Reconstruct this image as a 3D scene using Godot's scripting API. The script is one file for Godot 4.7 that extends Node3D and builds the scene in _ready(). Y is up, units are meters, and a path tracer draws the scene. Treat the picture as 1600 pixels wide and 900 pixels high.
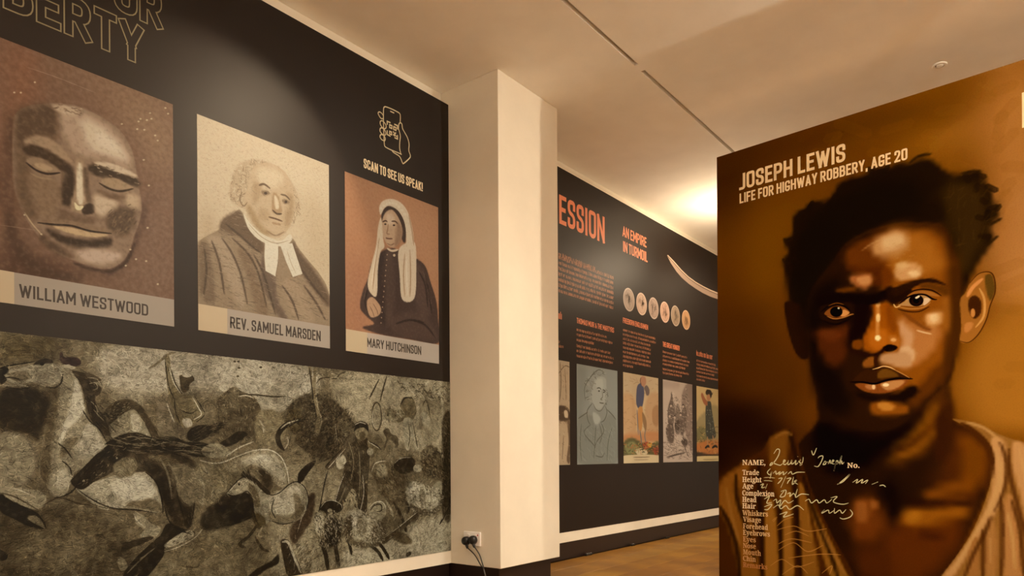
extends Node3D
# A museum gallery: a long printed wall broken by a pale pier, and a free-standing portrait panel.
# World: x runs out from the printed wall, -z runs along it, y is up, metres. The printed wall's face is x = WALL.

const F := 1108.7          # focal length for a 1600 x 900 frame
const HORIZON := 711.4     # the lens is shifted up: its axis meets the frame at this row
const ROLL := 0.006
const YAW := 0.6641
const EYE := 0.6883
const CEIL := 2.6383
const WALL := -2.595       # face of the printed lining
const LINING_TOP := 2.5612
const LINING_FOOT := 0.1153
const PIER_FACE := -2.2525
const PIER_NEAR := -2.7802
const PIER_FAR := -3.3089
const LAMP_TONE := Color(1.0, 0.95, 0.85)
const WARM_TONE := Color(1.0, 0.89, 0.74)
const FRAMING := 3.3

var taken := {}
var panel_left := Vector3(-1.5296, 0, -3.8205)
var panel_along := Vector3(1.4442, 0, 0.1418).normalized()
var M := {}


func _ready() -> void:
	set_camera()
	set_environment()
	set_lamps()
	make_materials()
	build_room()
	build_left_wall_prints()
	build_far_wall_prints()
	build_portrait_panel()
	build_outlet()
	build_small_things()


func set_camera() -> void:
	var c := Camera3D.new()
	c.name = "camera"
	c.near = 0.05
	c.far = 60.0
	c.projection = Camera3D.PROJECTION_FRUSTUM
	c.size = c.near * 900.0 / F
	c.frustum_offset = Vector2(0, c.near * (HORIZON - 450.0) / F)
	c.transform = Transform3D(Basis(Vector3.UP, YAW) * Basis(Vector3.BACK, -ROLL), Vector3(0, EYE, 0))
	add_child(c)
	c.current = true


func set_environment() -> void:
	var e := Environment.new()
	e.background_mode = Environment.BG_COLOR
	e.background_color = Color(0, 0, 0)
	e.tonemap_mode = Environment.TONE_MAPPER_LINEAR
	e.tonemap_exposure = 1.0
	e.sdfgi_enabled = true
	e.ssao_enabled = true
	e.ssil_enabled = true
	var w := WorldEnvironment.new()
	w.name = "environment"
	w.environment = e
	add_child(w)


# Every lamp is a track head or a downlight with its own beam: place, aim, half angle, energy, softness of the edge.
func set_lamps() -> void:
	# heads on the slot by the printed wall
	track_head(Vector3(-1.69, CEIL, -2.1), Vector3(WALL, 1.35, -1.35), 39, 1.0, 0.3, "black track spotlight on the slot above the row of portraits", WARM_TONE)
	track_head(Vector3(-1.69, CEIL, -6.6), Vector3(WALL, 1.3, -6.2), 55, 0.9, 0.9, "black track spotlight on the slot at the far end of the printed wall", WARM_TONE)
	# heads across the room that light the pictures and the portrait panel
	track_head(Vector3(0.55, CEIL, -1.9), Vector3(WALL, 0.95, -2.1), 24, 1.4, 0.45, "black track spotlight facing the portrait of the woman in a white veil")
	track_head(Vector3(0.55, CEIL, -0.5), Vector3(WALL, 0.95, -1.0), 24, 1.25, 0.45, "black track spotlight facing the picture of the pale mask")
	track_head(Vector3(1.0, CEIL, -1.5), Vector3(-0.3, 1.4, -3.85), 40, 5.6, 0.9, "black track spotlight facing the tall portrait panel")
	# added unseen heads: their light bounces off the bare walls as fill
	track_head(Vector3(1.9, CEIL, 0.2), Vector3(3.2, 1.5, 0.2), 55, 10.0, 0.9, "added unseen black track spotlight bouncing fill light off the bare right wall")
	track_head(Vector3(1.9, CEIL, -2.6), Vector3(3.2, 1.5, -2.6), 55, 10.0, 0.9, "added unseen black track spotlight bouncing fill light off the right wall beside the portrait panel")
	track_head(Vector3(-0.6, CEIL, 2.2), Vector3(-0.6, 1.5, 3.5), 55, 10.0, 0.9, "added unseen black track spotlight bouncing fill light off the bare back wall")
	# framing head that washes the pier, its far shutter closed on the pier's edge
	framing_head()
	# bare globe beyond the portrait panel
	globe_lamp(Vector3(-2.05, 2.27, -5.35), 0.58)
	# downlights; this near row is added, unseen, so floor bounce lifts the ceiling
	var near := ["behind the standing viewer beside the back wall", "halfway along the right wall", "in the corner of the back and right walls", "near the back wall on the side of the mask picture", "between the portrait panel and the right wall", "before the pale pier"]
	var spots := [Vector3(0.6, CEIL, 1.6), Vector3(1.9, CEIL, -0.9), Vector3(1.9, CEIL, 1.6), Vector3(-1.0, CEIL, 1.8), Vector3(0.9, CEIL, -2.4), Vector3(-0.8, CEIL, -2.3)]
	for i in spots.size():
		downlight(spots[i], 62, 10.5 if i < 5 else 2.5, "white recessed downlight added unseen for floor bounce, " + near[i])
	var far := ["behind the portrait panel facing the printed wall", "between the portrait panel's back and the right wall, added unseen for fill", "before the far end wall, added unseen for fill"]  # the last two are extra fill lamps, added out of view
	var beyond := [Vector3(-0.9, CEIL, -5.1), Vector3(1.2, CEIL, -5.4), Vector3(0.2, CEIL, -7.4)]
	for i in beyond.size():
		downlight(beyond[i], 62, 9.0, "white recessed downlight added unseen for floor bounce, " + far[i])


# ---------- helpers ----------

func numbered(called: String) -> String:
	taken[called] = taken.get(called, -1) + 1
	return called if taken[called] == 0 else "%s_%03d" % [called, taken[called]]


func tag(o: Node, label: String, category: String, group := "") -> Node:
	o.set_meta("label", label)
	o.set_meta("category", category)
	if group:
		o.set_meta("group", group)
	return o


func thing(called: String, label: String, category: String, at := Vector3.ZERO, group := "") -> Node3D:
	var o := Node3D.new()
	o.name = numbered(called)
	add_child(o)
	o.position = at
	tag(o, label, category, group)
	return o


func put(called: String, mesh: Mesh, mat: Material, parent: Node = self) -> MeshInstance3D:
	var o := MeshInstance3D.new()
	o.name = numbered(called) if parent == self else called
	o.mesh = mesh
	o.material_override = mat
	parent.add_child(o, true)
	return o


func structure(called: String, mesh: Mesh, mat: Material) -> MeshInstance3D:
	var o := put(called, mesh, mat)
	o.set_meta("kind", "structure")
	return o


func flat(hex: int, rough := 0.6, metal := 0.0) -> StandardMaterial3D:
	var m := StandardMaterial3D.new()
	m.albedo_color = Color.hex((hex << 8) | 255)
	m.roughness = rough
	m.metallic = metal
	return m


func st_new() -> SurfaceTool:
	var s := SurfaceTool.new()
	s.begin(Mesh.PRIMITIVE_TRIANGLES)
	s.set_smooth_group(-1)
	return s


func quad(s: SurfaceTool, a: Vector3, b: Vector3, c: Vector3, d: Vector3) -> void:
	# corners clockwise seen from the front
	for v in [[a, Vector2(0, 0)], [b, Vector2(1, 0)], [c, Vector2(1, 1)], [a, Vector2(0, 0)], [c, Vector2(1, 1)], [d, Vector2(0, 1)]]:
		s.set_uv(v[1])
		s.add_vertex(v[0])


func box(s: SurfaceTool, lo: Vector3, hi: Vector3) -> void:
	var x0 := lo.x; var y0 := lo.y; var z0 := lo.z
	var x1 := hi.x; var y1 := hi.y; var z1 := hi.z
	quad(s, Vector3(x0, y1, z1), Vector3(x1, y1, z1), Vector3(x1, y0, z1), Vector3(x0, y0, z1))
	quad(s, Vector3(x1, y1, z0), Vector3(x0, y1, z0), Vector3(x0, y0, z0), Vector3(x1, y0, z0))
	quad(s, Vector3(x1, y1, z1), Vector3(x1, y1, z0), Vector3(x1, y0, z0), Vector3(x1, y0, z1))
	quad(s, Vector3(x0, y1, z0), Vector3(x0, y1, z1), Vector3(x0, y0, z1), Vector3(x0, y0, z0))
	quad(s, Vector3(x0, y1, z0), Vector3(x1, y1, z0), Vector3(x1, y1, z1), Vector3(x0, y1, z1))
	quad(s, Vector3(x0, y0, z1), Vector3(x1, y0, z1), Vector3(x1, y0, z0), Vector3(x0, y0, z0))


func done(s: SurfaceTool) -> ArrayMesh:
	s.generate_normals()
	return s.commit()


func boxes(list: Array) -> ArrayMesh:
	var s := st_new()
	for b in list:
		box(s, b[0], b[1])
	return done(s)


# a box with all twelve edges chamfered by c
func soft_box(size: Vector3, c: float) -> ArrayMesh:
	var s := st_new()
	var h := size / 2.0
	var pts := PackedVector3Array()
	for sx in [-1.0, 1.0]:
		for sy in [-1.0, 1.0]:
			for sz in [-1.0, 1.0]:
				pts.append(Vector3(sx * h.x, sy * (h.y - c), sz * (h.z - c)))
				pts.append(Vector3(sx * (h.x - c), sy * h.y, sz * (h.z - c)))
				pts.append(Vector3(sx * (h.x - c), sy * (h.y - c), sz * h.z))
	# faces by direction: six sides, twelve edges, eight corners
	for dir in range(26):
		var n := Vector3.ZERO
		var k := dir if dir < 13 else dir + 1
		n = Vector3(k % 3 - 1, (k / 3) % 3 - 1, k / 9 - 1)
		var best := -INF
		for p in pts:
			best = maxf(best, p.dot(n))
		var ring := []
		for p in pts:
			if p.dot(n) > best - c * 0.01:
				ring.append(p)
		if ring.size() < 3:
			continue
		var mid := Vector3.ZERO
		for p in ring:
			mid += p / ring.size()
		var u: Vector3 = (ring[0] - mid).normalized()
		var v := n.normalized().cross(u)
		ring.sort_custom(func(a, b): return atan2((a - mid).dot(v), (a - mid).dot(u)) > atan2((b - mid).dot(v), (b - mid).dot(u)))
		for i in range(1, ring.size() - 1):
			for p in [ring[0], ring[i], ring[i + 1]]:
				s.set_uv(Vector2(p.x, p.y))
				s.add_vertex(p)
	return done(s)


# profile (radius, height) turned about y
func lathe(profile: Array, sides := 32) -> ArrayMesh:
	var s := SurfaceTool.new()
	s.begin(Mesh.PRIMITIVE_TRIANGLES)
	s.set_smooth_group(-1)
	for i in sides:
		var a := TAU * i / sides
		var b := TAU * (i + 1) / sides
		for k in profile.size() - 1:
			var p: Vector2 = profile[k]
			var q: Vector2 = profile[k + 1]
			var p0 := Vector3(p.x * cos(a), p.y, p.x * sin(a))
			var p1 := Vector3(p.x * cos(b), p.y, p.x * sin(b))
			var q0 := Vector3(q.x * cos(a), q.y, q.x * sin(a))
			var q1 := Vector3(q.x * cos(b), q.y, q.x * sin(b))
			quad(s, q0, q1, p1, p0)
	return done(s)


func tube(path: PackedVector3Array, r: float, sides := 10) -> ArrayMesh:
	var s := SurfaceTool.new()
	s.begin(Mesh.PRIMITIVE_TRIANGLES)
	s.set_smooth_group(0)
	var rings := []
	var up := Vector3(0.31, 0.2, 0.93).normalized()
	for i in path.size():
		var t := (path[mini(i + 1, path.size() - 1)] - path[maxi(i - 1, 0)]).normalized()
		var u := t.cross(up).normalized()
		var v := t.cross(u)
		var ring := PackedVector3Array()
		for k in sides:
			ring.append(path[i] + r * (cos(TAU * k / sides) * u + sin(TAU * k / sides) * v))
		rings.append(ring)
	for i in path.size() - 1:
		for k in sides:
			var n := (k + 1) % sides
			for p in [rings[i][k], rings[i + 1][k], rings[i + 1][n], rings[i][k], rings[i + 1][n], rings[i][n]]:
				s.add_vertex(p)
	for k in range(1, sides - 1):
		for p in [rings[0][0], rings[0][k], rings[0][k + 1]]:
			s.add_vertex(p)
		for p in [rings[-1][0], rings[-1][k + 1], rings[-1][k]]:
			s.add_vertex(p)
	s.generate_normals()
	return s.commit()


func smooth_path(points: Array, steps := 8) -> PackedVector3Array:
	var out := PackedVector3Array()
	for i in points.size() - 1:
		var a: Vector3 = points[maxi(i - 1, 0)]
		var b: Vector3 = points[i]
		var c: Vector3 = points[i + 1]
		var d: Vector3 = points[mini(i + 2, points.size() - 1)]
		for k in steps:
			out.append(b.cubic_interpolate(c, a, d, float(k) / steps))
	out.append(points[-1])
	return out


# ---------- from a pixel of the photograph to a place on a surface ----------

func ray(px: float, py: float) -> Vector3:
	var a := (px - 800.0) / F
	var b := (py - HORIZON) / F
	var u := cos(ROLL) * a - sin(ROLL) * b
	var v := sin(ROLL) * a + cos(ROLL) * b
	return Vector3(-sin(YAW) + cos(YAW) * u, -v, -cos(YAW) - sin(YAW) * u)


# (metres along -z, height) on the printed wall
func on_wall(px: float, py: float) -> Vector2:
	var d := ray(px, py)
	var t := WALL / d.x
	return Vector2(-t * d.z, EYE + t * d.y)


# (metres from its left edge, height) on the portrait panel
func on_panel(px: float, py: float) -> Vector2:
	var d := ray(px, py)
	var n := Vector3(-panel_along.z, 0, panel_along.x)
	var t := n.dot(panel_left) / n.dot(d)
	var p := t * d
	return Vector2((p - panel_left).dot(panel_along), EYE + p.y)


func wall_frame(along: float, high: float, off := 0.0) -> Transform3D:
	return Transform3D(Basis(Vector3(0, 0, -1), Vector3.UP, Vector3(1, 0, 0)), Vector3(WALL + off, high, -along))


func panel_frame(along: float, high: float, off := 0.0) -> Transform3D:
	var n := panel_along.cross(Vector3.UP)
	return Transform3D(Basis(panel_along, Vector3.UP, n), panel_left + panel_along * along + Vector3.UP * high + n * off)


# a thin printed sheet, its picture 0 to 1 across the front, in local x right, y up, lower left corner at the origin
func sheet(w: float, h: float, thick := 0.0012) -> ArrayMesh:
	var s := st_new()
	quad(s, Vector3(0, h, thick), Vector3(w, h, thick), Vector3(w, 0, thick), Vector3(0, 0, thick))
	var e := Vector3(0, 0, 0)
	for side in [[Vector3(0, h, 0), Vector3(w, h, 0)], [Vector3(w, h, 0), Vector3(w, 0, 0)], [Vector3(w, 0, 0), Vector3(0, 0, 0)], [Vector3(0, 0, 0), Vector3(0, h, 0)]]:
		var a: Vector3 = side[0]
		var b: Vector3 = side[1]
		for p in [a, b, b + Vector3(0, 0, thick), a, b + Vector3(0, 0, thick), a + Vector3(0, 0, thick)]:
			s.set_uv(Vector2(clampf(p.x / w, 0.002, 0.998), clampf(1.0 - p.y / h, 0.002, 0.998)))
			s.add_vertex(p)
	return done(s)

# ---------- lamps ----------

func aim_basis(dir: Vector3) -> Basis:
	# local -y looks along dir
	var y := -dir.normalized()
	var x := y.cross(Vector3(0.123, 0.3, 0.91)).normalized()
	return Basis(x, y, x.cross(y))


func lens_material(strength: float) -> StandardMaterial3D:
	var m := flat(0xfff0d8, 0.4)
	m.emission_enabled = true
	m.emission = LAMP_TONE
	m.emission_energy_multiplier = strength
	return m


func spot(parent: Node3D, at: Vector3, toward: Vector3, half: float, energy: float, soft: float, size := 0.03) -> SpotLight3D:
	var l := SpotLight3D.new()
	l.name = "beam"
	parent.add_child(l, true)
	l.position = at
	l.basis = Basis.looking_at(toward.normalized(), Vector3(0.11, 0.2, 0.97))
	l.spot_angle = half
	l.spot_angle_attenuation = soft
	l.spot_attenuation = 2.0
	l.spot_range = 20.0
	l.light_color = LAMP_TONE
	l.light_energy = energy
	l.light_size = size
	l.shadow_enabled = true
	return l


func track_head(at: Vector3, target: Vector3, half: float, energy: float, soft: float, label: String, tone := LAMP_TONE) -> Node3D:
	var o := thing("track_spotlight", label, "spotlight", at)
	var black := flat(0x16130f, 0.5)
	put("adapter", boxes([[Vector3(-0.008, -0.004, -0.06), Vector3(0.008, 0.02, 0.06)]]), black, o)
	put("stem", lathe([Vector2(0, -0.07), Vector2(0.007, -0.07), Vector2(0.007, 0), Vector2(0, 0)], 12), black, o)
	var dir := (target - at - Vector3(0, -0.09, 0)).normalized()
	var can := put("housing", lathe([Vector2(0, 0.07), Vector2(0.03, 0.07), Vector2(0.034, 0.062), Vector2(0.034, -0.066), Vector2(0.031, -0.07), Vector2(0.029, -0.066), Vector2(0.029, -0.05), Vector2(0, -0.05)], 28), black, o)
	can.transform = Transform3D(aim_basis(dir), Vector3(0, -0.09, 0))
	var lens := put("lens", lathe([Vector2(0, -0.0485), Vector2(0.028, -0.0485), Vector2(0.028, -0.0495), Vector2(0, -0.0495)], 24), lens_material(4.0), can)
	lens.name = "lens"
	spot(o, Vector3(0, -0.09, 0) + dir * 0.075, dir, half, energy, soft).light_color = tone
	return o


# a framing spotlight: the shutter is a real blade that cuts the beam along a vertical plane
func framing_head() -> void:
	var at := Vector3(-0.18, CEIL, -3.12)
	var o := thing("framing_spotlight", "black framing spotlight with a shutter blade, aimed at the pale pier", "spotlight", at)
	var black := flat(0x16130f, 0.5)
	put("base_plate", lathe([Vector2(0, -0.012), Vector2(0.04, -0.012), Vector2(0.042, -0.009), Vector2(0.042, 0), Vector2(0, 0)], 28), black, o)
	put("stem", lathe([Vector2(0, -0.06), Vector2(0.007, -0.06), Vector2(0.007, 0), Vector2(0, 0)], 12), black, o)
	var heart := Vector3(0, -0.08, 0)
	var dir := (Vector3(PIER_FACE, 1.05, -3.12) - at - heart).normalized()
	var can := put("housing", lathe([Vector2(0, 0.10), Vector2(0.026, 0.10), Vector2(0.03, 0.092), Vector2(0.03, -0.03), Vector2(0.026, -0.034), Vector2(0.024, -0.03), Vector2(0.024, -0.02), Vector2(0, -0.02)], 28), black, o)
	can.transform = Transform3D(aim_basis(dir), heart)
	put("lens", lathe([Vector2(0, -0.0185), Vector2(0.023, -0.0185), Vector2(0.023, -0.0195), Vector2(0, -0.0195)], 24), lens_material(4.0), can)
	var from := heart + dir * 0.05
	var side := Vector3.FORWARD
	var up := side.cross(dir).normalized()
	if up.y < 0:
		up = -up
	# side shutter on the plane of the beam, top shutter above it
	var s := st_new()
	for z in [-0.0011, -0.0023]:
		var o4 := from + Vector3(0, 0, z)
		var c4 := [o4 - up * 0.075 - dir * 0.03, o4 - up * 0.075 + dir * 0.11, o4 + up * 0.075 + dir * 0.11, o4 + up * 0.075 - dir * 0.03]
		if z > -0.002:
			quad(s, c4[0], c4[1], c4[2], c4[3])
		else:
			quad(s, c4[3], c4[2], c4[1], c4[0])
	put("shutter", done(s), black, o)
	var t := st_new()
	var q := from + up * 0.03
	var w4 := Vector3(0, 0, 0.05)
	quad(t, q - dir * 0.03 + side * 0.002, q + dir * 0.075 + side * 0.002, q + dir * 0.075 + w4, q - dir * 0.03 + w4)
	quad(t, q - dir * 0.03 + w4 + up * 0.001, q + dir * 0.075 + w4 + up * 0.001, q + dir * 0.075 + side * 0.002 + up * 0.001, q - dir * 0.03 + side * 0.002 + up * 0.001)
	put("shutter", done(t), black, o)
	var l := AreaLight3D.new()
	l.name = "beam"
	o.add_child(l)
	l.area_size = Vector2(0.0015, 0.12)
	l.transform = Transform3D(Basis.looking_at(dir, Vector3.UP), from)
	l.light_color = LAMP_TONE
	l.light_energy = FRAMING
	l.shadow_enabled = true


func globe_lamp(at: Vector3, energy: float) -> void:
	var o := thing("globe_lamp", "small frosted globe lamp on a ceiling rod beyond the portrait panel", "lamp", at)
	put("rod", lathe([Vector2(0, 0.055), Vector2(0.006, 0.055), Vector2(0.006, CEIL - at.y), Vector2(0, CEIL - at.y)], 12), flat(0x16130f, 0.5), o)
	var ball := SphereMesh.new()
	ball.radius = 0.07
	ball.height = 0.14
	put("globe", ball, lens_material(5.0), o)
	var l := OmniLight3D.new()
	l.name = "glow"
	o.add_child(l)
	l.light_color = WARM_TONE
	l.light_energy = energy
	l.light_size = 0.065
	l.omni_range = 20.0
	l.omni_attenuation = 2.0
	l.shadow_enabled = true


func downlight(at: Vector3, half: float, energy: float, label: String) -> void:
	var o := thing("downlight", label, "downlight", at, "recessed downlights")
	put("trim_ring", lathe([Vector2(0.036, -0.001), Vector2(0.05, -0.001), Vector2(0.05, -0.005), Vector2(0.047, -0.007), Vector2(0.036, -0.004), Vector2(0.036, -0.001)], 28), flat(0xf2ece0, 0.5), o)
	put("lens", lathe([Vector2(0, -0.0012), Vector2(0.036, -0.0012), Vector2(0.036, -0.003), Vector2(0, -0.003)], 24), lens_material(4.0), o)
	spot(o, Vector3(0, -0.012, 0), Vector3(0, -1, 0.001), half, energy, 0.8, 0.035)

# ---------- the room ----------

func noise_image(w: int, h: int, freq: float, seed_: int, octaves := 4, kind := FastNoiseLite.TYPE_SIMPLEX_SMOOTH) -> Image:
	var n := FastNoiseLite.new()
	n.seed = seed_
	n.noise_type = kind
	n.frequency = freq
	n.fractal_octaves = octaves
	return n.get_seamless_image(w, h)


func ramp_texture(im: Image, a: Color, b: Color) -> ImageTexture:
	# maps a grey picture onto the colours between a and b
	var src := im.get_data()
	var lut := []
	for i in 256:
		lut.append(a.lerp(b, i / 255.0))
	var out := PackedByteArray()
	out.resize(src.size() * 3)
	for i in src.size():
		var c: Color = lut[src[i]]
		out[i * 3] = c.r8
		out[i * 3 + 1] = c.g8
		out[i * 3 + 2] = c.b8
	return ImageTexture.create_from_image(Image.create_from_data(im.get_width(), im.get_height(), false, Image.FORMAT_RGB8, out))


func bump_texture(im: Image, strength: float) -> ImageTexture:
	var b: Image = im.duplicate()
	b.convert(Image.FORMAT_RGBA8)
	b.bump_map_to_normal_map(strength)
	return ImageTexture.create_from_image(b)


func make_materials() -> void:
	var plaster := flat(0xeae0cf, 0.75)
	var pn := noise_image(256, 256, 0.02, 3)
	plaster.albedo_texture = ramp_texture(pn, Color(0.97, 0.97, 0.97), Color(1, 1, 1))
	plaster.uv1_triplanar = true
	plaster.uv1_world_triplanar = true
	plaster.uv1_scale = Vector3(0.7, 0.7, 0.7)
	M.plaster = plaster
	var ceil_mat: StandardMaterial3D = plaster.duplicate()
	ceil_mat.albedo_color = Color.hex(0xf5f1e9ff)
	ceil_mat.roughness = 0.85
	M.ceiling = ceil_mat
	var white: StandardMaterial3D = plaster.duplicate()
	white.albedo_color = Color.hex(0xeceeeeff)
	M.white_wall = white
	M.skirting = flat(0x1e110d, 0.35)
	M.channel = flat(0x3a2a18, 0.6)
	# satin vinyl of the printed walls
	var vinyl := flat(0x1c130e, 0.47)
	vinyl.metallic_specular = 0.36
	M.vinyl = vinyl
	M.orange = flat(0xe8895f, 0.5)
	M.cream = flat(0xd9c8a6, 0.5)
	M.dark_letter = flat(0x2a211b, 0.55)
	# timber planks
	var grain := FastNoiseLite.new()
	grain.seed = 11
	grain.frequency = 0.012
	grain.fractal_octaves = 5
	grain.domain_warp_enabled = true
	grain.domain_warp_amplitude = 12.0
	var g := grain.get_image(96, 512)
	g.resize(512, 512, Image.INTERPOLATE_CUBIC)
	var tex := ramp_texture(g, Color.hex(0x704a14ff), Color.hex(0x9c7024ff))
	M.planks = []
	for tint in [0xffffff, 0xf0e6da, 0xe6d8c8, 0xf8f0e2]:
		var m := flat(tint, 0.42)
		m.albedo_texture = tex
		M.planks.append(m)


func build_room() -> void:
	var x0 := -2.80
	var back := -2.649
	var x1 := 3.2
	var z0 := -9.0
	var z1 := 3.5
	# floor: a screed with timber planks laid along the printed wall
	var floor_o := structure("floor", boxes([[Vector3(x0, -0.12, z0 - 0.15), Vector3(x1 + 0.15, -0.006, z1 + 0.15)]]), flat(0x4a3520, 0.8))
	var wide := 0.19
	var long := 1.83
	var variants := []
	for k in 4:
		var s := st_new()
		var h := Vector3(wide / 2 - 0.0008, 0.003, long / 2 - 0.0008)
		var c := 0.0012
		var off := k * 0.23
		# top with small bevels; grain runs along z
		var a := Vector3(-h.x + c, h.y, -h.z + c)
		var b := Vector3(h.x - c, h.y, -h.z + c)
		var d := Vector3(h.x - c, h.y, h.z - c)
		var e := Vector3(-h.x + c, h.y, h.z - c)
		for v in [a, b, d, a, d, e]:
			s.set_uv(Vector2(v.x / wide * 0.22 + off, v.z / long + off * 2.0))
			s.add_vertex(v)
		var low := [Vector3(-h.x, h.y - c, -h.z), Vector3(h.x, h.y - c, -h.z), Vector3(h.x, h.y - c, h.z), Vector3(-h.x, h.y - c, h.z)]
		var top := [a, b, d, e]
		for i in 4:
			var j := (i + 1) % 4
			for v in [top[i], low[i], low[j], top[i], low[j], top[j]]:
				s.set_uv(Vector2(v.x / wide * 0.22 + off, v.z / long + off * 2.0))
				s.add_vertex(v)
			var drop := Vector3(0, -2 * h.y + c, 0)
			for v in [low[i], low[i] + drop, low[j] + drop, low[i], low[j] + drop, low[j]]:
				s.set_uv(Vector2(v.x / wide * 0.22 + off, v.z / long + off * 2.0))
				s.add_vertex(v)
		variants.append(done(s))
	var rng := RandomNumberGenerator.new()
	rng.seed = 5
	var x := WALL + 0.004 + wide / 2
	var row := 0
	while x < x1 - wide / 2:
		var z: float = z1 - [0.4, 1.3, 0.75, 1.65][row % 4]
		while z > z0 + 0.2:
			var p := put("plank", variants[rng.randi() % 4], M.planks[rng.randi() % 4], floor_o)
			p.position = Vector3(x, -0.003, z)
			z -= long
		x += wide
		row += 1
	# ceiling with the two lengths of lighting slot
	var sl := -1.701
	var sr := -1.679
	var top := CEIL + 0.14
	var c := structure("ceiling", boxes([
		[Vector3(x0, CEIL, z0 - 0.15), Vector3(sl, top, z1 + 0.15)],
		[Vector3(sr, CEIL, z0 - 0.15), Vector3(x1 + 0.15, top, z1 + 0.15)],
		[Vector3(sl, CEIL, -3.257), Vector3(sr, top, -3.19)],
		[Vector3(sl, CEIL, z0 - 0.15), Vector3(sr, top, -8.4)],
		[Vector3(sl, CEIL, 2.6), Vector3(sr, top, z1 + 0.15)]]), M.ceiling)
	put("track_channel", boxes([[Vector3(sl, CEIL + 0.03, -3.19), Vector3(sr, top, 2.6)]]), M.channel, c)
	put("track_channel", boxes([[Vector3(sl, CEIL + 0.03, -8.4), Vector3(sr, top, -3.257)]]), M.channel, c)
	# printed wall: the old wall behind, the lining stopping short of the ceiling, a shadow gap above it
	var w := structure("wall_left", boxes([
		[Vector3(x0, -0.02, z0), Vector3(back, CEIL, z1)]]), M.plaster)
	put("lining", boxes([[Vector3(back, LINING_FOOT, PIER_NEAR), Vector3(WALL, LINING_TOP, z1)]]), M.plaster, w)
	put("lining", boxes([[Vector3(back, LINING_FOOT, z0), Vector3(WALL, LINING_TOP, PIER_FAR)]]), M.plaster, w)
	var white := flat(0xf3ead8, 0.4)
	put("edge_trim", boxes([[Vector3(WALL - 0.004, LINING_TOP, z0), Vector3(WALL + 0.003, LINING_TOP + 0.006, PIER_FAR)]]), white, w)
	# pier standing out of the wall, its plinth set back
	var pier := structure("wall_pier", soft_box(Vector3(PIER_FACE - back, CEIL - LINING_FOOT, PIER_NEAR - PIER_FAR), 0.002), M.plaster)
	pier.position = Vector3((PIER_FACE + back) / 2, (CEIL + LINING_FOOT) / 2, (PIER_NEAR + PIER_FAR) / 2)
	var sk := WALL - 0.012
	structure("baseboard_left", boxes([[Vector3(back, 0, PIER_NEAR), Vector3(sk, LINING_FOOT, z1)]]), M.skirting)
	structure("baseboard_left", boxes([[Vector3(back, 0, z0), Vector3(sk, LINING_FOOT, PIER_FAR + 0.06)]]), M.skirting)
	structure("baseboard_pier", boxes([[Vector3(back, 0, PIER_FAR + 0.06), Vector3(PIER_FACE - 0.022, LINING_FOOT, PIER_NEAR - 0.012)]]), M.skirting)
	# the other walls, out of the picture
	structure("wall_right", boxes([[Vector3(x1, -0.02, z0), Vector3(x1 + 0.15, CEIL, z1)]]), M.white_wall)
	structure("wall_back", boxes([[Vector3(x0, -0.02, z1), Vector3(x1 + 0.15, CEIL, z1 + 0.15)]]), M.white_wall)
	structure("wall_far", boxes([[Vector3(x0, -0.02, z0 - 0.15), Vector3(x1 + 0.15, CEIL, z0)]]), M.white_wall)

# ---------- painting a print: shapes are laid down in the layout of the sheet itself ----------
# The canvas covers a rectangle of a surface (metres along, height); shapes are given by the photograph's pixels
# and turned into places on that surface first.

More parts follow.
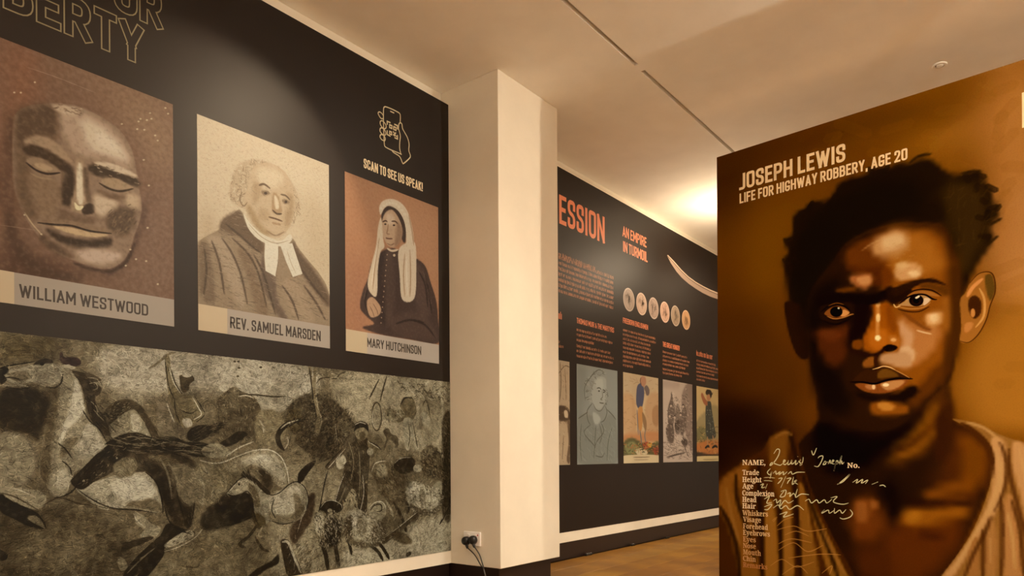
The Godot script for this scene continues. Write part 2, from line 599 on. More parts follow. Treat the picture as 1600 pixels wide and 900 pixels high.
class Canvas:
	var img: Image
	var w: int
	var h: int
	var place: Callable      # photograph pixel -> (metres along, height)
	var left: float
	var top: float
	var per: float           # texels per metre
	var feather := 1.2
	var rng := RandomNumberGenerator.new()

	func _init(place_: Callable, x0: float, x1: float, y0: float, y1: float, wide: int, back: int) -> void:
		place = place_
		left = x0
		top = y1
		per = wide / (x1 - x0)
		w = wide
		h = int(round((y1 - y0) * per))
		img = Image.create_empty(w, h, false, Image.FORMAT_RGBA8)
		img.fill(col(back, 1.0))
		rng.seed = 7

	func col(hex: int, a: float) -> Color:
		return Color8(hex >> 16, (hex >> 8) & 255, hex & 255, int(clampf(a, 0, 1) * 255.0))

	func at(px: float, py: float) -> Vector2:
		var p: Vector2 = place.call(px, py)
		return Vector2((p.x - left) * per, (top - p.y) * per)

	func texels(pts: Array) -> PackedVector2Array:
		var out := PackedVector2Array()
		for i in range(0, pts.size() - 1, 2):
			out.append(at(pts[i], pts[i + 1]))
		return out

	func rounded(p: PackedVector2Array, closed: bool, steps := 5) -> PackedVector2Array:
		var n := p.size()
		if n < 3:
			return p
		var out := PackedVector2Array()
		for i in (n if closed else n - 1):
			var a := p[(i - 1 + n) % n] if closed else p[maxi(i - 1, 0)]
			var b := p[i]
			var c := p[(i + 1) % n]
			var d := p[(i + 2) % n] if closed else p[mini(i + 2, n - 1)]
			for k in steps:
				out.append(b.cubic_interpolate(c, a, d, float(k) / steps))
		if not closed:
			out.append(p[n - 1])
		return out

	func texel_size(pts: Array) -> float:
		var p := at(pts[0], pts[1])
		return (p.distance_to(at(pts[0] + 4.0, pts[1])) + p.distance_to(at(pts[0], pts[1] + 4.0))) / 8.0

	func fill_in(layer: Image, p: PackedVector2Array, c: Color) -> void:
		var n := p.size()
		var lo := INF
		var hi := -INF
		for q in p:
			lo = minf(lo, q.y)
			hi = maxf(hi, q.y)
		for y in range(maxi(0, int(floor(lo))), mini(layer.get_height() - 1, int(ceil(hi))) + 1):
			var yy := y + 0.5
			var xs := PackedFloat32Array()
			var j := n - 1
			for i in n:
				var a := p[i]
				var b := p[j]
				if (a.y > yy) != (b.y > yy):
					xs.append(a.x + (yy - a.y) * (b.x - a.x) / (b.y - a.y))
				j = i
			xs.sort()
			for k in range(0, xs.size() - 1, 2):
				var x0 := int(round(xs[k]))
				var x1 := int(round(xs[k + 1]))
				if x1 > x0:
					layer.fill_rect(Rect2i(x0, y, x1 - x0, 1), c)

	func lay(p: PackedVector2Array, hex: int, soft: float, a: float) -> void:
		# soft in texels: the shape is drawn small and enlarged, which feathers its edge
		var k := maxf(1.0, soft * feather)
		var box := Rect2(p[0], Vector2.ZERO)
		for q in p:
			box = box.expand(q)
		box = box.grow(2.5 * k + 2.0).intersection(Rect2(-40, -40, w + 80, h + 80))
		if box.size.x < 1 or box.size.y < 1:
			return
		var x0 := floorf(box.position.x)
		var y0 := floorf(box.position.y)
		var nx := int(ceil(box.size.x / k)) + 1
		var ny := int(ceil(box.size.y / k)) + 1
		var fine := 4 if k > 1.3 else 2
		var layer := Image.create_empty(nx * fine, ny * fine, false, Image.FORMAT_RGBA8)
		layer.fill(col(hex, 0.0))
		var q := PackedVector2Array()
		for v in p:
			q.append((v - Vector2(x0, y0)) / k * fine)
		fill_in(layer, q, col(hex, a))
		if fine == 4:
			layer.resize(nx * 2, ny * 2, Image.INTERPOLATE_BILINEAR)
		layer.resize(nx, ny, Image.INTERPOLATE_BILINEAR)
		if k > 1.01:
			layer.resize(int(round(nx * k)), int(round(ny * k)), Image.INTERPOLATE_CUBIC)
		img.blend_rect(layer, Rect2i(0, 0, layer.get_width(), layer.get_height()), Vector2i(int(x0), int(y0)))

	# filled shape with a rounded outline
	func P(hex: int, soft: float, pts: Array, a := 1.0) -> void:
		lay(rounded(texels(pts), true), hex, soft * texel_size(pts), a)

	# filled shape with straight sides
	func Q(hex: int, soft: float, pts: Array, a := 1.0) -> void:
		lay(texels(pts), hex, soft * texel_size(pts), a)

	# brush stroke, thinner towards both ends
	func S(hex: int, wide: float, pts: Array, soft := 0.3, a := 1.0, ends := 0.35) -> void:
		var p := rounded(texels(pts), false)
		var n := p.size()
		var half := wide * texel_size(pts) / 2.0
		var one := PackedVector2Array()
		var two := PackedVector2Array()
		for i in n:
			var d := (p[mini(i + 1, n - 1)] - p[maxi(i - 1, 0)]).normalized()
			var f := float(i) / maxi(n - 1, 1)
			var r := maxf(half * lerpf(ends, 1.0, clampf(sin(PI * f) * 1.6, 0, 1)), 0.3)
			one.append(p[i] + Vector2(-d.y, d.x) * r)
			two.append(p[i] - Vector2(-d.y, d.x) * r)
		two.reverse()
		one.append_array(two)
		lay(one, hex, soft * texel_size(pts), a)

	func E(hex: int, x: float, y: float, rx: float, ry: float, soft := 0.5, a := 1.0, turn := 0.0) -> void:
		var pts := []
		for i in 12:
			var v := Vector2(rx * cos(TAU * i / 12.0), ry * sin(TAU * i / 12.0)).rotated(turn)
			pts.append(x + v.x)
			pts.append(y + v.y)
		P(hex, soft, pts, a)

	# many short strokes inside a shape: [min length, max length], angle and its spread
	func D(hexes: Array, n: int, pts: Array, wide: float, lengths: Vector2, angle: float, spread: float, a := 0.6) -> void:
		var poly := PackedVector2Array()
		var lo := Vector2(INF, INF)
		var hi := Vector2(-INF, -INF)
		for i in range(0, pts.size() - 1, 2):
			var v := Vector2(pts[i], pts[i + 1])
			poly.append(v)
			lo = lo.min(v)
			hi = hi.max(v)
		var k := texel_size(pts)
		for i in n:
			var v := Vector2(rng.randf_range(lo.x, hi.x), rng.randf_range(lo.y, hi.y))
			if not Geometry2D.is_point_in_polygon(v, poly):
				continue
			var t := angle + rng.randf_range(-spread, spread)
			var d := Vector2(cos(t), sin(t)) * rng.randf_range(lengths.x, lengths.y) / 2.0
			var p := at(v.x - d.x, v.y - d.y)
			var q := at(v.x + d.x, v.y + d.y)
			var s := (q - p).normalized().orthogonal() * wide * k / 2.0
			var r := (q - p).normalized() * wide * k * 0.4
			lay(PackedVector2Array([p - r, p + s, q + s, q + r, q - s, p - s]), hexes[rng.randi() % hexes.size()], 0.0, a)

	# grain of ink over the whole sheet
	func grain(noise: Image, light: int, dark: int, a: float) -> void:
		var src: Image = noise.duplicate()
		src.convert(Image.FORMAT_L8)
		if src.get_width() != w or src.get_height() != h:
			src.resize(w, h, Image.INTERPOLATE_CUBIC)
		var g := src.get_data()
		for side in 2:
			var c := col(light if side else dark, 1.0)
			var lut := PackedByteArray()
			for i in 256:
				lut.append(int(clampf((i - 128) * 0.8 * (1.0 if side else -1.0) * a, 0, 255)))
			var bytes := PackedByteArray()
			bytes.resize(g.size() * 4)
			var first := PackedByteArray([c.r8, c.g8, c.b8, 0]).decode_u32(0)
			for i in g.size():
				bytes.encode_u32(i * 4, first | (lut[g[i]] << 24))
			var layer := Image.create_from_data(w, h, false, Image.FORMAT_RGBA8, bytes)
			img.blend_rect(layer, Rect2i(0, 0, w, h), Vector2i.ZERO)

	# wet paint drawn together: everything laid so far loses its edges
	func smear(k: float) -> void:
		img.resize(int(w / k), int(h / k), Image.INTERPOLATE_LANCZOS)
		img.resize(w, h, Image.INTERPOLATE_CUBIC)

	func lum(x: int, y: int) -> float:
		var c := img.get_pixel(clampi(x, 0, w - 1), clampi(y, 0, h - 1))
		return c.r * 0.4 + c.g * 0.5 + c.b * 0.1

	# the engraver's burin: fine lines that follow the forms already laid down
	func engrave(n: int, lengths: Vector2, dark: float, light: float, a: float, flow: float, reach := 5) -> void:
		var field := FastNoiseLite.new()
		field.seed = 3
		field.frequency = flow
		for i in n:
			var x := rng.randi_range(0, w - 1)
			var y := rng.randi_range(0, h - 1)
			var g := Vector2(lum(x + reach, y) - lum(x - reach, y), lum(x, y + reach) - lum(x, y - reach))
			var t := field.get_noise_2d(x, y) * 2.2
			if g.length() > 0.05:
				t = g.angle() + PI / 2 + rng.randf_range(-0.25, 0.25)
			var c := img.get_pixel(x, y)
			var up := rng.randf() < 0.42
			var k := light if up else dark
			var ink := Color(minf(c.r * k, 0.86), minf(c.g * k, 0.84), minf(c.b * k, 0.74))
			var d := Vector2(cos(t), sin(t))
			var m := int(rng.randf_range(lengths.x, lengths.y))
			var p := Vector2(x, y) - d * m / 2.0
			for j in m:
				var px := int(p.x)
				var py := int(p.y)
				if px >= 0 and py >= 0 and px < w and py < h:
					img.set_pixel(px, py, img.get_pixel(px, py).lerp(ink, a))
				p += d

	# engraver's lines across the whole sheet
	func ruled(hex: int, step: float, a: float) -> void:
		var layer := Image.create_empty(w, h, false, Image.FORMAT_RGBA8)
		layer.fill(col(hex, 0.0))
		var y := 0.0
		while y < h:
			layer.fill_rect(Rect2i(0, int(y), w, 1), col(hex, a))
			y += step
		img.blend_rect(layer, Rect2i(0, 0, w, h), Vector2i.ZERO)

	func texture() -> ImageTexture:
		img.convert(Image.FORMAT_RGB8)
		return ImageTexture.create_from_image(img)


func printed(c: Canvas, tint: Color, rough := 0.5, shine := 0.3) -> StandardMaterial3D:
	var m := StandardMaterial3D.new()
	m.albedo_texture = c.texture()
	m.albedo_color = tint
	m.roughness = rough
	m.metallic_specular = shine
	m.texture_repeat = false
	return m


# ---------- lettering: condensed capitals built from strokes of one width ----------
# a letter is [width, strokes]; a stroke is points x, y, round (0 or 1) with x and y from 0 to 1 between stroke centres

const LETTERS := {
	"A": [0.50, [[0, 0, 0, 0.5, 1, 0, 1, 0, 0], [0.2, 0.25, 0, 0.8, 0.25, 0]]],
	"B": [0.47, [[0, 0, 0, 0, 1, 0, 0.94, 1, 1, 0.94, 0.54, 1, 0, 0.54, 0], [0, 0.54, 0, 1, 0.54, 1, 1, 0, 1, 0, 0, 0]]],
	"C": [0.46, [[1, 0.74, 0, 1, 1, 1, 0, 1, 1, 0, 0, 1, 1, 0, 1, 1, 0.26, 0]]],
	"D": [0.47, [[0, 0, 0, 0, 1, 0, 1, 1, 1, 1, 0, 1, 0, 0, 0]]],
	"E": [0.41, [[1, 1, 0, 0, 1, 0, 0, 0, 0, 1, 0, 0], [0, 0.52, 0, 0.85, 0.52, 0]]],
	"F": [0.40, [[1, 1, 0, 0, 1, 0, 0, 0, 0], [0, 0.52, 0, 0.85, 0.52, 0]]],
	"G": [0.47, [[1, 0.8, 0, 1, 1, 1, 0, 1, 1, 0, 0, 1, 1, 0, 1, 1, 0.42, 0, 0.55, 0.42, 0]]],
	"H": [0.48, [[0, 0, 0, 0, 1, 0], [1, 0, 0, 1, 1, 0], [0, 0.52, 0, 1, 0.52, 0]]],
	"I": [0.16, [[0.5, 0, 0, 0.5, 1, 0]]],
	"J": [0.36, [[1, 1, 0, 1, 0, 1, 0, 0, 0]]],
	"K": [0.48, [[0, 0, 0, 0, 1, 0], [0.95, 1, 0, 0.05, 0.42, 0], [0.3, 0.55, 0, 1, 0, 0]]],
	"L": [0.39, [[0, 1, 0, 0, 0, 0, 1, 0, 0]]],
	"M": [0.60, [[0, 0, 0, 0, 1, 0, 0.5, 0.3, 0, 1, 1, 0, 1, 0, 0]]],
	"N": [0.50, [[0, 0, 0, 0, 1, 0, 1, 0, 0, 1, 1, 0]]],
	"O": [0.47, [[0.5, 1, 0, 1, 1, 1, 1, 0, 1, 0, 0, 1, 0, 1, 1, 0.5, 1, 0]]],
	"P": [0.46, [[0, 0, 0, 0, 1, 0, 1, 1, 1, 1, 0.44, 1, 0, 0.44, 0]]],
	"R": [0.48, [[0, 0, 0, 0, 1, 0, 0.96, 1, 1, 0.96, 0.47, 1, 0, 0.47, 0], [0.5, 0.45, 0, 1, 0, 0]]],
	"S": [0.45, [[1, 0.76, 0, 1, 1, 1, 0, 1, 1, 0, 0.56, 1, 1, 0.46, 1, 1, 0, 1, 0, 0, 1, 0, 0.25, 0]]],
	"T": [0.42, [[0, 1, 0, 1, 1, 0], [0.5, 0, 0, 0.5, 1, 0]]],
	"U": [0.47, [[0, 1, 0, 0, 0, 1, 1, 0, 1, 1, 1, 0]]],
	"V": [0.48, [[0, 1, 0, 0.5, 0, 0, 1, 1, 0]]],
	"W": [0.70, [[0, 1, 0, 0.25, 0, 0, 0.5, 0.9, 0, 0.75, 0, 0, 1, 1, 0]]],
	"X": [0.48, [[0, 0, 0, 1, 1, 0], [0, 1, 0, 1, 0, 0]]],
	"Y": [0.47, [[0, 1, 0, 0.5, 0.42, 0, 1, 1, 0], [0.5, 0, 0, 0.5, 0.42, 0]]],
	"0": [0.46, [[0.5, 1, 0, 1, 1, 1, 1, 0, 1, 0, 0, 1, 0, 1, 1, 0.5, 1, 0]]],
	"2": [0.45, [[0, 0.75, 0, 0, 1, 1, 1, 1, 1, 1, 0.62, 1, 0, 0, 0, 1, 0, 0]]],
	"&": [0.52, [[1, 0, 0, 0.15, 0.8, 1, 0.4, 1, 1, 0.68, 0.8, 1, 0, 0.35, 1, 0.1, 0, 1, 0.7, 0, 1, 1, 0.42, 0]]],
	"!": [0.16, [[0.5, 0.3, 0, 0.5, 1, 0], [0.5, 0.0, 0, 0.5, 0.01, 0]]],
	".": [0.16, [[0.5, 0, 0, 0.5, 0.01, 0]]],
	",": [0.17, [[0.6, 0.02, 0, 0.3, -0.16, 0]]],
}


func letter_paths(ch: String, bold: float, squeeze := 1.0) -> Array:
	# paths in units of the capital height
	var g: Array = LETTERS[ch]
	var w: float = g[0] * squeeze
	var out := []
	for stroke in g[1]:
		var p := PackedVector2Array()
		var n: int = stroke.size() / 3
		var pts := []
		for i in n:
			pts.append(Vector2(bold / 2 + stroke[i * 3] * maxf(w - bold, 0.0001), bold / 2 + stroke[i * 3 + 1] * (1.0 - bold)))
		for i in n:
			if stroke[i * 3 + 2] == 1 and i > 0 and i < n - 1:
				var a: Vector2 = pts[i - 1] - pts[i]
				var b: Vector2 = pts[i + 1] - pts[i]
				var r := minf((w - bold) * 0.5, minf(a.length(), b.length()) * (0.5 if n > 4 else 0.9))
				var from: Vector2 = pts[i] + a.normalized() * r
				var to: Vector2 = pts[i] + b.normalized() * r
				for k in 6:
					var t := k / 5.0
					p.append(from.lerp(pts[i], t).lerp(Vector2(pts[i]).lerp(to, t), t))
			else:
				p.append(pts[i])
		# a sharp turn parts the stroke in two
		var piece := PackedVector2Array()
		for i in p.size():
			piece.append(p[i])
			if i > 0 and i < p.size() - 1 and (p[i] - p[i - 1]).normalized().dot((p[i + 1] - p[i]).normalized()) < -0.3:
				out.append(piece)
				piece = PackedVector2Array([p[i]])
		out.append(piece)
	return out


func text_width(text: String, gap: float) -> float:
	var x := 0.0
	for ch in text:
		x += (0.2 if ch == " " else LETTERS[ch][0] + gap)
	return x - gap


func strip(s: SurfaceTool, p: PackedVector2Array, half: float, shift: Vector2, scale_: Vector2, cap: float, z := 0.0) -> void:
	# a band of constant width with square ends
	var q := PackedVector2Array()
	for v in p:
		if q.is_empty() or q[-1].distance_to(v) > 1e-4:
			q.append(v)
	var n := q.size()
	if n < 2:
		return
	var closed := q[0].distance_to(q[n - 1]) < 0.002 and n > 4
	if not closed:
		q[0] += (q[0] - q[1]).normalized() * cap
		q[n - 1] += (q[n - 1] - q[n - 2]).normalized() * cap
	var l := []
	for i in n:
		var before := (q[i] - q[i - 1]).normalized() if i > 0 else ((q[n - 1] - q[n - 2]).normalized() if closed else (q[1] - q[0]).normalized())
		var after := (q[i + 1] - q[i]).normalized() if i < n - 1 else ((q[1] - q[0]).normalized() if closed else before)
		var m := (before.orthogonal() + after.orthogonal())
		m = m.normalized() if m.length() > 0.2 else before.orthogonal()
		var k := half / maxf(m.dot(before.orthogonal()), 0.45)
		l.append([q[i] + m * k, q[i] - m * k])
	for i in n - 1:
		var a: Vector2 = l[i][0] * scale_ + shift
		var b: Vector2 = l[i + 1][0] * scale_ + shift
		var c: Vector2 = l[i + 1][1] * scale_ + shift
		var d: Vector2 = l[i][1] * scale_ + shift
		quad(s, Vector3(a.x, a.y, z), Vector3(b.x, b.y, z), Vector3(c.x, c.y, z), Vector3(d.x, d.y, z))


# a line of capitals, lower left corner at the origin, fitted to a width and a height
func capitals(text: String, wide: float, high: float, bold := 0.15, gap := 0.075) -> ArrayMesh:
	var s := st_new()
	var sx := wide / text_width(text, gap)
	var x := 0.0
	for ch in text:
		if ch == " ":
			x += 0.2
			continue
		var lift := 0.0
		for p in letter_paths(ch, bold, sx / high):
			strip(s, p, bold / 2, Vector2(x * sx, 0), Vector2(high, high), bold / 2, lift)
			lift += 0.00012
		x += LETTERS[ch][0] + gap
	return done(s)


# the same letters as outlines only
func outlined(text: String, wide: float, high: float, bold: float, line: float, gap := 0.06) -> ArrayMesh:
	var s := st_new()
	var sx := wide / text_width(text, gap)
	var x := 0.0
	for ch in text:
		if ch == " ":
			x += 0.2
			continue
		var shapes: Array[PackedVector2Array] = []
		var holes: Array[PackedVector2Array] = []
		for p in letter_paths(ch, bold, sx / high):
			var q := PackedVector2Array()
			for v in p:
				q.append(v * high)
			var outer := PackedVector2Array()
			var wide_ := -1.0
			var parts := Geometry2D.offset_polyline(q, bold * high / 2, Geometry2D.JOIN_MITER, Geometry2D.END_SQUARE)
			for poly in parts:
				var r := Rect2(poly[0], Vector2.ZERO)
				for v in poly:
					r = r.expand(v)
				if r.get_area() > wide_:
					wide_ = r.get_area()
					outer = poly
			for poly in parts:
				if poly != outer:
					holes.append(poly)
			var rest: Array[PackedVector2Array] = []
			for have in shapes:
				if Geometry2D.intersect_polygons(outer, have).is_empty():
					rest.append(have)
					continue
				var merged := Geometry2D.merge_polygons(outer, have)
				var best := 0
				var size_ := -1.0
				for i in merged.size():
					var r := Rect2(merged[i][0], Vector2.ZERO)
					for v in merged[i]:
						r = r.expand(v)
					if r.get_area() > size_:
						size_ = r.get_area()
						best = i
				outer = merged[best]
				for i in merged.size():
					if i != best:
						holes.append(merged[i])
			rest.append(outer)
			shapes = rest
		shapes.append_array(holes)
		for poly in shapes:
			var ring := PackedVector2Array(poly)
			if ring.size() > 2:
				ring.append(ring[0])
				strip(s, ring, line / 2, Vector2(x * sx, 0), Vector2.ONE, 0)
		x += LETTERS[ch][0] + gap
	return done(s)


# small copy too fine to read: rows of upright marks grouped like words
func small_copy(rows: Array, high: float, seed_: int) -> ArrayMesh:
	# rows: [x, baseline y, width]
	var s := st_new()
	var r := RandomNumberGenerator.new()
	r.seed = seed_
	for row in rows:
		var x: float = row[0]
		var end: float = row[0] + row[2]
		var y: float = row[1]
		while x < end - high * 0.3:
			var letters := r.randi_range(2, 9)
			for k in letters:
				if x > end - high * 0.25:
					break
				var tall := high * (1.35 if r.randf() < 0.25 else 1.0)
				var low := -high * 0.32 if r.randf() < 0.1 else 0.0
				var wdt := high * r.randf_range(0.42, 0.6)
				var st := high * 0.16
				quad(s, Vector3(x, y + tall, 0), Vector3(x + st, y + tall, 0), Vector3(x + st, y + low, 0), Vector3(x, y + low, 0))
				if r.randf() < 0.75:
					var b := y + (high - st if r.randf() < 0.5 else 0.0)
					quad(s, Vector3(x, b + st, 0), Vector3(x + wdt, b + st, 0), Vector3(x + wdt, b, 0), Vector3(x, b, 0))
				if r.randf() < 0.6:
					quad(s, Vector3(x + wdt - st, y + high, 0), Vector3(x + wdt, y + high, 0), Vector3(x + wdt, y, 0), Vector3(x + wdt - st, y, 0))
				x += wdt + high * 0.16
			x += high * 0.42
	return done(s)

# ---------- the printed wall in the near room ----------

# corners given by pixels: left-bottom, right-bottom, left-top, right-top of a line of capitals
func wall_capitals(parent: Node3D, text: String, lb: Vector2, rb: Vector2, lt: Vector2, rt: Vector2, mat: Material, bold := 0.15, off := 0.0016) -> void:
	var a := on_wall(lb.x, lb.y)
	var b := on_wall(rb.x, rb.y)
	var c := on_wall(lt.x, lt.y)
	var d := on_wall(rt.x, rt.y)
	var y := (a.y + b.y) / 2
	var o := put("lettering", capitals(text, b.x - a.x, (c.y + d.y) / 2 - y, bold), mat, parent)
	o.global_transform = wall_frame(a.x, y, off)


func wall_tint() -> Color:
	return Color(0.80, 0.89, 1.0)


func build_left_wall_prints() -> void:
	var base := thing("wall_graphic", "dark brown satin vinyl wall covering with outlined capitals and a phone icon", "wall graphic", Vector3(WALL, 0.1816, 0))
	var v := put("vinyl", sheet(-PIER_NEAR + 0.9, LINING_TOP - 0.1816), M.vinyl, base)
	v.global_transform = wall_frame(-0.9, 0.1816)
	# outlined title, cut by the frame
	var line_mat := flat(0x736b50, 0.5)
	var a := on_wall(5, 13)
	var b := on_wall(203, 94.5)
	var top := on_wall(176, 22.5)
	var foot := on_wall(192, 90)
	var t := put("lettering", outlined("BERTY", b.x - a.x + 0.045, top.y - foot.y, 0.19, 0.0042), line_mat, base)
	t.global_transform = wall_frame(a.x, foot.y, 0.0016)
	var c := on_wall(178, 10)
	var d := on_wall(253, 48)
	t = put("lettering", outlined("OR", d.x - c.x, top.y - foot.y, 0.19, 0.0042), line_mat, base)
	t.global_transform = wall_frame(c.x, d.y, 0.0016)
	wall_capitals(base, "SCAN TO SEE US SPEAK!", Vector2(568, 263.3), Vector2(660, 298.3), Vector2(568, 249.3), Vector2(660, 283.8), M.cream)
	phone_icon(base)
	mask_picture()
	clergyman_picture()
	woman_picture()
	stampede_mural()


# a line drawing: closed or open paths in pixels of the photograph, drawn as a band on the wall
func wall_lines(parent: Node3D, called: String, paths: Array, wide: float, mat: Material) -> void:
	var s := st_new()
	var o := on_wall(600, 200)
	for path in paths:
		var p := PackedVector2Array()
		for i in range(0, path.size() - 1, 2):
			p.append(on_wall(path[i], path[i + 1]) - o)
		var q := PackedVector2Array()
		for i in p.size() - 1:
			for k in 4:
				q.append(p[i].cubic_interpolate(p[i + 1], p[maxi(i - 1, 0)], p[mini(i + 2, p.size() - 1)], k / 4.0))
		q.append(p[-1])
		strip(s, q, wide / 2, Vector2.ZERO, Vector2.ONE, wide / 2)
	var m := put(called, done(s), mat, parent)
	m.global_transform = wall_frame(o.x, o.y, 0.0016)


func phone_icon(parent: Node3D) -> void:
	# pixel places read from a crop at 4.09 times: x = 500 + u / 4.09, y = 130 + v / 4.09
	var f := func(list: Array) -> Array:
		var out := []
		for i in range(0, list.size() - 1, 2):
			out.append(500 + list[i] / 4.09)
			out.append(130 + list[i + 1] / 4.09)
		return out
	var paths := [
		[408, 365, 406, 300, 404, 220, 405, 165, 410, 153, 422, 152, 460, 167, 495, 185, 508, 195, 512, 210, 511, 250],
		[408, 365, 411, 398, 420, 410, 455, 428, 500, 446, 518, 455],
		[450, 181, 470, 190],
		[402, 228, 388, 225, 376, 208, 370, 192, 378, 184, 392, 192, 403, 208],
		[404, 288, 394, 280, 384, 262, 384, 246, 393, 240, 406, 248, 420, 268, 420, 286, 410, 292, 402, 287],
		[404, 330, 392, 322, 382, 306, 384, 290, 394, 286, 408, 296, 418, 312, 418, 328, 408, 334, 402, 329],
		[406, 368, 392, 360, 382, 344, 386, 330, 396, 330, 410, 340, 416, 356, 412, 368],
		[516, 452, 508, 420, 508, 380, 512, 340, 506, 310, 500, 290, 503, 262, 512, 254, 522, 262, 526, 290, 540, 316, 558, 350, 568, 390, 566, 430, 576, 462, 570, 480, 535, 512, 525, 508, 508, 470, 470, 444, 458, 430],
	]
	var out := []
	for p in paths:
		out.append(f.call(p))
	var mat := flat(0xc9bd9c, 0.5)
	wall_lines(parent, "phone_icon", out, 0.0052, mat)
	var marks := [
		[428, 262, 428, 244, 446, 252], [476, 264, 494, 272, 494, 292], [428, 306, 428, 328, 446, 338], [478, 350, 494, 357, 494, 336],
		[444, 266, 458, 272, 458, 290, 444, 284, 444, 266], [470, 278, 484, 284, 484, 302, 470, 296, 470, 278], [444, 308, 456, 313, 456, 330, 444, 325, 444, 308],
		[468, 312, 472, 318], [482, 318, 474, 330], [468, 330, 474, 336], [482, 336, 486, 340]]
	var s := st_new()
	var o := on_wall(600, 200)
	for m in marks:
		var g: Array = f.call(m)
		var p := PackedVector2Array()
		for i in range(0, g.size() - 1, 2):
			p.append(on_wall(g[i], g[i + 1]) - o)
		strip(s, p, 0.0032, Vector2.ZERO, Vector2.ONE, 0.0032)
	var k := put("scan_mark", done(s), mat, parent)
	k.global_transform = wall_frame(o.x, o.y, 0.0016)


const POSTER_FOOT := 1.1705
const POSTER_TOP := 1.990
const STRIP_TOP := 1.270


# a portrait poster: picture above, grey name strip below with a blank pale square at its left end
func poster(called: String, label: String, x0: float, x1: float, c: Canvas, name_: String, corners: Array, strip_hex: int, square: float) -> void:
	var o := thing(called, label, "portrait", Vector3(WALL, POSTER_FOOT, -x0), "portrait posters in a row")
	var pic := put("picture", sheet(x1 - x0, POSTER_TOP - STRIP_TOP), printed(c, wall_tint()), o)
	pic.global_transform = wall_frame(x0, STRIP_TOP, 0.0013)
	var bar := put("name_strip", sheet(x1 - x0, STRIP_TOP - POSTER_FOOT), flat(strip_hex, 0.5), o)
	bar.global_transform = wall_frame(x0, POSTER_FOOT, 0.0013)
	wall_capitals(bar, name_, corners[0], corners[1], corners[2], corners[3], M.dark_letter, 0.15, 0.0029)
	var sq := put("blank_square", sheet(square, STRIP_TOP - POSTER_FOOT), flat(0xa39883, 0.5), bar)
	sq.global_transform = wall_frame(x0, POSTER_FOOT, 0.0026)


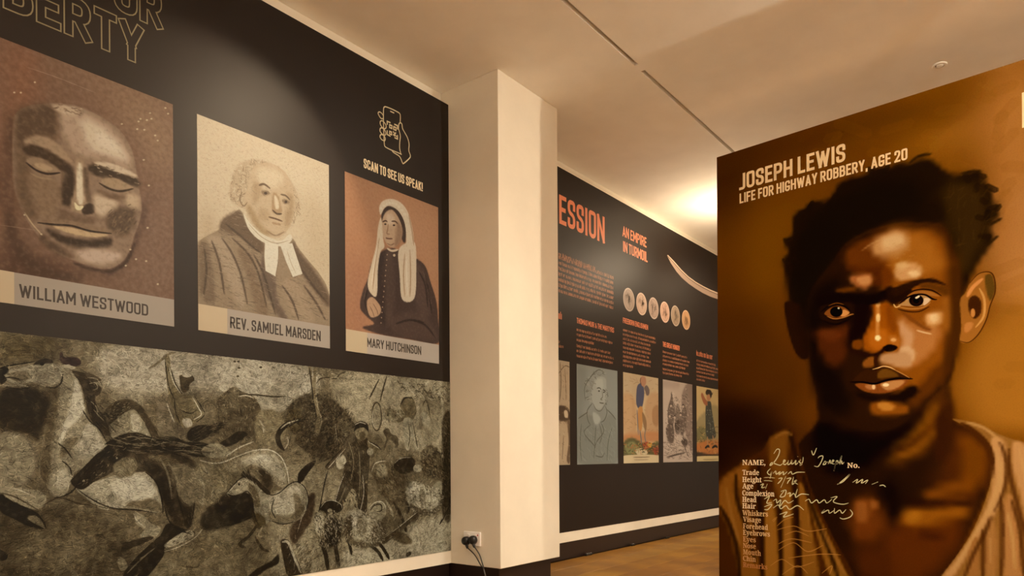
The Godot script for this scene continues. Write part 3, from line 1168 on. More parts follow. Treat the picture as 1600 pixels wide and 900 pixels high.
func mask_picture() -> void:
	var x0 := 0.685
	var x1 := 1.295
	var c := Canvas.new(on_wall, x0, x1, STRIP_TOP, POSTER_TOP, 640, 0x7d5a44)
	# stained plate
	c.P(0x8a5a40, 30, [0, 60, 60, 90, 60, 200, 20, 330, 0, 330], 0.8)
	c.P(0x9a7658, 40, [100, 110, 268, 170, 268, 300, 200, 200], 0.7)
	c.P(0x86644e, 30, [215, 330, 272, 300, 272, 460, 200, 440], 0.8)
	c.P(0x5a3a28, 25, [0, 380, 60, 400, 120, 430, 60, 450, 0, 440], 0.9)
	c.P(0x4e3424, 12, [10, 200, 22, 180, 16, 300, 30, 370, 60, 410, 100, 425, 150, 430, 90, 440, 30, 410, 5, 340, 2, 260], 0.8)
	c.P(0x644636, 10, [190, 400, 218, 330, 232, 300, 226, 350, 205, 400, 180, 430, 150, 430])
	# shell of the face
	c.P(0x94745a, 1.6, [20, 196, 26, 176, 44, 166, 78, 162, 110, 164, 130, 170, 160, 184, 186, 203, 203, 228, 210, 250, 214, 275, 218, 300, 221, 325, 218, 345, 210, 368, 203, 390, 192, 408, 170, 420, 140, 416, 118, 408, 90, 396, 62, 372, 42, 345, 30, 320, 21, 290, 19, 240])
	c.P(0x5c432f, 10, [20, 196, 30, 170, 62, 163, 86, 166, 92, 196, 84, 220, 60, 214, 40, 222, 26, 244, 22, 220], 0.95)
	c.P(0x6b5039, 8, [22, 240, 34, 234, 46, 250, 48, 280, 56, 310, 60, 340, 44, 342, 30, 318, 22, 286], 0.9)
	c.P(0x8c6c50, 8, [44, 272, 70, 276, 94, 288, 96, 316, 84, 340, 62, 338, 50, 306])
	c.P(0xb7967a, 8, [96, 170, 130, 176, 164, 192, 192, 222, 206, 252, 196, 262, 170, 252, 142, 246, 122, 244, 108, 226, 96, 200])
	c.P(0xd8bc9c, 9, [128, 186, 160, 200, 188, 228, 198, 248, 178, 246, 150, 238, 134, 222])
	c.P(0xe4cbae, 6, [150, 204, 176, 220, 186, 236, 168, 234, 150, 222], 0.8)
	c.P(0xc9aa8a, 4, [80, 164, 104, 166, 124, 172, 112, 182, 92, 176], 0.8)
	c.D([0x6a4d38, 0xd2b494], 40, [84, 162, 132, 170, 126, 182, 86, 176], 2, Vector2(2, 6), 0.2, 0.6, 0.5)
	# brows and eyes
	c.P(0xa88768, 4, [36, 222, 56, 212, 80, 218, 102, 238, 114, 254, 102, 252, 78, 236, 54, 228])
	c.P(0x46311f, 4, [34, 232, 52, 226, 72, 234, 92, 246, 108, 258, 106, 268, 90, 264, 68, 250, 46, 244])
	c.P(0x3e2b1c, 5, [98, 256, 112, 262, 117, 284, 112, 318, 100, 322, 94, 300, 100, 276])
	c.P(0x97775a, 3, [40, 250, 58, 246, 80, 256, 92, 268, 78, 272, 56, 266])
	c.P(0xb4936f, 2, [54, 256, 68, 256, 82, 264, 72, 268, 58, 262])
	c.S(0x33231a, 3, [40, 254, 56, 266, 74, 272, 94, 270], 0.9)
	c.S(0xab8a66, 2.2, [46, 270, 62, 278, 82, 280], 1.2, 0.7)
	c.P(0x3f2c1c, 4, [136, 262, 150, 256, 174, 263, 196, 272, 216, 282, 216, 292, 196, 287, 170, 278, 148, 274])
	c.P(0xd3b594, 2.4, [146, 254, 172, 255, 198, 265, 216, 277, 196, 273, 170, 265])
	c.D([0x4e3825, 0xc7a886], 40, [150, 256, 214, 276, 216, 288, 150, 268], 1.4, Vector2(3, 7), 0.3, 0.3, 0.6)
	c.P(0xa98866, 2, [158, 282, 178, 278, 200, 288, 208, 294, 190, 296, 168, 292])
	c.S(0x392818, 3, [154, 286, 170, 295, 188, 299, 208, 295], 0.9)
	c.P(0x6b4e36, 4, [150, 296, 170, 302, 192, 305, 204, 300, 196, 312, 168, 310], 0.8)
	# nose
	c.P(0xa98868, 3, [118, 252, 130, 254, 134, 290, 142, 320, 138, 332, 118, 332, 110, 322, 118, 290])
	c.P(0xe4cba8, 2.5, [121, 260, 127, 258, 129, 290, 130, 314, 124, 320, 119, 302])
	c.P(0x453020, 3, [130, 262, 136, 268, 140, 300, 144, 318, 136, 316, 131, 292], 0.6)
	c.P(0x3f2b1c, 2, [128, 324, 138, 318, 148, 322, 146, 333, 130, 335])
	c.P(0xeed7a6, 1, [116, 316, 122, 322, 130, 322, 126, 328, 118, 327])
	c.P(0xd2b290, 6, [146, 304, 168, 310, 184, 318, 178, 332, 160, 338, 148, 328])
	c.P(0xc6a582, 6, [196, 304, 214, 304, 217, 322, 206, 330, 196, 320])
	c.P(0x5f4733, 7, [170, 332, 192, 322, 212, 330, 208, 352, 196, 368, 176, 364, 164, 348])
	c.D([0x503a28, 0x8f6e50], 60, [168, 324, 216, 318, 212, 352, 190, 374, 166, 352], 1.8, Vector2(3, 7), -0.9, 0.5, 0.5)
	c.P(0x725640, 5, [96, 326, 120, 336, 150, 342, 140, 350, 108, 346, 90, 342])
	# mouth
	c.P(0x8c6c50, 3, [62, 346, 90, 342, 118, 347, 150, 354, 176, 362, 160, 366, 120, 361, 84, 356])
	c.S(0x2e1f14, 3, [58, 348, 84, 351, 112, 353, 140, 361, 174, 365], 0.7)
	c.P(0xcba67a, 2, [82, 354, 110, 356, 140, 363, 168, 367, 150, 371, 116, 367])
	c.P(0x3c2a1c, 5, [70, 356, 100, 368, 140, 375, 174, 372, 168, 386, 130, 388, 92, 378])
	c.P(0xc8a78c, 7, [118, 394, 140, 388, 166, 390, 190, 396, 178, 410, 150, 412, 128, 406])
	c.P(0x5f4531, 6, [62, 364, 92, 384, 116, 402, 88, 396, 64, 378])
	c.S(0xd0ae84, 2, [38, 332, 50, 350, 66, 368], 1, 0.8)
	c.S(0x3a281b, 5, [112, 410, 140, 420, 172, 424, 196, 410, 210, 380], 2.5, 0.7)
	c.smear(2.6)
	c.S(0x33231a, 2, [42, 255, 57, 266, 74, 271, 92, 270], 1.0, 0.6)
	c.S(0x392818, 2, [156, 287, 170, 295, 188, 299, 206, 295], 1.0, 0.6)
	c.S(0x2e1f14, 2.2, [60, 348, 84, 351, 112, 353, 140, 361, 172, 365], 0.9, 0.7)
	c.P(0xeed7a6, 1, [117, 317, 122, 322, 129, 322, 125, 327, 119, 326], 0.8)
	# scratches and specks
	for p in [[38, 336], [64, 366], [22, 145], [32, 145], [54, 129], [203, 390], [236, 186], [234, 177], [216, 190], [219, 186], [229, 188], [214, 202], [225, 203], [190, 194], [258, 169], [262, 178], [242, 212], [246, 220], [224, 250], [232, 290], [230, 356], [196, 415], [212, 405], [228, 408], [246, 444]]:
		c.E(0xd8bd94, p[0], p[1], 1.8, 1.4, 0.6, 0.8)
	c.S(0xb49478, 1.2, [40, 105, 90, 122, 150, 146], 0.6, 0.5)
	c.S(0xb49478, 1.0, [0, 352, 30, 356, 56, 360], 0.6, 0.5)
	c.grain(noise_image(320, 380, 0.08, 21, 3), 0xc09c7c, 0x3a261a, 0.5)
	poster("portrait_poster", "brown photograph of a pale plaster face mask with closed eyes", x0, x1, c, "WILLIAM WESTWOOD", [Vector2(29.5, 466), Vector2(231, 492.5), Vector2(29.5, 445), Vector2(231, 475)], 0x837e79, 0.105)


func clergyman_picture() -> void:
	var x0 := 1.387
	var x1 := 1.997
	var c := Canvas.new(on_wall, x0, x1, STRIP_TOP, POSTER_TOP, 640, 0xd6ba97)
	c.P(0xdcc2a0, 30, [330, 210, 480, 260, 500, 330, 400, 250], 0.7)
	c.P(0xbfa07c, 18, [310, 330, 340, 340, 330, 380, 308, 390], 0.6)
	c.P(0xc2a37e, 20, [470, 300, 512, 330, 514, 440, 480, 400], 0.5)
	# gown
	c.P(0x9b7f62, 1.2, [308, 392, 312, 376, 328, 366, 342, 358, 348, 344, 362, 336, 374, 328, 384, 346, 400, 366, 420, 378, 440, 384, 455, 372, 466, 388, 482, 408, 500, 430, 513, 458, 514, 512, 310, 480])
	c.P(0x6f5640, 4, [342, 358, 350, 340, 374, 330, 384, 348, 404, 370, 414, 390, 400, 392, 380, 374, 362, 366], 0.95)
	c.P(0x665040, 4, [414, 392, 428, 430, 434, 470, 450, 500, 440, 500, 420, 470, 406, 430], 0.8)
	c.P(0x624b38, 4, [455, 376, 470, 398, 494, 428, 513, 462, 513, 480, 492, 456, 474, 432, 462, 410], 0.9)
	c.P(0xb09476, 5, [322, 372, 340, 368, 356, 382, 372, 420, 384, 470, 372, 480, 356, 440, 340, 400], 0.9)
	c.P(0x7c634b, 5, [310, 384, 322, 380, 330, 410, 336, 470, 318, 470, 310, 440], 0.9)
	c.P(0x86694e, 5, [370, 388, 392, 400, 406, 440, 420, 490, 400, 486, 388, 440], 0.8)
	c.P(0xab8d6e, 5, [440, 440, 462, 440, 480, 470, 490, 505, 462, 500, 448, 470], 0.8)
	for s in [[346, 372, 362, 396, 376, 430, 386, 476], [330, 376, 342, 410, 350, 460], [362, 372, 388, 398, 404, 430, 416, 480], [318, 384, 322, 420, 318, 460], [440, 446, 456, 470, 466, 500], [470, 420, 488, 446, 508, 470], [396, 398, 412, 430, 430, 492], [352, 350, 372, 366, 392, 384, 408, 396], [474, 446, 494, 474, 508, 500]]:
		c.S(0x4e3b2c, 3.5, s, 1.4, 0.75)
	c.D([0x5a4534, 0x6b543f], 520, [312, 384, 350, 350, 376, 334, 412, 384, 440, 440, 460, 380, 512, 460, 512, 505, 312, 476], 0.9, Vector2(5, 12), 0.35, 0.25, 0.4)
	c.D([0xb99d7c], 160, [312, 384, 350, 350, 376, 334, 412, 384, 440, 440, 460, 380, 512, 460, 512, 505, 312, 476], 0.9, Vector2(5, 10), 0.35, 0.25, 0.45)
	# curly hair
	c.P(0xc4a683, 2.5, [358, 300, 360, 284, 366, 268, 374, 256, 392, 250, 412, 252, 432, 260, 446, 272, 458, 290, 468, 316, 466, 334, 456, 352, 460, 320, 450, 296, 420, 270, 396, 274, 388, 300, 386, 326, 372, 322, 360, 312])
	c.D([0x8c7054, 0x9d8162, 0xdcc4a0], 260, [356, 308, 360, 282, 372, 258, 394, 249, 420, 254, 400, 268, 388, 292, 386, 326, 372, 322], 1.0, Vector2(4, 9), 0.9, 1.4, 0.6)
	c.D([0x8c7054, 0xdcc4a0], 90, [452, 290, 464, 308, 470, 326, 462, 344, 454, 352, 460, 318], 0.9, Vector2(3, 8), 1.2, 1.0, 0.6)
	# face
	c.P(0xcbab86, 1.5, [388, 282, 396, 262, 412, 255, 430, 259, 446, 271, 456, 292, 460, 316, 458, 338, 450, 358, 434, 372, 416, 368, 402, 356, 390, 340, 382, 320])
	c.P(0xdcbf9b, 7, [400, 266, 424, 262, 442, 278, 430, 294, 408, 290])
	c.P(0xa8875f, 5, [384, 318, 396, 330, 408, 352, 424, 366, 410, 366, 394, 348], 0.8)
	c.P(0xa4835f, 5, [448, 300, 458, 310, 456, 340, 446, 356, 444, 336, 450, 322], 0.7)
	c.P(0xb08f6b, 4, [396, 286, 408, 290, 404, 312, 394, 318], 0.7)
	c.P(0xb3926d, 4, [406, 326, 420, 332, 418, 346, 404, 342], 0.6)
	c.S(0x6f563f, 3, [404, 290, 412, 288, 422, 295], 0.7)
	c.S(0x6f563f, 2.5, [438, 304, 446, 306, 453, 313], 0.7)
	c.P(0x8c6f52, 1.5, [408, 299, 416, 298, 421, 303, 412, 306], 0.9)
	c.E(0x4d3929, 414.5, 302, 2.4, 2.0, 0.4)
	c.P(0x8c6f52, 1.5, [440, 313, 447, 312, 452, 317, 444, 319], 0.9)
	c.E(0x4d3929, 446, 315.5, 2.2, 2.0, 0.4)
	c.P(0xb08c66, 2, [426, 302, 434, 306, 438, 322, 440, 332, 430, 334, 424, 328])
	c.P(0xdfc3a0, 1.6, [428, 306, 433, 310, 436, 324, 430, 326])
	c.S(0x5e4733, 2.6, [425, 328, 432, 334, 440, 334], 0.7)
	c.S(0x6d4f38, 2.4, [419, 339, 430, 342, 441, 346], 0.6)
	c.S(0xa8835f, 3, [424, 348, 432, 350, 438, 351], 1, 0.8)
	c.S(0x917254, 2, [416, 360, 430, 368, 444, 362], 1, 0.8)
	c.S(0x8c6f52, 1.6, [378, 300, 374, 312, 380, 322, 386, 316], 0.6)
	# white neckcloth and bands
	c.P(0xdfcbae, 0.8, [380, 334, 388, 346, 404, 362, 424, 373, 440, 376, 452, 366, 456, 374, 446, 384, 428, 384, 406, 376, 388, 358])
	c.Q(0xe3d0b4, 0.6, [413, 378, 434, 382, 435, 404, 430, 432, 414, 423, 412, 400])
	c.Q(0xdfccb0, 0.6, [437, 382, 456, 380, 464, 404, 472, 428, 457, 433, 446, 408])
	c.S(0x8d7256, 1.6, [413, 380, 412, 402, 414, 423], 0.5, 0.8)
	c.S(0x8d7256, 1.4, [435, 386, 434, 410, 430, 431], 0.5, 0.8)
	c.S(0xa58a6a, 1.2, [388, 350, 408, 370, 430, 380, 450, 376], 0.5, 0.8)
	c.S(0xb79c7c, 1.2, [448, 392, 454, 410, 462, 428], 0.6, 0.8)
	c.D([0xb3946f, 0xc9ab86], 500, [310, 190, 512, 262, 512, 500, 312, 470], 0.7, Vector2(2, 5), 0.6, 1.5, 0.25)
	c.engrave(5000, Vector2(5, 13), 0.72, 1.12, 0.5, 0.01)
	c.grain(noise_image(320, 380, 0.12, 23, 2), 0xe8d2b0, 0x7a5f48, 0.22)
	poster("portrait_poster", "pale pencil portrait of an old clergyman in a dark gown and white bands", x0, x1, c, "REV. SAMUEL MARSDEN", [Vector2(359, 514), Vector2(500.5, 532), Vector2(359, 495), Vector2(500.5, 517)], 0x8b8681, 0.118)


func woman_picture() -> void:
	var x0 := 2.086
	var x1 := 2.696
	var c := Canvas.new(on_wall, x0, x1, STRIP_TOP, POSTER_TOP, 640, 0xb27a55)
	c.P(0xbd8660, 30, [545, 290, 680, 340, 682, 440, 600, 340], 0.7)
	c.P(0xa87050, 20, [540, 400, 575, 420, 570, 520, 540, 520], 0.7)
	c.D([0xc08c66, 0xa46c4a], 420, [540, 272, 683, 325, 684, 530, 540, 512], 1.2, Vector2(2, 6), 0.9, 0.5, 0.3)
	# dress
	c.P(0x47322a, 1.5, [562, 480, 566, 456, 574, 436, 580, 412, 592, 396, 612, 388, 630, 394, 650, 404, 664, 416, 672, 440, 681, 470, 684, 500, 684, 536, 640, 530, 600, 524, 566, 512, 584, 506, 572, 494])
	c.P(0x36251f, 4, [586, 410, 604, 392, 612, 440, 606, 500, 590, 500, 584, 460], 0.8)
	c.P(0x5d4538, 5, [600, 400, 612, 396, 616, 450, 612, 500, 602, 500], 0.7)
	c.P(0x5f463a, 6, [640, 408, 660, 420, 668, 450, 672, 490, 656, 500, 648, 460], 0.7)
	c.P(0x5a4236, 5, [610, 500, 640, 486, 670, 500, 680, 530, 620, 524], 0.7)
	for s in [[664, 430, 670, 460, 674, 490], [654, 424, 664, 446, 668, 480], [644, 500, 664, 508, 680, 528], [574, 452, 570, 474, 578, 492], [618, 506, 640, 500, 662, 504]]:
		c.S(0x2a1c17, 3, s, 1, 0.8)
	for s in [[660, 424, 668, 444], [668, 452, 674, 476], [572, 446, 568, 468]]:
		c.S(0x7a5d4a, 2.2, s, 1, 0.8)
	for k in 14:
		c.E(0xa88468, 604.5 - k * 0.75, 398 + k * 8.2, 1.0, 1.2, 0.3, 0.9)
	# hand
	c.P(0xb98c68, 1, [573, 470, 580, 464, 588, 470, 595, 482, 592, 492, 580, 496, 574, 486])
	c.S(0x7c5942, 1.2, [582, 474, 588, 484, 590, 492], 0.4)
	c.S(0x7c5942, 1.2, [577, 478, 582, 488, 584, 495], 0.4)
	# face and hair
	c.P(0x3e2b22, 1.5, [596, 350, 596, 332, 604, 322, 616, 324, 628, 338, 634, 356, 632, 380, 624, 366, 612, 336, 600, 342])
	c.P(0xc39a76, 1.2, [596, 346, 602, 332, 612, 328, 622, 340, 628, 358, 626, 374, 616, 386, 606, 384, 599, 372, 596, 360])
	c.P(0xd6b290, 4, [602, 336, 612, 334, 616, 348, 606, 352])
	c.P(0x8c654a, 3, [620, 346, 628, 358, 626, 376, 616, 386, 618, 366], 0.7)
	c.S(0x5a3c2b, 1.8, [597, 347, 602, 345, 605, 347], 0.4)
	c.S(0x5a3c2b, 1.8, [611, 346, 617, 346, 621, 350], 0.4)
	c.E(0x3c281d, 601.5, 350.5, 1.8, 1.2, 0.3)
	c.E(0x3c281d, 615, 352, 1.9, 1.3, 0.3)
	c.S(0x9a7252, 1.8, [606, 350, 605, 360, 604, 365, 609, 366], 0.6)
	c.S(0x6b4431, 1.8, [602, 372, 607, 373, 613, 373], 0.5)
	c.S(0x8f684c, 1.4, [604, 380, 610, 383, 616, 380], 0.6)
	# veil
	c.P(0xddbf9d, 1.0, [594, 336, 592, 324, 598, 314, 612, 311, 626, 317, 636, 330, 642, 348, 646, 372, 648, 420, 646, 456, 634, 468, 628, 464, 626, 430, 628, 400, 634, 380, 632, 350, 622, 330, 608, 322, 600, 326])
	c.P(0xd9bb98, 1.0, [595, 340, 598, 372, 600, 386, 594, 394, 590, 420, 588, 462, 577, 456, 574, 440, 580, 412, 587, 384, 590, 356])
	c.P(0xdcbe9c, 1.0, [622, 392, 634, 380, 648, 380, 650, 420, 647, 466, 628, 468, 624, 430])
	for s in [[632, 396, 630, 430, 632, 464], [640, 390, 641, 430, 640, 464], [592, 372, 586, 410, 582, 452], [638, 336, 643, 360, 646, 384]]:
		c.S(0xab835f, 2, s, 0.8, 0.8)
	for s in [[635, 400, 635, 430, 636, 462], [590, 380, 584, 414, 580, 446]]:
		c.S(0xecd3b4, 2, s, 0.8, 0.8)
	c.S(0xd8b895, 3, [604, 388, 612, 392, 622, 390], 0.5)
	c.E(0xcfae8a, 615.5, 399, 2, 2.2, 0.3)
	for k in 9:
		c.E(0xe4cbaa, 595 + k * 4.6, 326 - sin(k / 8.0 * PI) * 13 + k * 1.1, 2.4, 2.2, 0.6, 0.9)
	c.grain(noise_image(320, 380, 0.1, 29, 3), 0xd8a884, 0x5a3826, 0.28)
	poster("portrait_poster", "reddish photograph of a seated woman in a white veil and dark dress", x0, x1, c, "MARY HUTCHINSON", [Vector2(572.7, 543), Vector2(657.5, 553.7), Vector2(572.7, 528.6), Vector2(657.5, 540.7)], 0x96918d, 0.125)

# engraving of galloping horses, stockmen and sheep along the foot of the wall
func stampede_mural() -> void:
	var x0 := 0.56
	var x1 := -PIER_NEAR
	var foot := 0.1816
	var top := 1.0805
	var c := Canvas.new(on_wall, x0, x1, foot, top, 1800, 0x6c624c)
	c.feather = 0.8
	var lt := 0xa69f88
	var mid := 0x6f664f
	var dk := 0x2e271c
	# sky, smoke and ground
	c.P(0xaaa28c, 20, [170, 540, 300, 550, 470, 568, 500, 600, 440, 640, 330, 610, 200, 620, 150, 580])
	c.P(0x9a9076, 16, [540, 580, 704, 597, 704, 720, 640, 700, 560, 660, 520, 620])
	c.P(0x51472f, 18, [0, 520, 90, 530, 60, 560, 0, 560], 0.7)
	c.P(0x453b28, 16, [0, 610, 70, 612, 66, 672, 0, 672], 0.8)
	c.P(0x6b6350, 3, [0, 676, 26, 675, 48, 690, 60, 720, 40, 762, 0, 768])
	c.P(0x4c4331, 16, [0, 800, 120, 800, 190, 830, 190, 900, 0, 900], 0.8)
	c.P(0x645a44, 14, [60, 830, 150, 820, 180, 860, 60, 900, 20, 870], 0.8)
	c.P(0x6c624b, 14, [230, 870, 330, 830, 400, 830, 420, 870, 380, 900, 240, 900])
	c.P(0x90866c, 16, [440, 720, 560, 760, 620, 840, 704, 800, 704, 860, 460, 900, 420, 860, 430, 780], 0.9)
	c.P(0xa59c82, 10, [600, 840, 704, 800, 704, 862, 560, 890, 540, 860])
	c.D([0x4a412e, 0x857b60], 700, [0, 790, 200, 800, 400, 830, 440, 900, 0, 900], 1.2, Vector2(6, 18), -0.25, 0.3, 0.3)
	c.D([0x5c523c, 0xaaa288], 700, [440, 720, 704, 700, 704, 858, 440, 900], 1.1, Vector2(3, 9), -0.4, 0.7, 0.4)
	c.D([0x575040, 0xa39b82], 500, [0, 528, 480, 572, 480, 640, 200, 620, 0, 610], 0.8, Vector2(8, 22), 0.08, 0.08, 0.28)
	c.P(0x9e9680, 6, [424, 602, 440, 594, 458, 596, 466, 614, 452, 636, 430, 644, 400, 638, 392, 622, 410, 616])
	c.D([0xbdb69e], 40, [150, 555, 350, 565, 420, 575, 420, 585, 150, 580], 3, Vector2(3, 7), 0.1, 0.6, 0.5)
	# bush and trees in the middle ground
	c.P(0x4a4130, 5, [448, 646, 458, 626, 478, 616, 502, 618, 526, 630, 542, 656, 548, 690, 530, 716, 490, 712, 460, 690, 470, 668])
	c.P(0x4a4130, 4, [516, 640, 538, 642, 556, 672, 560, 704, 540, 722, 512, 714])
	c.P(0x50462f, 4, [444, 664, 456, 640, 470, 640, 466, 676])
	c.D([0x272117, 0x6b614a, 0x1f1a12], 420, [512, 640, 540, 640, 560, 676, 562, 712, 530, 724, 508, 714], 1.2, Vector2(3, 8), -1.1, 0.9, 0.7)
	c.D([0x272117, 0x6b614a, 0x1f1a12], 620, [446, 646, 458, 622, 480, 612, 510, 616, 532, 634, 548, 664, 550, 700, 520, 722, 480, 712, 462, 690], 1.2, Vector2(2, 5), 0.8, 1.5, 0.7)
	c.P(0x766b52, 1, [481, 573, 486, 574, 488, 596, 490, 574, 494, 574, 493, 606, 497, 636, 503, 656, 500, 672, 494, 682, 492, 664, 495, 650, 489, 622, 485, 596])
	c.S(0x2e271c, 2, [483, 575, 486, 600, 490, 630, 494, 654], 0.5)
	c.S(0x9b9278, 1.5, [492, 600, 496, 636, 502, 656, 498, 674], 0.5)
	c.S(0x4a4130, 2, [494, 600, 500, 592, 512, 590, 524, 592, 532, 584, 544, 580], 0.5)
	c.S(0xa59c82, 1.2, [512, 592, 526, 590, 534, 598, 544, 600], 0.4)
	c.D([0x3a3325, 0xb3ab92], 160, [420, 568, 545, 580, 560, 594, 480, 590, 420, 576], 1.1, Vector2(2, 6), 0.2, 1.2, 0.6)
	for k in [[366, 565], [372, 565], [373, 575], [371, 588], [407, 574]]:
		c.E(0x3a3325, k[0], k[1], 2.2, 1.6, 0.4, 0.9)
	# riders far back
	c.P(0x7a705a, 2, [246, 624, 258, 614, 262, 624, 272, 640, 284, 664, 292, 682, 266, 692, 246, 668])
	c.S(0xc2bba2, 1.6, [260, 630, 266, 646, 272, 660], 0.6)
	c.P(0x73694f, 1.2, [257, 560, 264, 556, 267, 578, 273, 600, 282, 616, 292, 618, 304, 620, 312, 632, 318, 648, 306, 660, 290, 668, 276, 660, 270, 640, 262, 612])
	c.S(0xc6bfa6, 1.49, [264, 574, 270, 596, 280, 612], 0.5)
	c.S(0xc6bfa6, 1.61, [300, 620, 310, 638, 314, 648, 302, 656], 0.5)
	c.P(0x4c422f, 1, [280, 592, 282, 586, 298, 586, 303, 594, 296, 600, 294, 610, 284, 612])
	c.P(0xb9b199, 0.8, [284, 587, 292, 583, 299, 587, 292, 590])
	c.S(0x6c624c, 3.5, [232, 576, 248, 566, 262, 554, 274, 551], 1.2, 0.9)
	c.P(0xb8b098, 1, [284, 656, 296, 654, 300, 664, 290, 668])
	c.P(0x5c523e, 2, [326, 672, 336, 650, 340, 624, 352, 612, 366, 604, 378, 612, 398, 622, 408, 646, 396, 680, 350, 692])
	c.D([0x332c20, 0x9a9279], 160, [328, 670, 342, 620, 366, 604, 400, 622, 410, 650, 390, 690, 340, 690], 1.2, Vector2(2, 6), 1.2, 0.9, 0.6)
	c.P(0xb5ad95, 0.8, [340, 606, 350, 601, 358, 606, 350, 612])
	c.S(0x3e3626, 2.2, [366, 616, 398, 617, 428, 620, 446, 619], 0.4)
	c.S(0xb5ad95, 2, [372, 620, 384, 618, 396, 622], 0.5)
	c.P(0x7d7359, 3, [400, 650, 420, 640, 440, 650, 446, 676, 430, 694, 400, 690])
	c.S(0xa89f86, 3, [404, 656, 410, 664, 412, 676], 0.8)
	# horse at far left: head, neck, chest
	c.P(0x7f765f, 1.4, [0, 577, 12, 573, 30, 570, 50, 566, 70, 563, 88, 564, 98, 572, 100, 586, 94, 600, 82, 606, 66, 602, 48, 600, 30, 606, 0, 603])
	c.P(0x9b937c, 3, [52, 574, 74, 568, 92, 574, 94, 592, 82, 602, 62, 598, 54, 588])
	c.P(0x3a3224, 2, [0, 576, 14, 574, 12, 582, 4, 588, 8, 596, 0, 600])
	c.P(0x6b614b, 2, [10, 582, 30, 576, 46, 580, 44, 596, 24, 600, 8, 594])
	c.S(0xb3ab92, 1.6, [2, 601, 20, 603, 34, 602, 48, 606], 0.5)
	c.S(0xaaa289, 1.6, [58, 598, 72, 604, 86, 602, 94, 596], 0.5)
	c.P(0x362d26, 1, [52, 570, 58, 564, 72, 560, 82, 564, 78, 570, 66, 574, 56, 574])
	c.P(0x3a2c2a, 1, [93, 552, 97, 551, 100, 558, 112, 558, 122, 560, 126, 568, 118, 572, 102, 570, 94, 564])
	c.P(0xa49c84, 1, [94, 572, 104, 570, 118, 574, 112, 578, 98, 578])
	c.P(0x948c74, 1.6, [92, 578, 108, 578, 120, 588, 127, 606, 132, 634, 138, 654, 152, 668, 166, 690, 164, 704, 140, 726, 116, 740, 104, 770, 84, 776, 72, 758, 60, 740, 66, 690, 76, 640, 82, 606])
	c.P(0x5a503c, 7, [62, 742, 66, 690, 76, 640, 84, 604, 94, 610, 96, 640, 90, 680, 82, 720, 74, 756], 0.95)
	c.P(0xb9b39b, 4, [116, 592, 126, 610, 130, 640, 122, 656, 104, 672, 92, 694, 94, 672, 104, 650, 112, 624])
	c.P(0xaea78e, 5, [140, 664, 156, 680, 162, 700, 140, 716, 118, 716, 116, 700, 130, 686])
	c.P(0x6e654f, 3, [100, 690, 122, 684, 108, 706, 92, 716])
	c.P(0xb0a990, 4, [92, 736, 108, 732, 110, 752, 100, 764, 86, 760])
	c.D([0x5a503c, 0xc0b9a1], 260, [66, 700, 82, 612, 100, 582, 122, 594, 134, 640, 164, 694, 150, 722, 100, 766, 70, 752], 0.8, Vector2(4, 10), 0.9, 0.3, 0.35)
	c.S(0x4a4130, 1.2, [138, 692, 136, 704, 140, 706], 0.5, 0.7)
	c.P(0x3c3325, 1.2, [112, 580, 128, 582, 142, 584, 158, 594, 148, 598, 158, 606, 156, 616, 148, 622, 154, 640, 166, 650, 184, 662, 176, 668, 182, 678, 164, 680, 150, 666, 140, 652, 132, 622, 124, 598])
	for s in [[136, 590, 150, 592, 156, 600], [138, 600, 148, 598, 152, 606, 144, 610], [146, 640, 158, 654, 172, 664], [140, 626, 150, 636, 152, 648]]:
		c.S(0x9b9279, 1.6, s, 0.5, 0.8)
	c.P(0x8f876f, 1.2, [0, 756, 22, 760, 46, 764, 64, 768, 72, 778, 68, 790, 54, 796, 30, 788, 0, 776])
	c.S(0xc0b9a1, 1.36, [6, 762, 24, 764, 40, 770, 56, 778], 0.8)
	c.S(0x4a4130, 2, [0, 770, 22, 776, 44, 788, 58, 796], 0.7)
	c.P(0x241e15, 1.4, [0, 772, 14, 780, 34, 790, 56, 800, 68, 814, 70, 826, 44, 822, 20, 810, 0, 798])
	c.P(0x7d745c, 1.4, [42, 808, 56, 806, 66, 816, 70, 826, 62, 822, 50, 816])
	c.S(0x453b2a, 2, [66, 790, 92, 778, 120, 786, 144, 790], 0.8)
	c.P(0x2a2319, 2, [0, 860, 8, 864, 12, 872, 4, 876, 0, 874])
	# light horse behind, its belly and folded legs
	c.P(0x8b836b, 2, [170, 664, 184, 650, 208, 640, 222, 650, 240, 672, 246, 690, 214, 694, 180, 690])
	c.P(0xb0a990, 3, [204, 648, 216, 650, 220, 670, 208, 676])
	c.P(0x443b2a, 1.4, [160, 650, 170, 634, 190, 624, 208, 626, 222, 636, 232, 652, 244, 672, 248, 688, 236, 682, 226, 662, 210, 640, 196, 644, 180, 656, 168, 664])
	c.D([0x8a826a, 0x201a12], 70, [160, 652, 172, 632, 200, 626, 206, 640, 180, 660], 1.1, Vector2(2, 5), -0.5, 0.6, 0.7)
	c.P(0xa39c84, 1.6, [118, 762, 150, 752, 182, 742, 206, 738, 226, 738, 242, 752, 250, 772, 254, 796, 240, 802, 218, 796, 196, 794, 160, 796, 136, 780])
	c.P(0xb7b199, 6, [180, 748, 216, 742, 236, 758, 238, 776, 206, 778])
	c.P(0x6a604a, 4, [196, 790, 222, 778, 246, 784, 252, 800, 224, 796])
	c.S(0x5c523d, 1.6, [122, 776, 150, 790, 180, 796, 212, 796], 0.6)
	c.P(0x8e866e, 1.4, [210, 800, 224, 806, 236, 818, 250, 824, 246, 836, 232, 842, 218, 838, 224, 828, 212, 818])
	c.S(0xc0b9a1, 1.12, [208, 802, 214, 814, 224, 822], 0.5)
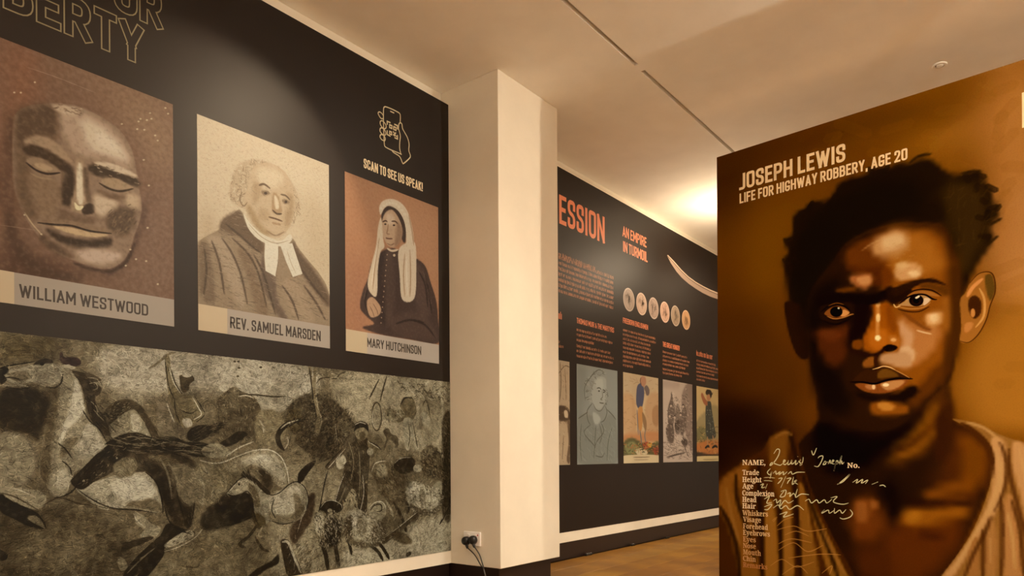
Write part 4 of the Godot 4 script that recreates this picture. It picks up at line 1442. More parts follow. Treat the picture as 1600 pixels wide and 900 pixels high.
	c.P(0x3c3426, 1, [172, 850, 200, 846, 232, 838, 238, 842, 206, 856, 184, 864, 176, 862])
	c.P(0x544a37, 1.2, [170, 852, 178, 846, 190, 850, 188, 864, 198, 874, 196, 890, 184, 892, 174, 880, 172, 866])
	c.P(0x7d745c, 1.2, [184, 870, 196, 876, 198, 890, 186, 890])
	# dark galloping horse
	c.P(0x6a604a, 1.6, [204, 712, 236, 702, 270, 704, 300, 716, 330, 714, 356, 718, 380, 708, 410, 702, 432, 712, 446, 738, 450, 762, 420, 770, 410, 794, 388, 812, 356, 822, 330, 826, 306, 832, 284, 832, 264, 816, 256, 780, 244, 748, 222, 728])
	c.P(0x3d3425, 7, [236, 720, 258, 716, 272, 740, 272, 780, 288, 820, 270, 820, 258, 784, 244, 744], 0.95)
	c.P(0x30281c, 6, [330, 776, 366, 764, 400, 752, 408, 790, 380, 812, 334, 826, 314, 818, 322, 796])
	c.P(0x2e271b, 4, [286, 756, 294, 750, 300, 770, 300, 816, 290, 824, 284, 790])
	c.D([0x1d1810, 0x5a503c], 420, [320, 790, 360, 764, 404, 754, 404, 796, 350, 824, 312, 826], 1.1, Vector2(2, 4), 0.5, 1.5, 0.7)
	c.P(0x81785f, 6, [302, 730, 330, 724, 350, 740, 344, 776, 320, 790, 306, 770])
	c.P(0x8d846b, 6, [262, 722, 290, 722, 300, 738, 286, 752, 270, 742], 0.8)
	c.D([0x958c73, 0x4a4130], 320, [250, 716, 300, 720, 360, 724, 350, 780, 300, 820, 262, 800], 0.9, Vector2(5, 12), 1.2, 0.3, 0.4)
	c.P(0x8a8169, 3, [346, 734, 368, 718, 396, 706, 422, 704, 440, 720, 448, 746, 446, 762, 430, 756, 420, 734, 396, 726, 372, 736])
	c.P(0xa59d85, 3, [396, 714, 414, 712, 424, 722, 410, 724])
	c.P(0x4a4131, 4, [404, 728, 418, 738, 424, 756, 416, 760, 408, 744])
	c.S(0xbcb59d, 1.36, [312, 720, 332, 724, 350, 722, 368, 714, 396, 704, 422, 703, 440, 716, 449, 738, 451, 760], 0.5)
	c.P(0x2b2419, 1, [110, 752, 118, 742, 134, 726, 152, 708, 168, 696, 190, 690, 212, 694, 220, 702, 214, 712, 200, 716, 186, 730, 168, 742, 148, 752, 130, 764, 118, 762])
	c.P(0x6f664f, 2.5, [176, 728, 192, 716, 208, 716, 214, 728, 204, 744, 184, 746])
	c.D([0x857b62, 0x17130d], 150, [116, 752, 140, 724, 168, 700, 200, 694, 196, 716, 164, 742, 126, 760], 1.3, Vector2(2, 6), -0.7, 0.4, 0.6)
	c.E(0xa59e86, 182, 716, 1.5, 1.6, 0.4)
	
	c.E(0x8a8169, 130, 751.5, 1.8, 1.6, 0.4)
	c.P(0x2a2318, 1.2, [164, 694, 188, 680, 214, 676, 240, 684, 268, 682, 292, 690, 318, 692, 332, 700, 318, 706, 330, 712, 306, 714, 280, 706, 252, 704, 226, 706, 206, 700, 190, 692])
	for s in [[200, 690, 226, 684, 250, 692], [240, 696, 270, 690, 300, 698], [262, 706, 290, 704, 316, 710], [180, 690, 206, 682, 220, 688]]:
		c.S(0x8a8169, 1.4, s, 0.4, 0.8)
	c.P(0x2b2419, 1.2, [292, 678, 300, 668, 316, 664, 334, 666, 346, 660, 352, 664, 338, 674, 326, 682, 308, 690, 294, 688])
	c.P(0x2b2419, 1.2, [342, 694, 356, 684, 372, 674, 386, 678, 376, 688, 356, 698])
	c.P(0x8b836b, 2, [316, 700, 336, 692, 354, 700, 360, 712, 336, 716, 318, 712])
	c.S(0xb5ae95, 2, [354, 712, 372, 700, 396, 690], 0.6)
	c.P(0x2c251a, 1.2, [262, 818, 286, 826, 304, 832, 290, 844, 264, 852, 240, 872, 214, 898, 192, 900, 206, 878, 232, 852, 250, 836])
	c.P(0x9c947b, 1.2, [268, 842, 284, 832, 298, 828, 302, 838, 284, 848, 262, 856, 256, 852])
	c.D([0x3a3224], 30, [262, 852, 296, 830, 302, 838, 270, 854], 1.4, Vector2(2, 5), -0.4, 0.4, 0.8)
	c.P(0x241e15, 1, [240, 854, 254, 852, 256, 866, 244, 884, 230, 900, 214, 900, 230, 880])
	c.S(0xa89f87, 1.6, [256, 862, 280, 854, 304, 840, 320, 822], 0.5)
	c.S(0x8a8168, 2.4, [198, 896, 222, 872, 242, 856], 0.6, 0.7)
	c.S(0x453c2a, 1.6, [276, 882, 292, 886, 308, 886, 310, 880], 0.5)
	# curling tail
	c.S(0x2a2318, 8, [472, 657, 456, 660, 442, 668, 434, 680, 436, 694, 444, 704], 0.6, 1.0, 0.2)
	c.S(0xa39b82, 2, [466, 656, 448, 662, 438, 670], 0.5)
	c.S(0xa39b82, 1.6, [444, 702, 450, 692, 448, 682], 0.5)
	# stump and roots
	c.P(0x3c3325, 1.2, [438, 846, 450, 844, 458, 862, 472, 896, 450, 900, 442, 872])
	c.S(0xa9a188, 4, [440, 847, 450, 848, 460, 872, 470, 896], 0.6)
	c.P(0x2a2318, 2, [388, 900, 402, 888, 424, 876, 434, 866, 434, 880, 412, 892, 400, 902])
	c.D([0xb0a88f, 0x4a4130], 100, [460, 840, 490, 850, 500, 890, 470, 900], 1.6, Vector2(3, 9), -0.9, 0.5, 0.6)
	# stockman with a stick
	c.P(0x3e3628, 1.2, [543, 684, 556, 678, 574, 686, 577, 706, 576, 730, 574, 760, 572, 800, 562, 806, 556, 772, 548, 764, 534, 790, 522, 790, 528, 764, 536, 740, 538, 712])
	c.P(0x4a4030, 1, [546, 684, 536, 696, 520, 714, 508, 728, 514, 734, 530, 720, 546, 704])
	c.P(0x6b6149, 1, [574, 686, 584, 694, 594, 702, 588, 708, 576, 702])
	c.P(0x7d735a, 0.8, [555, 672, 560, 664, 570, 664, 574, 674, 570, 686, 560, 688, 555, 680])
	c.P(0x241e15, 0.8, [553, 674, 556, 664, 566, 660, 574, 666, 575, 674, 568, 668, 558, 670])
	c.D([0x17130d, 0x75694f], 220, [540, 690, 574, 688, 574, 760, 566, 800, 530, 788, 538, 740], 1.1, Vector2(2, 6), 1.2, 0.6, 0.6)
	for s in [[512, 732, 524, 718, 540, 700], [554, 664, 562, 660, 572, 663], [522, 788, 530, 760, 538, 740], [575, 690, 586, 697, 594, 702], [566, 742, 568, 770, 562, 800], [526, 718, 534, 732, 540, 716]]:
		c.S(0xc9c2aa, 0.93, s, 0.3)
	c.P(0xa39b82, 0.8, [524, 720, 536, 710, 540, 722, 530, 734])
	c.S(0x241e15, 1.8, [512, 734, 506, 758, 500, 790, 496, 804], 0.3)
	c.S(0xc9c2aa, 1.12, [523, 662, 526, 688], 0.3)
	c.E(0x9b937a, 578, 706, 5, 6, 0.8)
	# horned ram
	c.P(0x6f664f, 1.2, [490, 806, 500, 798, 524, 798, 534, 806, 536, 830, 530, 850, 516, 858, 500, 852, 491, 832])
	c.P(0xa0987f, 3, [491, 806, 502, 800, 506, 822, 500, 838, 492, 828])
	c.P(0x2f281c, 3, [508, 816, 528, 812, 532, 838, 520, 854, 508, 850])
	c.P(0x2c251a, 1, [498, 796, 504, 786, 516, 782, 528, 784, 536, 792, 530, 800, 524, 800, 520, 812, 512, 812, 507, 800])
	c.P(0x8b836b, 1.4, [512, 796, 518, 796, 519, 808, 513, 808])
	c.S(0xb9b29a, 0.99, [500, 794, 508, 784, 520, 782, 532, 788, 534, 796], 0.4)
	c.S(0x3a3224, 7, [501, 846, 508, 866, 512, 890], 0.5, 1.0, 0.6)
	c.S(0x3a3224, 7, [523, 850, 526, 868, 529, 886], 0.5, 1.0, 0.6)
	c.D([0xb9b29a, 0x231d14], 170, [490, 804, 534, 804, 534, 848, 500, 850], 1.2, Vector2(2, 5), 1.3, 0.6, 0.6)
	# sheep running right
	c.P(0x958d74, 1.4, [536, 812, 542, 800, 558, 795, 574, 804, 590, 812, 600, 828, 596, 846, 576, 856, 552, 850, 540, 836])
	c.P(0xb8b199, 4, [544, 804, 560, 799, 572, 810, 560, 826, 546, 822])
	c.P(0x5a513e, 4, [584, 822, 602, 812, 602, 836, 592, 850, 580, 848])
	c.P(0x4c4331, 3, [538, 812, 548, 806, 550, 836, 546, 850, 538, 836])
	c.P(0x8b836b, 1, [576, 794, 584, 785, 594, 783, 602, 790, 602, 804, 594, 812, 580, 810])
	c.S(0x3a3224, 2, [578, 798, 584, 790, 594, 788, 596, 797, 588, 800], 0.4)
	c.S(0xc9c2aa, 0.99, [576, 794, 586, 785, 598, 785, 603, 796], 0.4)
	c.D([0xcac3ab, 0x4f4633], 300, [538, 806, 560, 797, 594, 812, 600, 840, 570, 854, 544, 846], 1.1, Vector2(2, 5), 0.9, 0.9, 0.6)
	c.S(0x2f281c, 5, [540, 838, 546, 852, 549, 867], 0.4)
	c.S(0x2f281c, 5, [576, 850, 590, 862, 598, 876], 0.4)
	c.S(0x2f281c, 5, [590, 846, 600, 860, 608, 874], 0.4)
	# bullock
	c.P(0x594f3b, 1.4, [578, 736, 584, 722, 600, 722, 616, 726, 630, 740, 634, 762, 632, 784, 620, 790, 604, 780, 592, 770, 586, 750])
	c.P(0x857c64, 3, [590, 726, 604, 728, 602, 744, 590, 744])
	c.P(0x352d20, 1.2, [614, 728, 624, 716, 640, 714, 648, 720, 646, 734, 634, 740, 622, 738])
	c.S(0xc9c2aa, 0.93, [580, 738, 586, 724, 602, 720], 0.4)
	c.S(0xb9b29a, 0.87, [616, 724, 626, 716, 642, 715], 0.4)
	c.D([0x241e15, 0x8a8169], 220, [582, 730, 612, 724, 640, 730, 632, 784, 606, 782, 590, 764], 1.1, Vector2(2, 6), 1.0, 0.7, 0.55)
	c.S(0x3a3224, 5, [614, 784, 624, 802, 632, 822, 634, 832], 0.4)
	c.S(0x3a3224, 4, [630, 780, 638, 792, 636, 802], 0.4)
	c.S(0x9b937a, 3, [602, 782, 610, 796, 614, 808], 0.5)
	c.E(0xa59d84, 652, 732, 7, 6, 1)
	# sheep at the right and the fallen branch
	c.P(0xa19a81, 1.2, [634, 768, 640, 756, 650, 752, 662, 758, 672, 766, 682, 764, 688, 776, 684, 794, 672, 804, 652, 798, 638, 788])
	c.P(0xbbb49c, 3, [638, 764, 650, 756, 660, 766, 650, 778, 638, 778])
	c.P(0x8b836b, 0.8, [676, 760, 684, 752, 694, 754, 700, 762, 694, 768, 684, 772])
	c.D([0xcac3ab, 0x554c39], 260, [636, 764, 652, 754, 690, 766, 684, 796, 650, 798], 1.1, Vector2(2, 5), 0.9, 0.9, 0.6)
	c.P(0x4c4331, 1, [596, 842, 618, 826, 640, 808, 656, 796, 658, 802, 640, 818, 620, 834, 600, 850])
	c.S(0xb9b29a, 1.12, [600, 840, 622, 824, 644, 806, 656, 797], 0.4)
	c.P(0x5a503b, 3, [606, 836, 626, 830, 644, 846, 630, 850])
	c.E(0x332c20, 638, 866, 5, 3, 0.8, 0.9, -0.6)
	# background right: cart wheel, stockman at ease, dog, bushes
	for k in 16:
		var a := TAU * k / 16.0
		var b := TAU * (k + 1) / 16.0
		c.S(0x4a412f, 2.0, [588 + 7.5 * cos(a), 651 + 22 * sin(a), 588 + 7.5 * cos((a + b) / 2), 651 + 22 * sin((a + b) / 2), 588 + 7.5 * cos(b), 651 + 22 * sin(b)], 0.3, 1.0, 1.0)
	c.S(0xb5ad95, 1.2, [582, 640, 581, 656, 584, 668], 0.3)
	for k in 5:
		c.S(0x564c38, 1, [588, 651, 588 + 7 * cos(k * 1.25), 651 + 20 * sin(k * 1.25)], 0.3)
	c.S(0x3a3224, 2.2, [576, 624, 584, 608, 592, 592], 0.3)
	c.S(0x3a3224, 2.2, [593, 628, 598, 608, 604, 587], 0.3)
	c.P(0x7d745b, 1.5, [600, 648, 606, 638, 624, 640, 632, 650, 622, 660, 604, 656])
	c.D([0x3a3224, 0xb5ad95], 80, [598, 648, 606, 636, 630, 640, 632, 656, 604, 658], 1.1, Vector2(2, 5), 0.9, 1.2, 0.6)
	c.P(0x685e47, 0.8, [624, 634, 632, 622, 642, 620, 648, 630, 650, 644, 644, 656, 634, 656, 622, 660, 620, 656, 632, 648])
	c.S(0x332c20, 2.2, [626, 632, 632, 622, 644, 622], 0.3)
	c.P(0x9d957c, 0.8, [630, 655, 643, 655, 648, 676, 654, 700, 648, 701, 641, 680, 640, 701, 634, 702, 630, 680])
	c.S(0x4a412f, 1.6, [638, 662, 640, 682, 637, 700], 0.3)
	c.S(0x4a412f, 1.6, [645, 662, 649, 684, 652, 700], 0.3)
	c.P(0x524937, 0.8, [598, 674, 606, 669, 611, 678, 620, 682, 622, 694, 619, 700, 614, 690, 606, 688, 601, 702, 598, 702, 603, 686])
	c.S(0x978e75, 1.4, [660, 640, 664, 650, 670, 660], 0.4)
	c.P(0xb0a990, 1, [657, 648, 664, 644, 672, 656, 668, 668, 660, 662])
	c.S(0x4a412f, 2, [660, 634, 664, 626, 668, 632, 672, 654], 0.4)
	c.P(0x574d39, 2, [656, 620, 684, 618, 690, 660, 680, 690, 660, 690], 0.35)
	c.D([0x3e3626, 0xb3ab92], 260, [620, 596, 704, 600, 704, 630, 640, 620], 1.2, Vector2(2, 6), 0.4, 1.4, 0.6)
	c.P(0x544a36, 3, [656, 712, 668, 696, 682, 700, 692, 720, 690, 748, 664, 744])
	c.D([0x231d14, 0x857b62], 260, [654, 706, 690, 696, 692, 748, 660, 744], 1.2, Vector2(3, 7), 1.1, 0.8, 0.65)
	c.P(0x3a3223, 3, [690, 660, 704, 652, 704, 800, 696, 814, 690, 790, 692, 720])
	c.D([0x17130d, 0x6a604a], 240, [688, 656, 704, 650, 704, 806, 692, 800], 1.2, Vector2(2, 6), 1.2, 0.9, 0.65)
	c.S(0x2a2318, 3, [703, 790, 694, 806, 686, 820], 0.5)
	c.P(0x2c2417, 7, [0, 612, 62, 612, 76, 626, 68, 664, 60, 690, 46, 680, 20, 672, 0, 674], 0.9)
	c.P(0x8a8169, 4, [0, 682, 24, 680, 44, 692, 54, 720, 40, 752, 0, 762], 0.8)
	c.P(0x3c3325, 4, [198, 714, 216, 704, 240, 700, 274, 706, 302, 722, 308, 760, 294, 804, 268, 808, 256, 782, 246, 754, 228, 738, 208, 738, 198, 728])
	c.P(0x665c46, 6, [232, 712, 262, 712, 284, 726, 292, 750, 280, 776, 268, 756, 252, 730], 0.8)
	c.P(0x6f664f, 3, [180, 726, 196, 716, 210, 718, 214, 730, 204, 744, 186, 745])
	c.P(0x7d745c, 6, [304, 730, 336, 726, 352, 742, 346, 774, 322, 790, 308, 772], 0.8)
	c.P(0xa59e86, 3, [10, 580, 34, 574, 56, 570, 80, 568, 94, 574, 96, 588, 86, 600, 66, 598, 44, 598, 24, 600, 10, 594])
	c.P(0x6a604a, 3, [12, 584, 32, 580, 46, 584, 42, 594, 22, 596], 0.7)
	c.P(0x1d1810, 1.2, [0, 577, 10, 575, 14, 580, 6, 586, 10, 594, 0, 598])
	# contours and modelling that pick the beasts out of the ground
	c.P(0x584e3a, 6, [82, 606, 94, 602, 92, 624, 86, 650, 80, 690, 74, 740, 62, 744, 68, 690, 76, 640], 0.8)
	c.P(0x8b836c, 7, [94, 604, 108, 600, 104, 640, 94, 680, 86, 720, 78, 730, 84, 680, 90, 640], 0.8)
	c.P(0xc4bea6, 3, [118, 594, 126, 612, 131, 640, 124, 652, 108, 668, 96, 690, 98, 670, 110, 644, 114, 618])
	c.P(0xb5ae96, 4, [136, 662, 156, 684, 162, 700, 140, 712, 122, 708, 126, 688])
	c.P(0xa59e86, 5, [58, 576, 76, 571, 89, 577, 86, 588, 76, 594, 64, 588], 0.7)
	c.E(0x1d1810, 65, 569, 3.4, 2.4, 0.5)
	for s in [[0, 575, 16, 571, 36, 568, 54, 565], [98, 584, 95, 598, 85, 606, 70, 604], [48, 605, 30, 608, 8, 605], [166, 690, 168, 704, 150, 722, 128, 744, 116, 764, 102, 774, 84, 778], [0, 592, 16, 590, 32, 593], [128, 640, 140, 658, 154, 670, 166, 690], [84, 690, 100, 700, 112, 716], [96, 720, 108, 730, 112, 744]]:
		c.S(0x1d1810, 2.2, s, 0.5, 0.8)
	c.P(0xbdb7a0, 5, [172, 756, 206, 744, 232, 752, 240, 772, 214, 782, 184, 776])
	for s in [[120, 764, 146, 782, 176, 794, 214, 797, 244, 802], [226, 737, 244, 754, 253, 784, 254, 804], [256, 790, 268, 820, 300, 836], [212, 700, 240, 700, 270, 708, 300, 720], [330, 824, 360, 820, 392, 808, 412, 792], [296, 744, 304, 770, 300, 812], [270, 730, 276, 770, 288, 812]]:
		c.S(0x1d1810, 2.4, s, 0.6, 0.75)
	for s in [[306, 736, 318, 760, 316, 790], [318, 730, 332, 754, 330, 780], [262, 722, 274, 744, 280, 776], [250, 716, 262, 742, 268, 780], [340, 730, 352, 748, 352, 766]]:
		c.S(0xa59d84, 3, s, 1.0, 0.6)
	c.P(0x241e14, 7, [222, 722, 240, 724, 258, 746, 270, 790, 264, 806, 252, 778, 238, 748], 0.7)
	c.P(0x857c64, 6, [268, 728, 292, 726, 312, 744, 308, 780, 290, 790, 276, 768], 0.85)
	c.P(0x1d1810, 8, [316, 804, 350, 784, 396, 764, 412, 780, 398, 804, 350, 824, 318, 828], 0.85)
	c.P(0x6f664f, 6, [330, 732, 366, 726, 392, 738, 396, 756, 356, 768, 330, 760], 0.7)
	c.P(0xaaa38b, 5, [376, 722, 404, 710, 428, 712, 442, 732, 445, 752, 428, 744, 406, 730], 0.9)
	c.P(0xc4bea6, 3, [392, 716, 412, 711, 424, 718, 408, 722])
	c.P(0x3a3224, 5, [404, 732, 420, 742, 426, 760, 416, 764, 408, 750], 0.8)
	c.S(0xd0cab2, 1.8, [396, 704, 420, 703, 438, 714, 448, 736, 451, 758], 0.5, 0.9)
	c.S(0xc4bea6, 2.2, [312, 719, 332, 724, 348, 722, 362, 716], 0.8, 0.8)
	# foal
	c.P(0x45392a, 4, [478, 778, 492, 772, 486, 812, 470, 838, 458, 850, 452, 830, 466, 806])
	c.P(0x87806a, 1, [354, 770, 362, 760, 374, 750, 382, 744, 392, 748, 404, 760, 416, 772, 434, 770, 448, 758, 464, 754, 476, 764, 480, 782, 474, 806, 458, 816, 440, 818, 424, 814, 410, 822, 398, 814, 396, 796, 392, 776, 382, 770, 366, 774, 358, 776])
	c.P(0xa69e86, 4, [420, 778, 444, 764, 464, 760, 468, 784, 456, 806, 434, 806, 422, 796])
	c.P(0x51472f, 3, [396, 800, 412, 808, 414, 820, 404, 826, 396, 816])
	c.P(0x5d533e, 3, [388, 754, 402, 768, 406, 790, 398, 792, 390, 774], 0.9)
	c.P(0x352d20, 1, [376, 744, 380, 736, 384, 742, 388, 732, 392, 744, 402, 750, 414, 762, 422, 770, 418, 774, 404, 762, 390, 750])
	c.D([0x6f664f, 0xb4ad94], 180, [390, 750, 420, 776, 464, 756, 478, 774, 470, 808, 400, 816], 0.9, Vector2(2, 6), 1.0, 0.6, 0.5)
	c.S(0xc4bda4, 0.99, [358, 768, 366, 758, 376, 750], 0.4)
	c.S(0x2b2419, 2.4, [355, 772, 362, 775, 370, 774], 0.5)
	c.S(0xc4bda4, 0.87, [448, 760, 464, 754, 477, 766, 480, 784, 472, 806, 464, 832], 0.4)
	c.S(0x3f3727, 5, [402, 820, 388, 838, 374, 850, 384, 856], 0.5)
	c.S(0x857b62, 3.5, [410, 822, 404, 838, 420, 836], 0.5)
	c.S(0x3f3727, 4, [398, 838, 408, 856, 420, 862], 0.5)
	c.S(0x8c836b, 4, [452, 814, 448, 832, 440, 842], 0.5)
	c.P(0x29221a, 1, [465, 754, 466, 740, 476, 728, 490, 720, 492, 724, 480, 740, 472, 752])
	# foal
	c.P(0xa79f87, 4, [426, 776, 448, 762, 466, 760, 470, 778, 456, 794, 436, 796, 424, 790])
	c.P(0x6a604a, 4, [420, 800, 440, 806, 462, 800, 474, 788, 472, 806, 450, 816, 424, 814], 0.9)
	c.P(0x5c523d, 3, [458, 772, 468, 776, 470, 796, 462, 806, 460, 790], 0.7)
	c.P(0x9b937a, 2, [366, 760, 378, 750, 388, 752, 384, 764, 370, 770])
	for s in [[354, 770, 364, 758, 378, 746, 390, 743], [358, 777, 374, 774, 386, 768, 394, 782, 397, 806, 404, 822], [404, 758, 420, 773, 436, 770, 450, 758, 464, 753, 477, 764, 481, 784, 474, 808], [424, 814, 440, 819, 458, 816], [428, 780, 424, 796, 430, 810]]:
		c.S(0x1d1810, 1.8, s, 0.5, 0.8)
	c.E(0x1d1810, 373, 757, 1.8, 1.6, 0.4)
	# fleece
	c.P(0x5a513e, 4, [540, 838, 560, 846, 586, 846, 598, 834, 594, 850, 572, 857, 550, 851])
	c.P(0x5a513e, 4, [640, 786, 656, 794, 678, 796, 688, 784, 684, 798, 662, 804, 644, 796])
	c.P(0x4c4331, 3, [560, 806, 572, 812, 570, 834, 560, 838, 556, 822], 0.6)
	c.P(0x5a513e, 3, [656, 764, 664, 768, 664, 784, 656, 786], 0.6)
	c.D([0xc2bba3, 0x3a3224, 0x8a8169], 420, [532, 808, 542, 796, 560, 791, 580, 802, 598, 812, 604, 834, 596, 852, 570, 860, 546, 854, 536, 838], 0.9, Vector2(2, 4.5), 0.9, 1.5, 0.7)
	c.D([0xc2bba3, 0x3a3224, 0x8a8169], 360, [630, 770, 638, 754, 652, 748, 668, 758, 690, 764, 692, 780, 686, 800, 664, 808, 644, 800, 634, 786], 0.9, Vector2(2, 4.5), 0.9, 1.5, 0.7)
	c.D([0xb3ab92, 0x231d14], 220, [488, 804, 504, 796, 534, 800, 538, 830, 530, 854, 500, 856, 490, 834], 0.9, Vector2(2, 4.5), 1.2, 1.2, 0.7)
	# ragged leaves round the bush
	c.D([0x231d14, 0x3a3224, 0x7a7058], 520, [438, 650, 452, 620, 480, 606, 512, 610, 544, 630, 566, 672, 568, 712, 530, 732, 480, 722, 448, 700, 456, 676], 1.1, Vector2(3, 9), -0.9, 1.3, 0.55)
	c.D([0x8a8169, 0x9b937a], 120, [470, 630, 500, 622, 536, 650, 544, 690, 500, 700, 474, 670], 0.9, Vector2(2, 6), -0.6, 1.2, 0.5)
	# rider, stockmen, sheep
	for s in [[257, 560, 260, 584, 264, 606, 272, 624], [267, 578, 274, 600, 284, 616], [304, 620, 314, 636, 319, 648, 306, 660], [272, 624, 274, 644, 282, 664], [280, 640, 296, 646, 306, 642], [552, 664, 562, 659, 573, 663, 575, 676], [536, 700, 520, 716, 508, 730], [576, 690, 588, 696, 595, 703]]:
		c.S(0x1d1810, 1.7, s, 0.4, 0.8)
	for s in [[544, 690, 552, 720, 548, 750], [560, 700, 562, 740, 560, 780], [284, 630, 296, 634, 308, 632], [540, 760, 532, 780, 526, 790]]:
		c.S(0x857c64, 1.6, s, 0.5, 0.7)
	c.P(0x5c523d, 2, [562, 676, 570, 676, 569, 686, 562, 686])
	# strands of mane and tail
	c.D([0x17130d, 0x857c64], 160, [164, 694, 200, 676, 260, 680, 330, 698, 330, 714, 280, 708, 220, 708], 1.1, Vector2(8, 22), 0.12, 0.25, 0.65)
	c.D([0x17130d, 0x6f664f], 110, [112, 580, 158, 590, 158, 626, 186, 664, 176, 682, 146, 664, 128, 606], 1.1, Vector2(6, 14), 0.9, 0.6, 0.65)
	c.D([0x17130d, 0x6f664f], 60, [288, 682, 316, 662, 352, 658, 350, 670, 310, 694], 1.0, Vector2(5, 12), -0.4, 0.3, 0.65)
	c.D([0x3a3224, 0xa59d84], 240, [300, 726, 350, 722, 400, 706, 440, 716, 448, 756, 400, 760, 340, 776, 306, 800], 0.9, Vector2(5, 14), 0.9, 0.4, 0.45)
	c.D([0x2a2318, 0x9b937a], 120, [0, 576, 50, 568, 96, 574, 96, 604, 40, 604, 0, 602], 0.8, Vector2(3, 8), 0.1, 0.5, 0.5)
	# grass and scrub
	c.D([0x2a2318, 0xb3ab92], 260, [430, 830, 500, 850, 620, 870, 560, 884, 440, 899], 1.0, Vector2(4, 9), -1.3, 0.5, 0.5)
	c.D([0x2a2318, 0xb3ab92], 200, [600, 800, 704, 790, 704, 858, 610, 872], 1.0, Vector2(3, 8), -1.2, 0.6, 0.45)
	c.D([0x2a2318, 0x8a8169], 200, [20, 830, 180, 820, 240, 870, 180, 900, 20, 895], 1.0, Vector2(6, 16), -0.3, 0.3, 0.4)
	c.grain(noise_image(300, 120, 0.03, 33, 3), 0xb0a88c, 0x1d1810, 0.75)
	c.grain(noise_image(450, 180, 0.12, 35, 3), 0xb0a88c, 0x1d1810, 0.6)
	c.ruled(0x2e271c, 4.0, 0.10)
	c.engrave(22000, Vector2(7, 20), 0.5, 1.45, 0.55, 0.006)
	c.engrave(24000, Vector2(4, 11), 0.55, 1.45, 0.55, 0.012, 3)
	c.img.adjust_bcs(1.02, 1.22, 0.95)
	var o := put("mural_print", sheet(x1 - x0, top - foot), printed(c, Color(0.84, 0.89, 0.98), 0.5))
	o.transform = wall_frame(x0, foot, 0.0013)
	tag(o, "wide sepia engraving of galloping horses, stockmen and sheep below the portraits", "mural")

# ---------- the printed wall beyond the pier ----------

func copy_block(parent: Node3D, rows: Array, high: float, seed_: int, mat: Material) -> void:
	# rows: [left x, left y, right x, right y] along the foot of each line, in pixels
	var list := []
	var o := on_wall(rows[0][0], rows[0][1])
	for r in rows:
		var a := on_wall(r[0], r[1])
		var b := on_wall(r[2], r[3])
		list.append([a.x - o.x, (a.y + b.y) / 2 - o.y, b.x - a.x])
	var m := put("small_copy", small_copy(list, high, seed_), mat, parent)
	m.global_transform = wall_frame(o.x, o.y, 0.0016)
	m.set_meta("kind", "stuff")


func build_far_wall_prints() -> void:
	var base := thing("wall_graphic", "dark brown satin vinyl wall covering with orange headings, beyond the pier", "wall graphic", Vector3(WALL, 0.1816, PIER_FAR))
	var v := put("vinyl", sheet(9.0 + PIER_FAR - 0.1, LINING_TOP - 0.1816), M.vinyl, base)
	v.global_transform = wall_frame(-PIER_FAR, 0.1816)
	var big: StandardMaterial3D = M.orange
	wall_capitals(base, "ESSION", Vector2(873.6, 350.3), Vector2(944.6, 379.7), Vector2(873.6, 304.2), Vector2(944.6, 339), big)
	wall_capitals(base, "AN EMPIRE", Vector2(972.5, 369.5), Vector2(1009.9, 386.5), Vector2(972.5, 354.4), Vector2(1009.9, 370.3), big)
	wall_capitals(base, "IN TURMOIL", Vector2(973.3, 393), Vector2(1011.5, 410), Vector2(973.3, 377), Vector2(1011.5, 394), big)
	wall_capitals(base, "THOMAS MUIR & THE MARTYRS", Vector2(900.8, 505), Vector2(959, 520), Vector2(900.8, 496.5), Vector2(959, 512), big, 0.15)
	wall_capitals(base, "FREEBORN ENGLISHMEN", Vector2(973.1, 504.4), Vector2(1012.2, 515.7), Vector2(973.1, 496.5), Vector2(1012.2, 507.5), big, 0.15)
	wall_capitals(base, "THE GREAT HUNGER", Vector2(1035.3, 542), Vector2(1061.7, 547.6), Vector2(1035.3, 534.4), Vector2(1061.7, 540), big, 0.15)
	var pale := flat(0xd08a62, 0.5)
	copy_block(base, [[1088, 555.7, 1112.7, 561.7]], 0.036, 40, big)
	var rows := []
	for k in 8:
		rows.append([872.6, 400.5 + k * 8.9, 958 if k else 929, (432.0 if k else 420.5) + (k - 1) * 7.6 if k else 420.5])
	copy_block(base, rows, 0.018, 41, pale)
	rows = []
	var ends := [947, 958, 928, 954, 959, 957]
	var starts := [518, 525.5, 533, 542.5, 550, 557.5]
	for k in 6:
		rows.append([900.6, starts[k], ends[k], starts[k] + (ends[k] - 900.6) * 0.198])
	copy_block(base, rows, 0.0145, 42, pale)
	rows = []
	ends = [1024, 1024, 1016, 1016.5, 1016, 1014, 1017, 1016, 989]
	for k in 9:
		rows.append([973.2, 516.5 + k * 6.95, ends[k], 516.5 + k * 6.95 + (ends[k] - 973.2) * (0.29 - k * 0.014)])
	copy_block(base, rows, 0.0145, 43, pale)
	rows = []
	ends = [1073, 1077, 1075, 1070, 1076, 1065]
	starts = [551, 557.3, 563.4, 569.4, 577, 582.8]
	for k in 6:
		rows.append([1035.3, starts[k], ends[k], starts[k] + (ends[k] - 1035.3) * 0.245])
	copy_block(base, rows, 0.0145, 44, pale)
	rows = []
	ends = [1118, 1124, 1124, 1116, 1124, 1101]
	starts = [565, 570.7, 576.3, 581.8, 588, 593.7]
	for k in 6:
		rows.append([1088, starts[k], ends[k], starts[k] + (ends[k] - 1088) * 0.215])
	copy_block(base, rows, 0.0145, 45, pale)
	copy_block(base, [[872.4, 498, 878, 499.5]], 0.036, 46, big)
	copy_block(base, [[872.4, 536, 874.5, 536.5], [872.4, 542.5, 880, 544]], 0.0145, 47, pale)
	coins()
	sabre()
	illustrations()


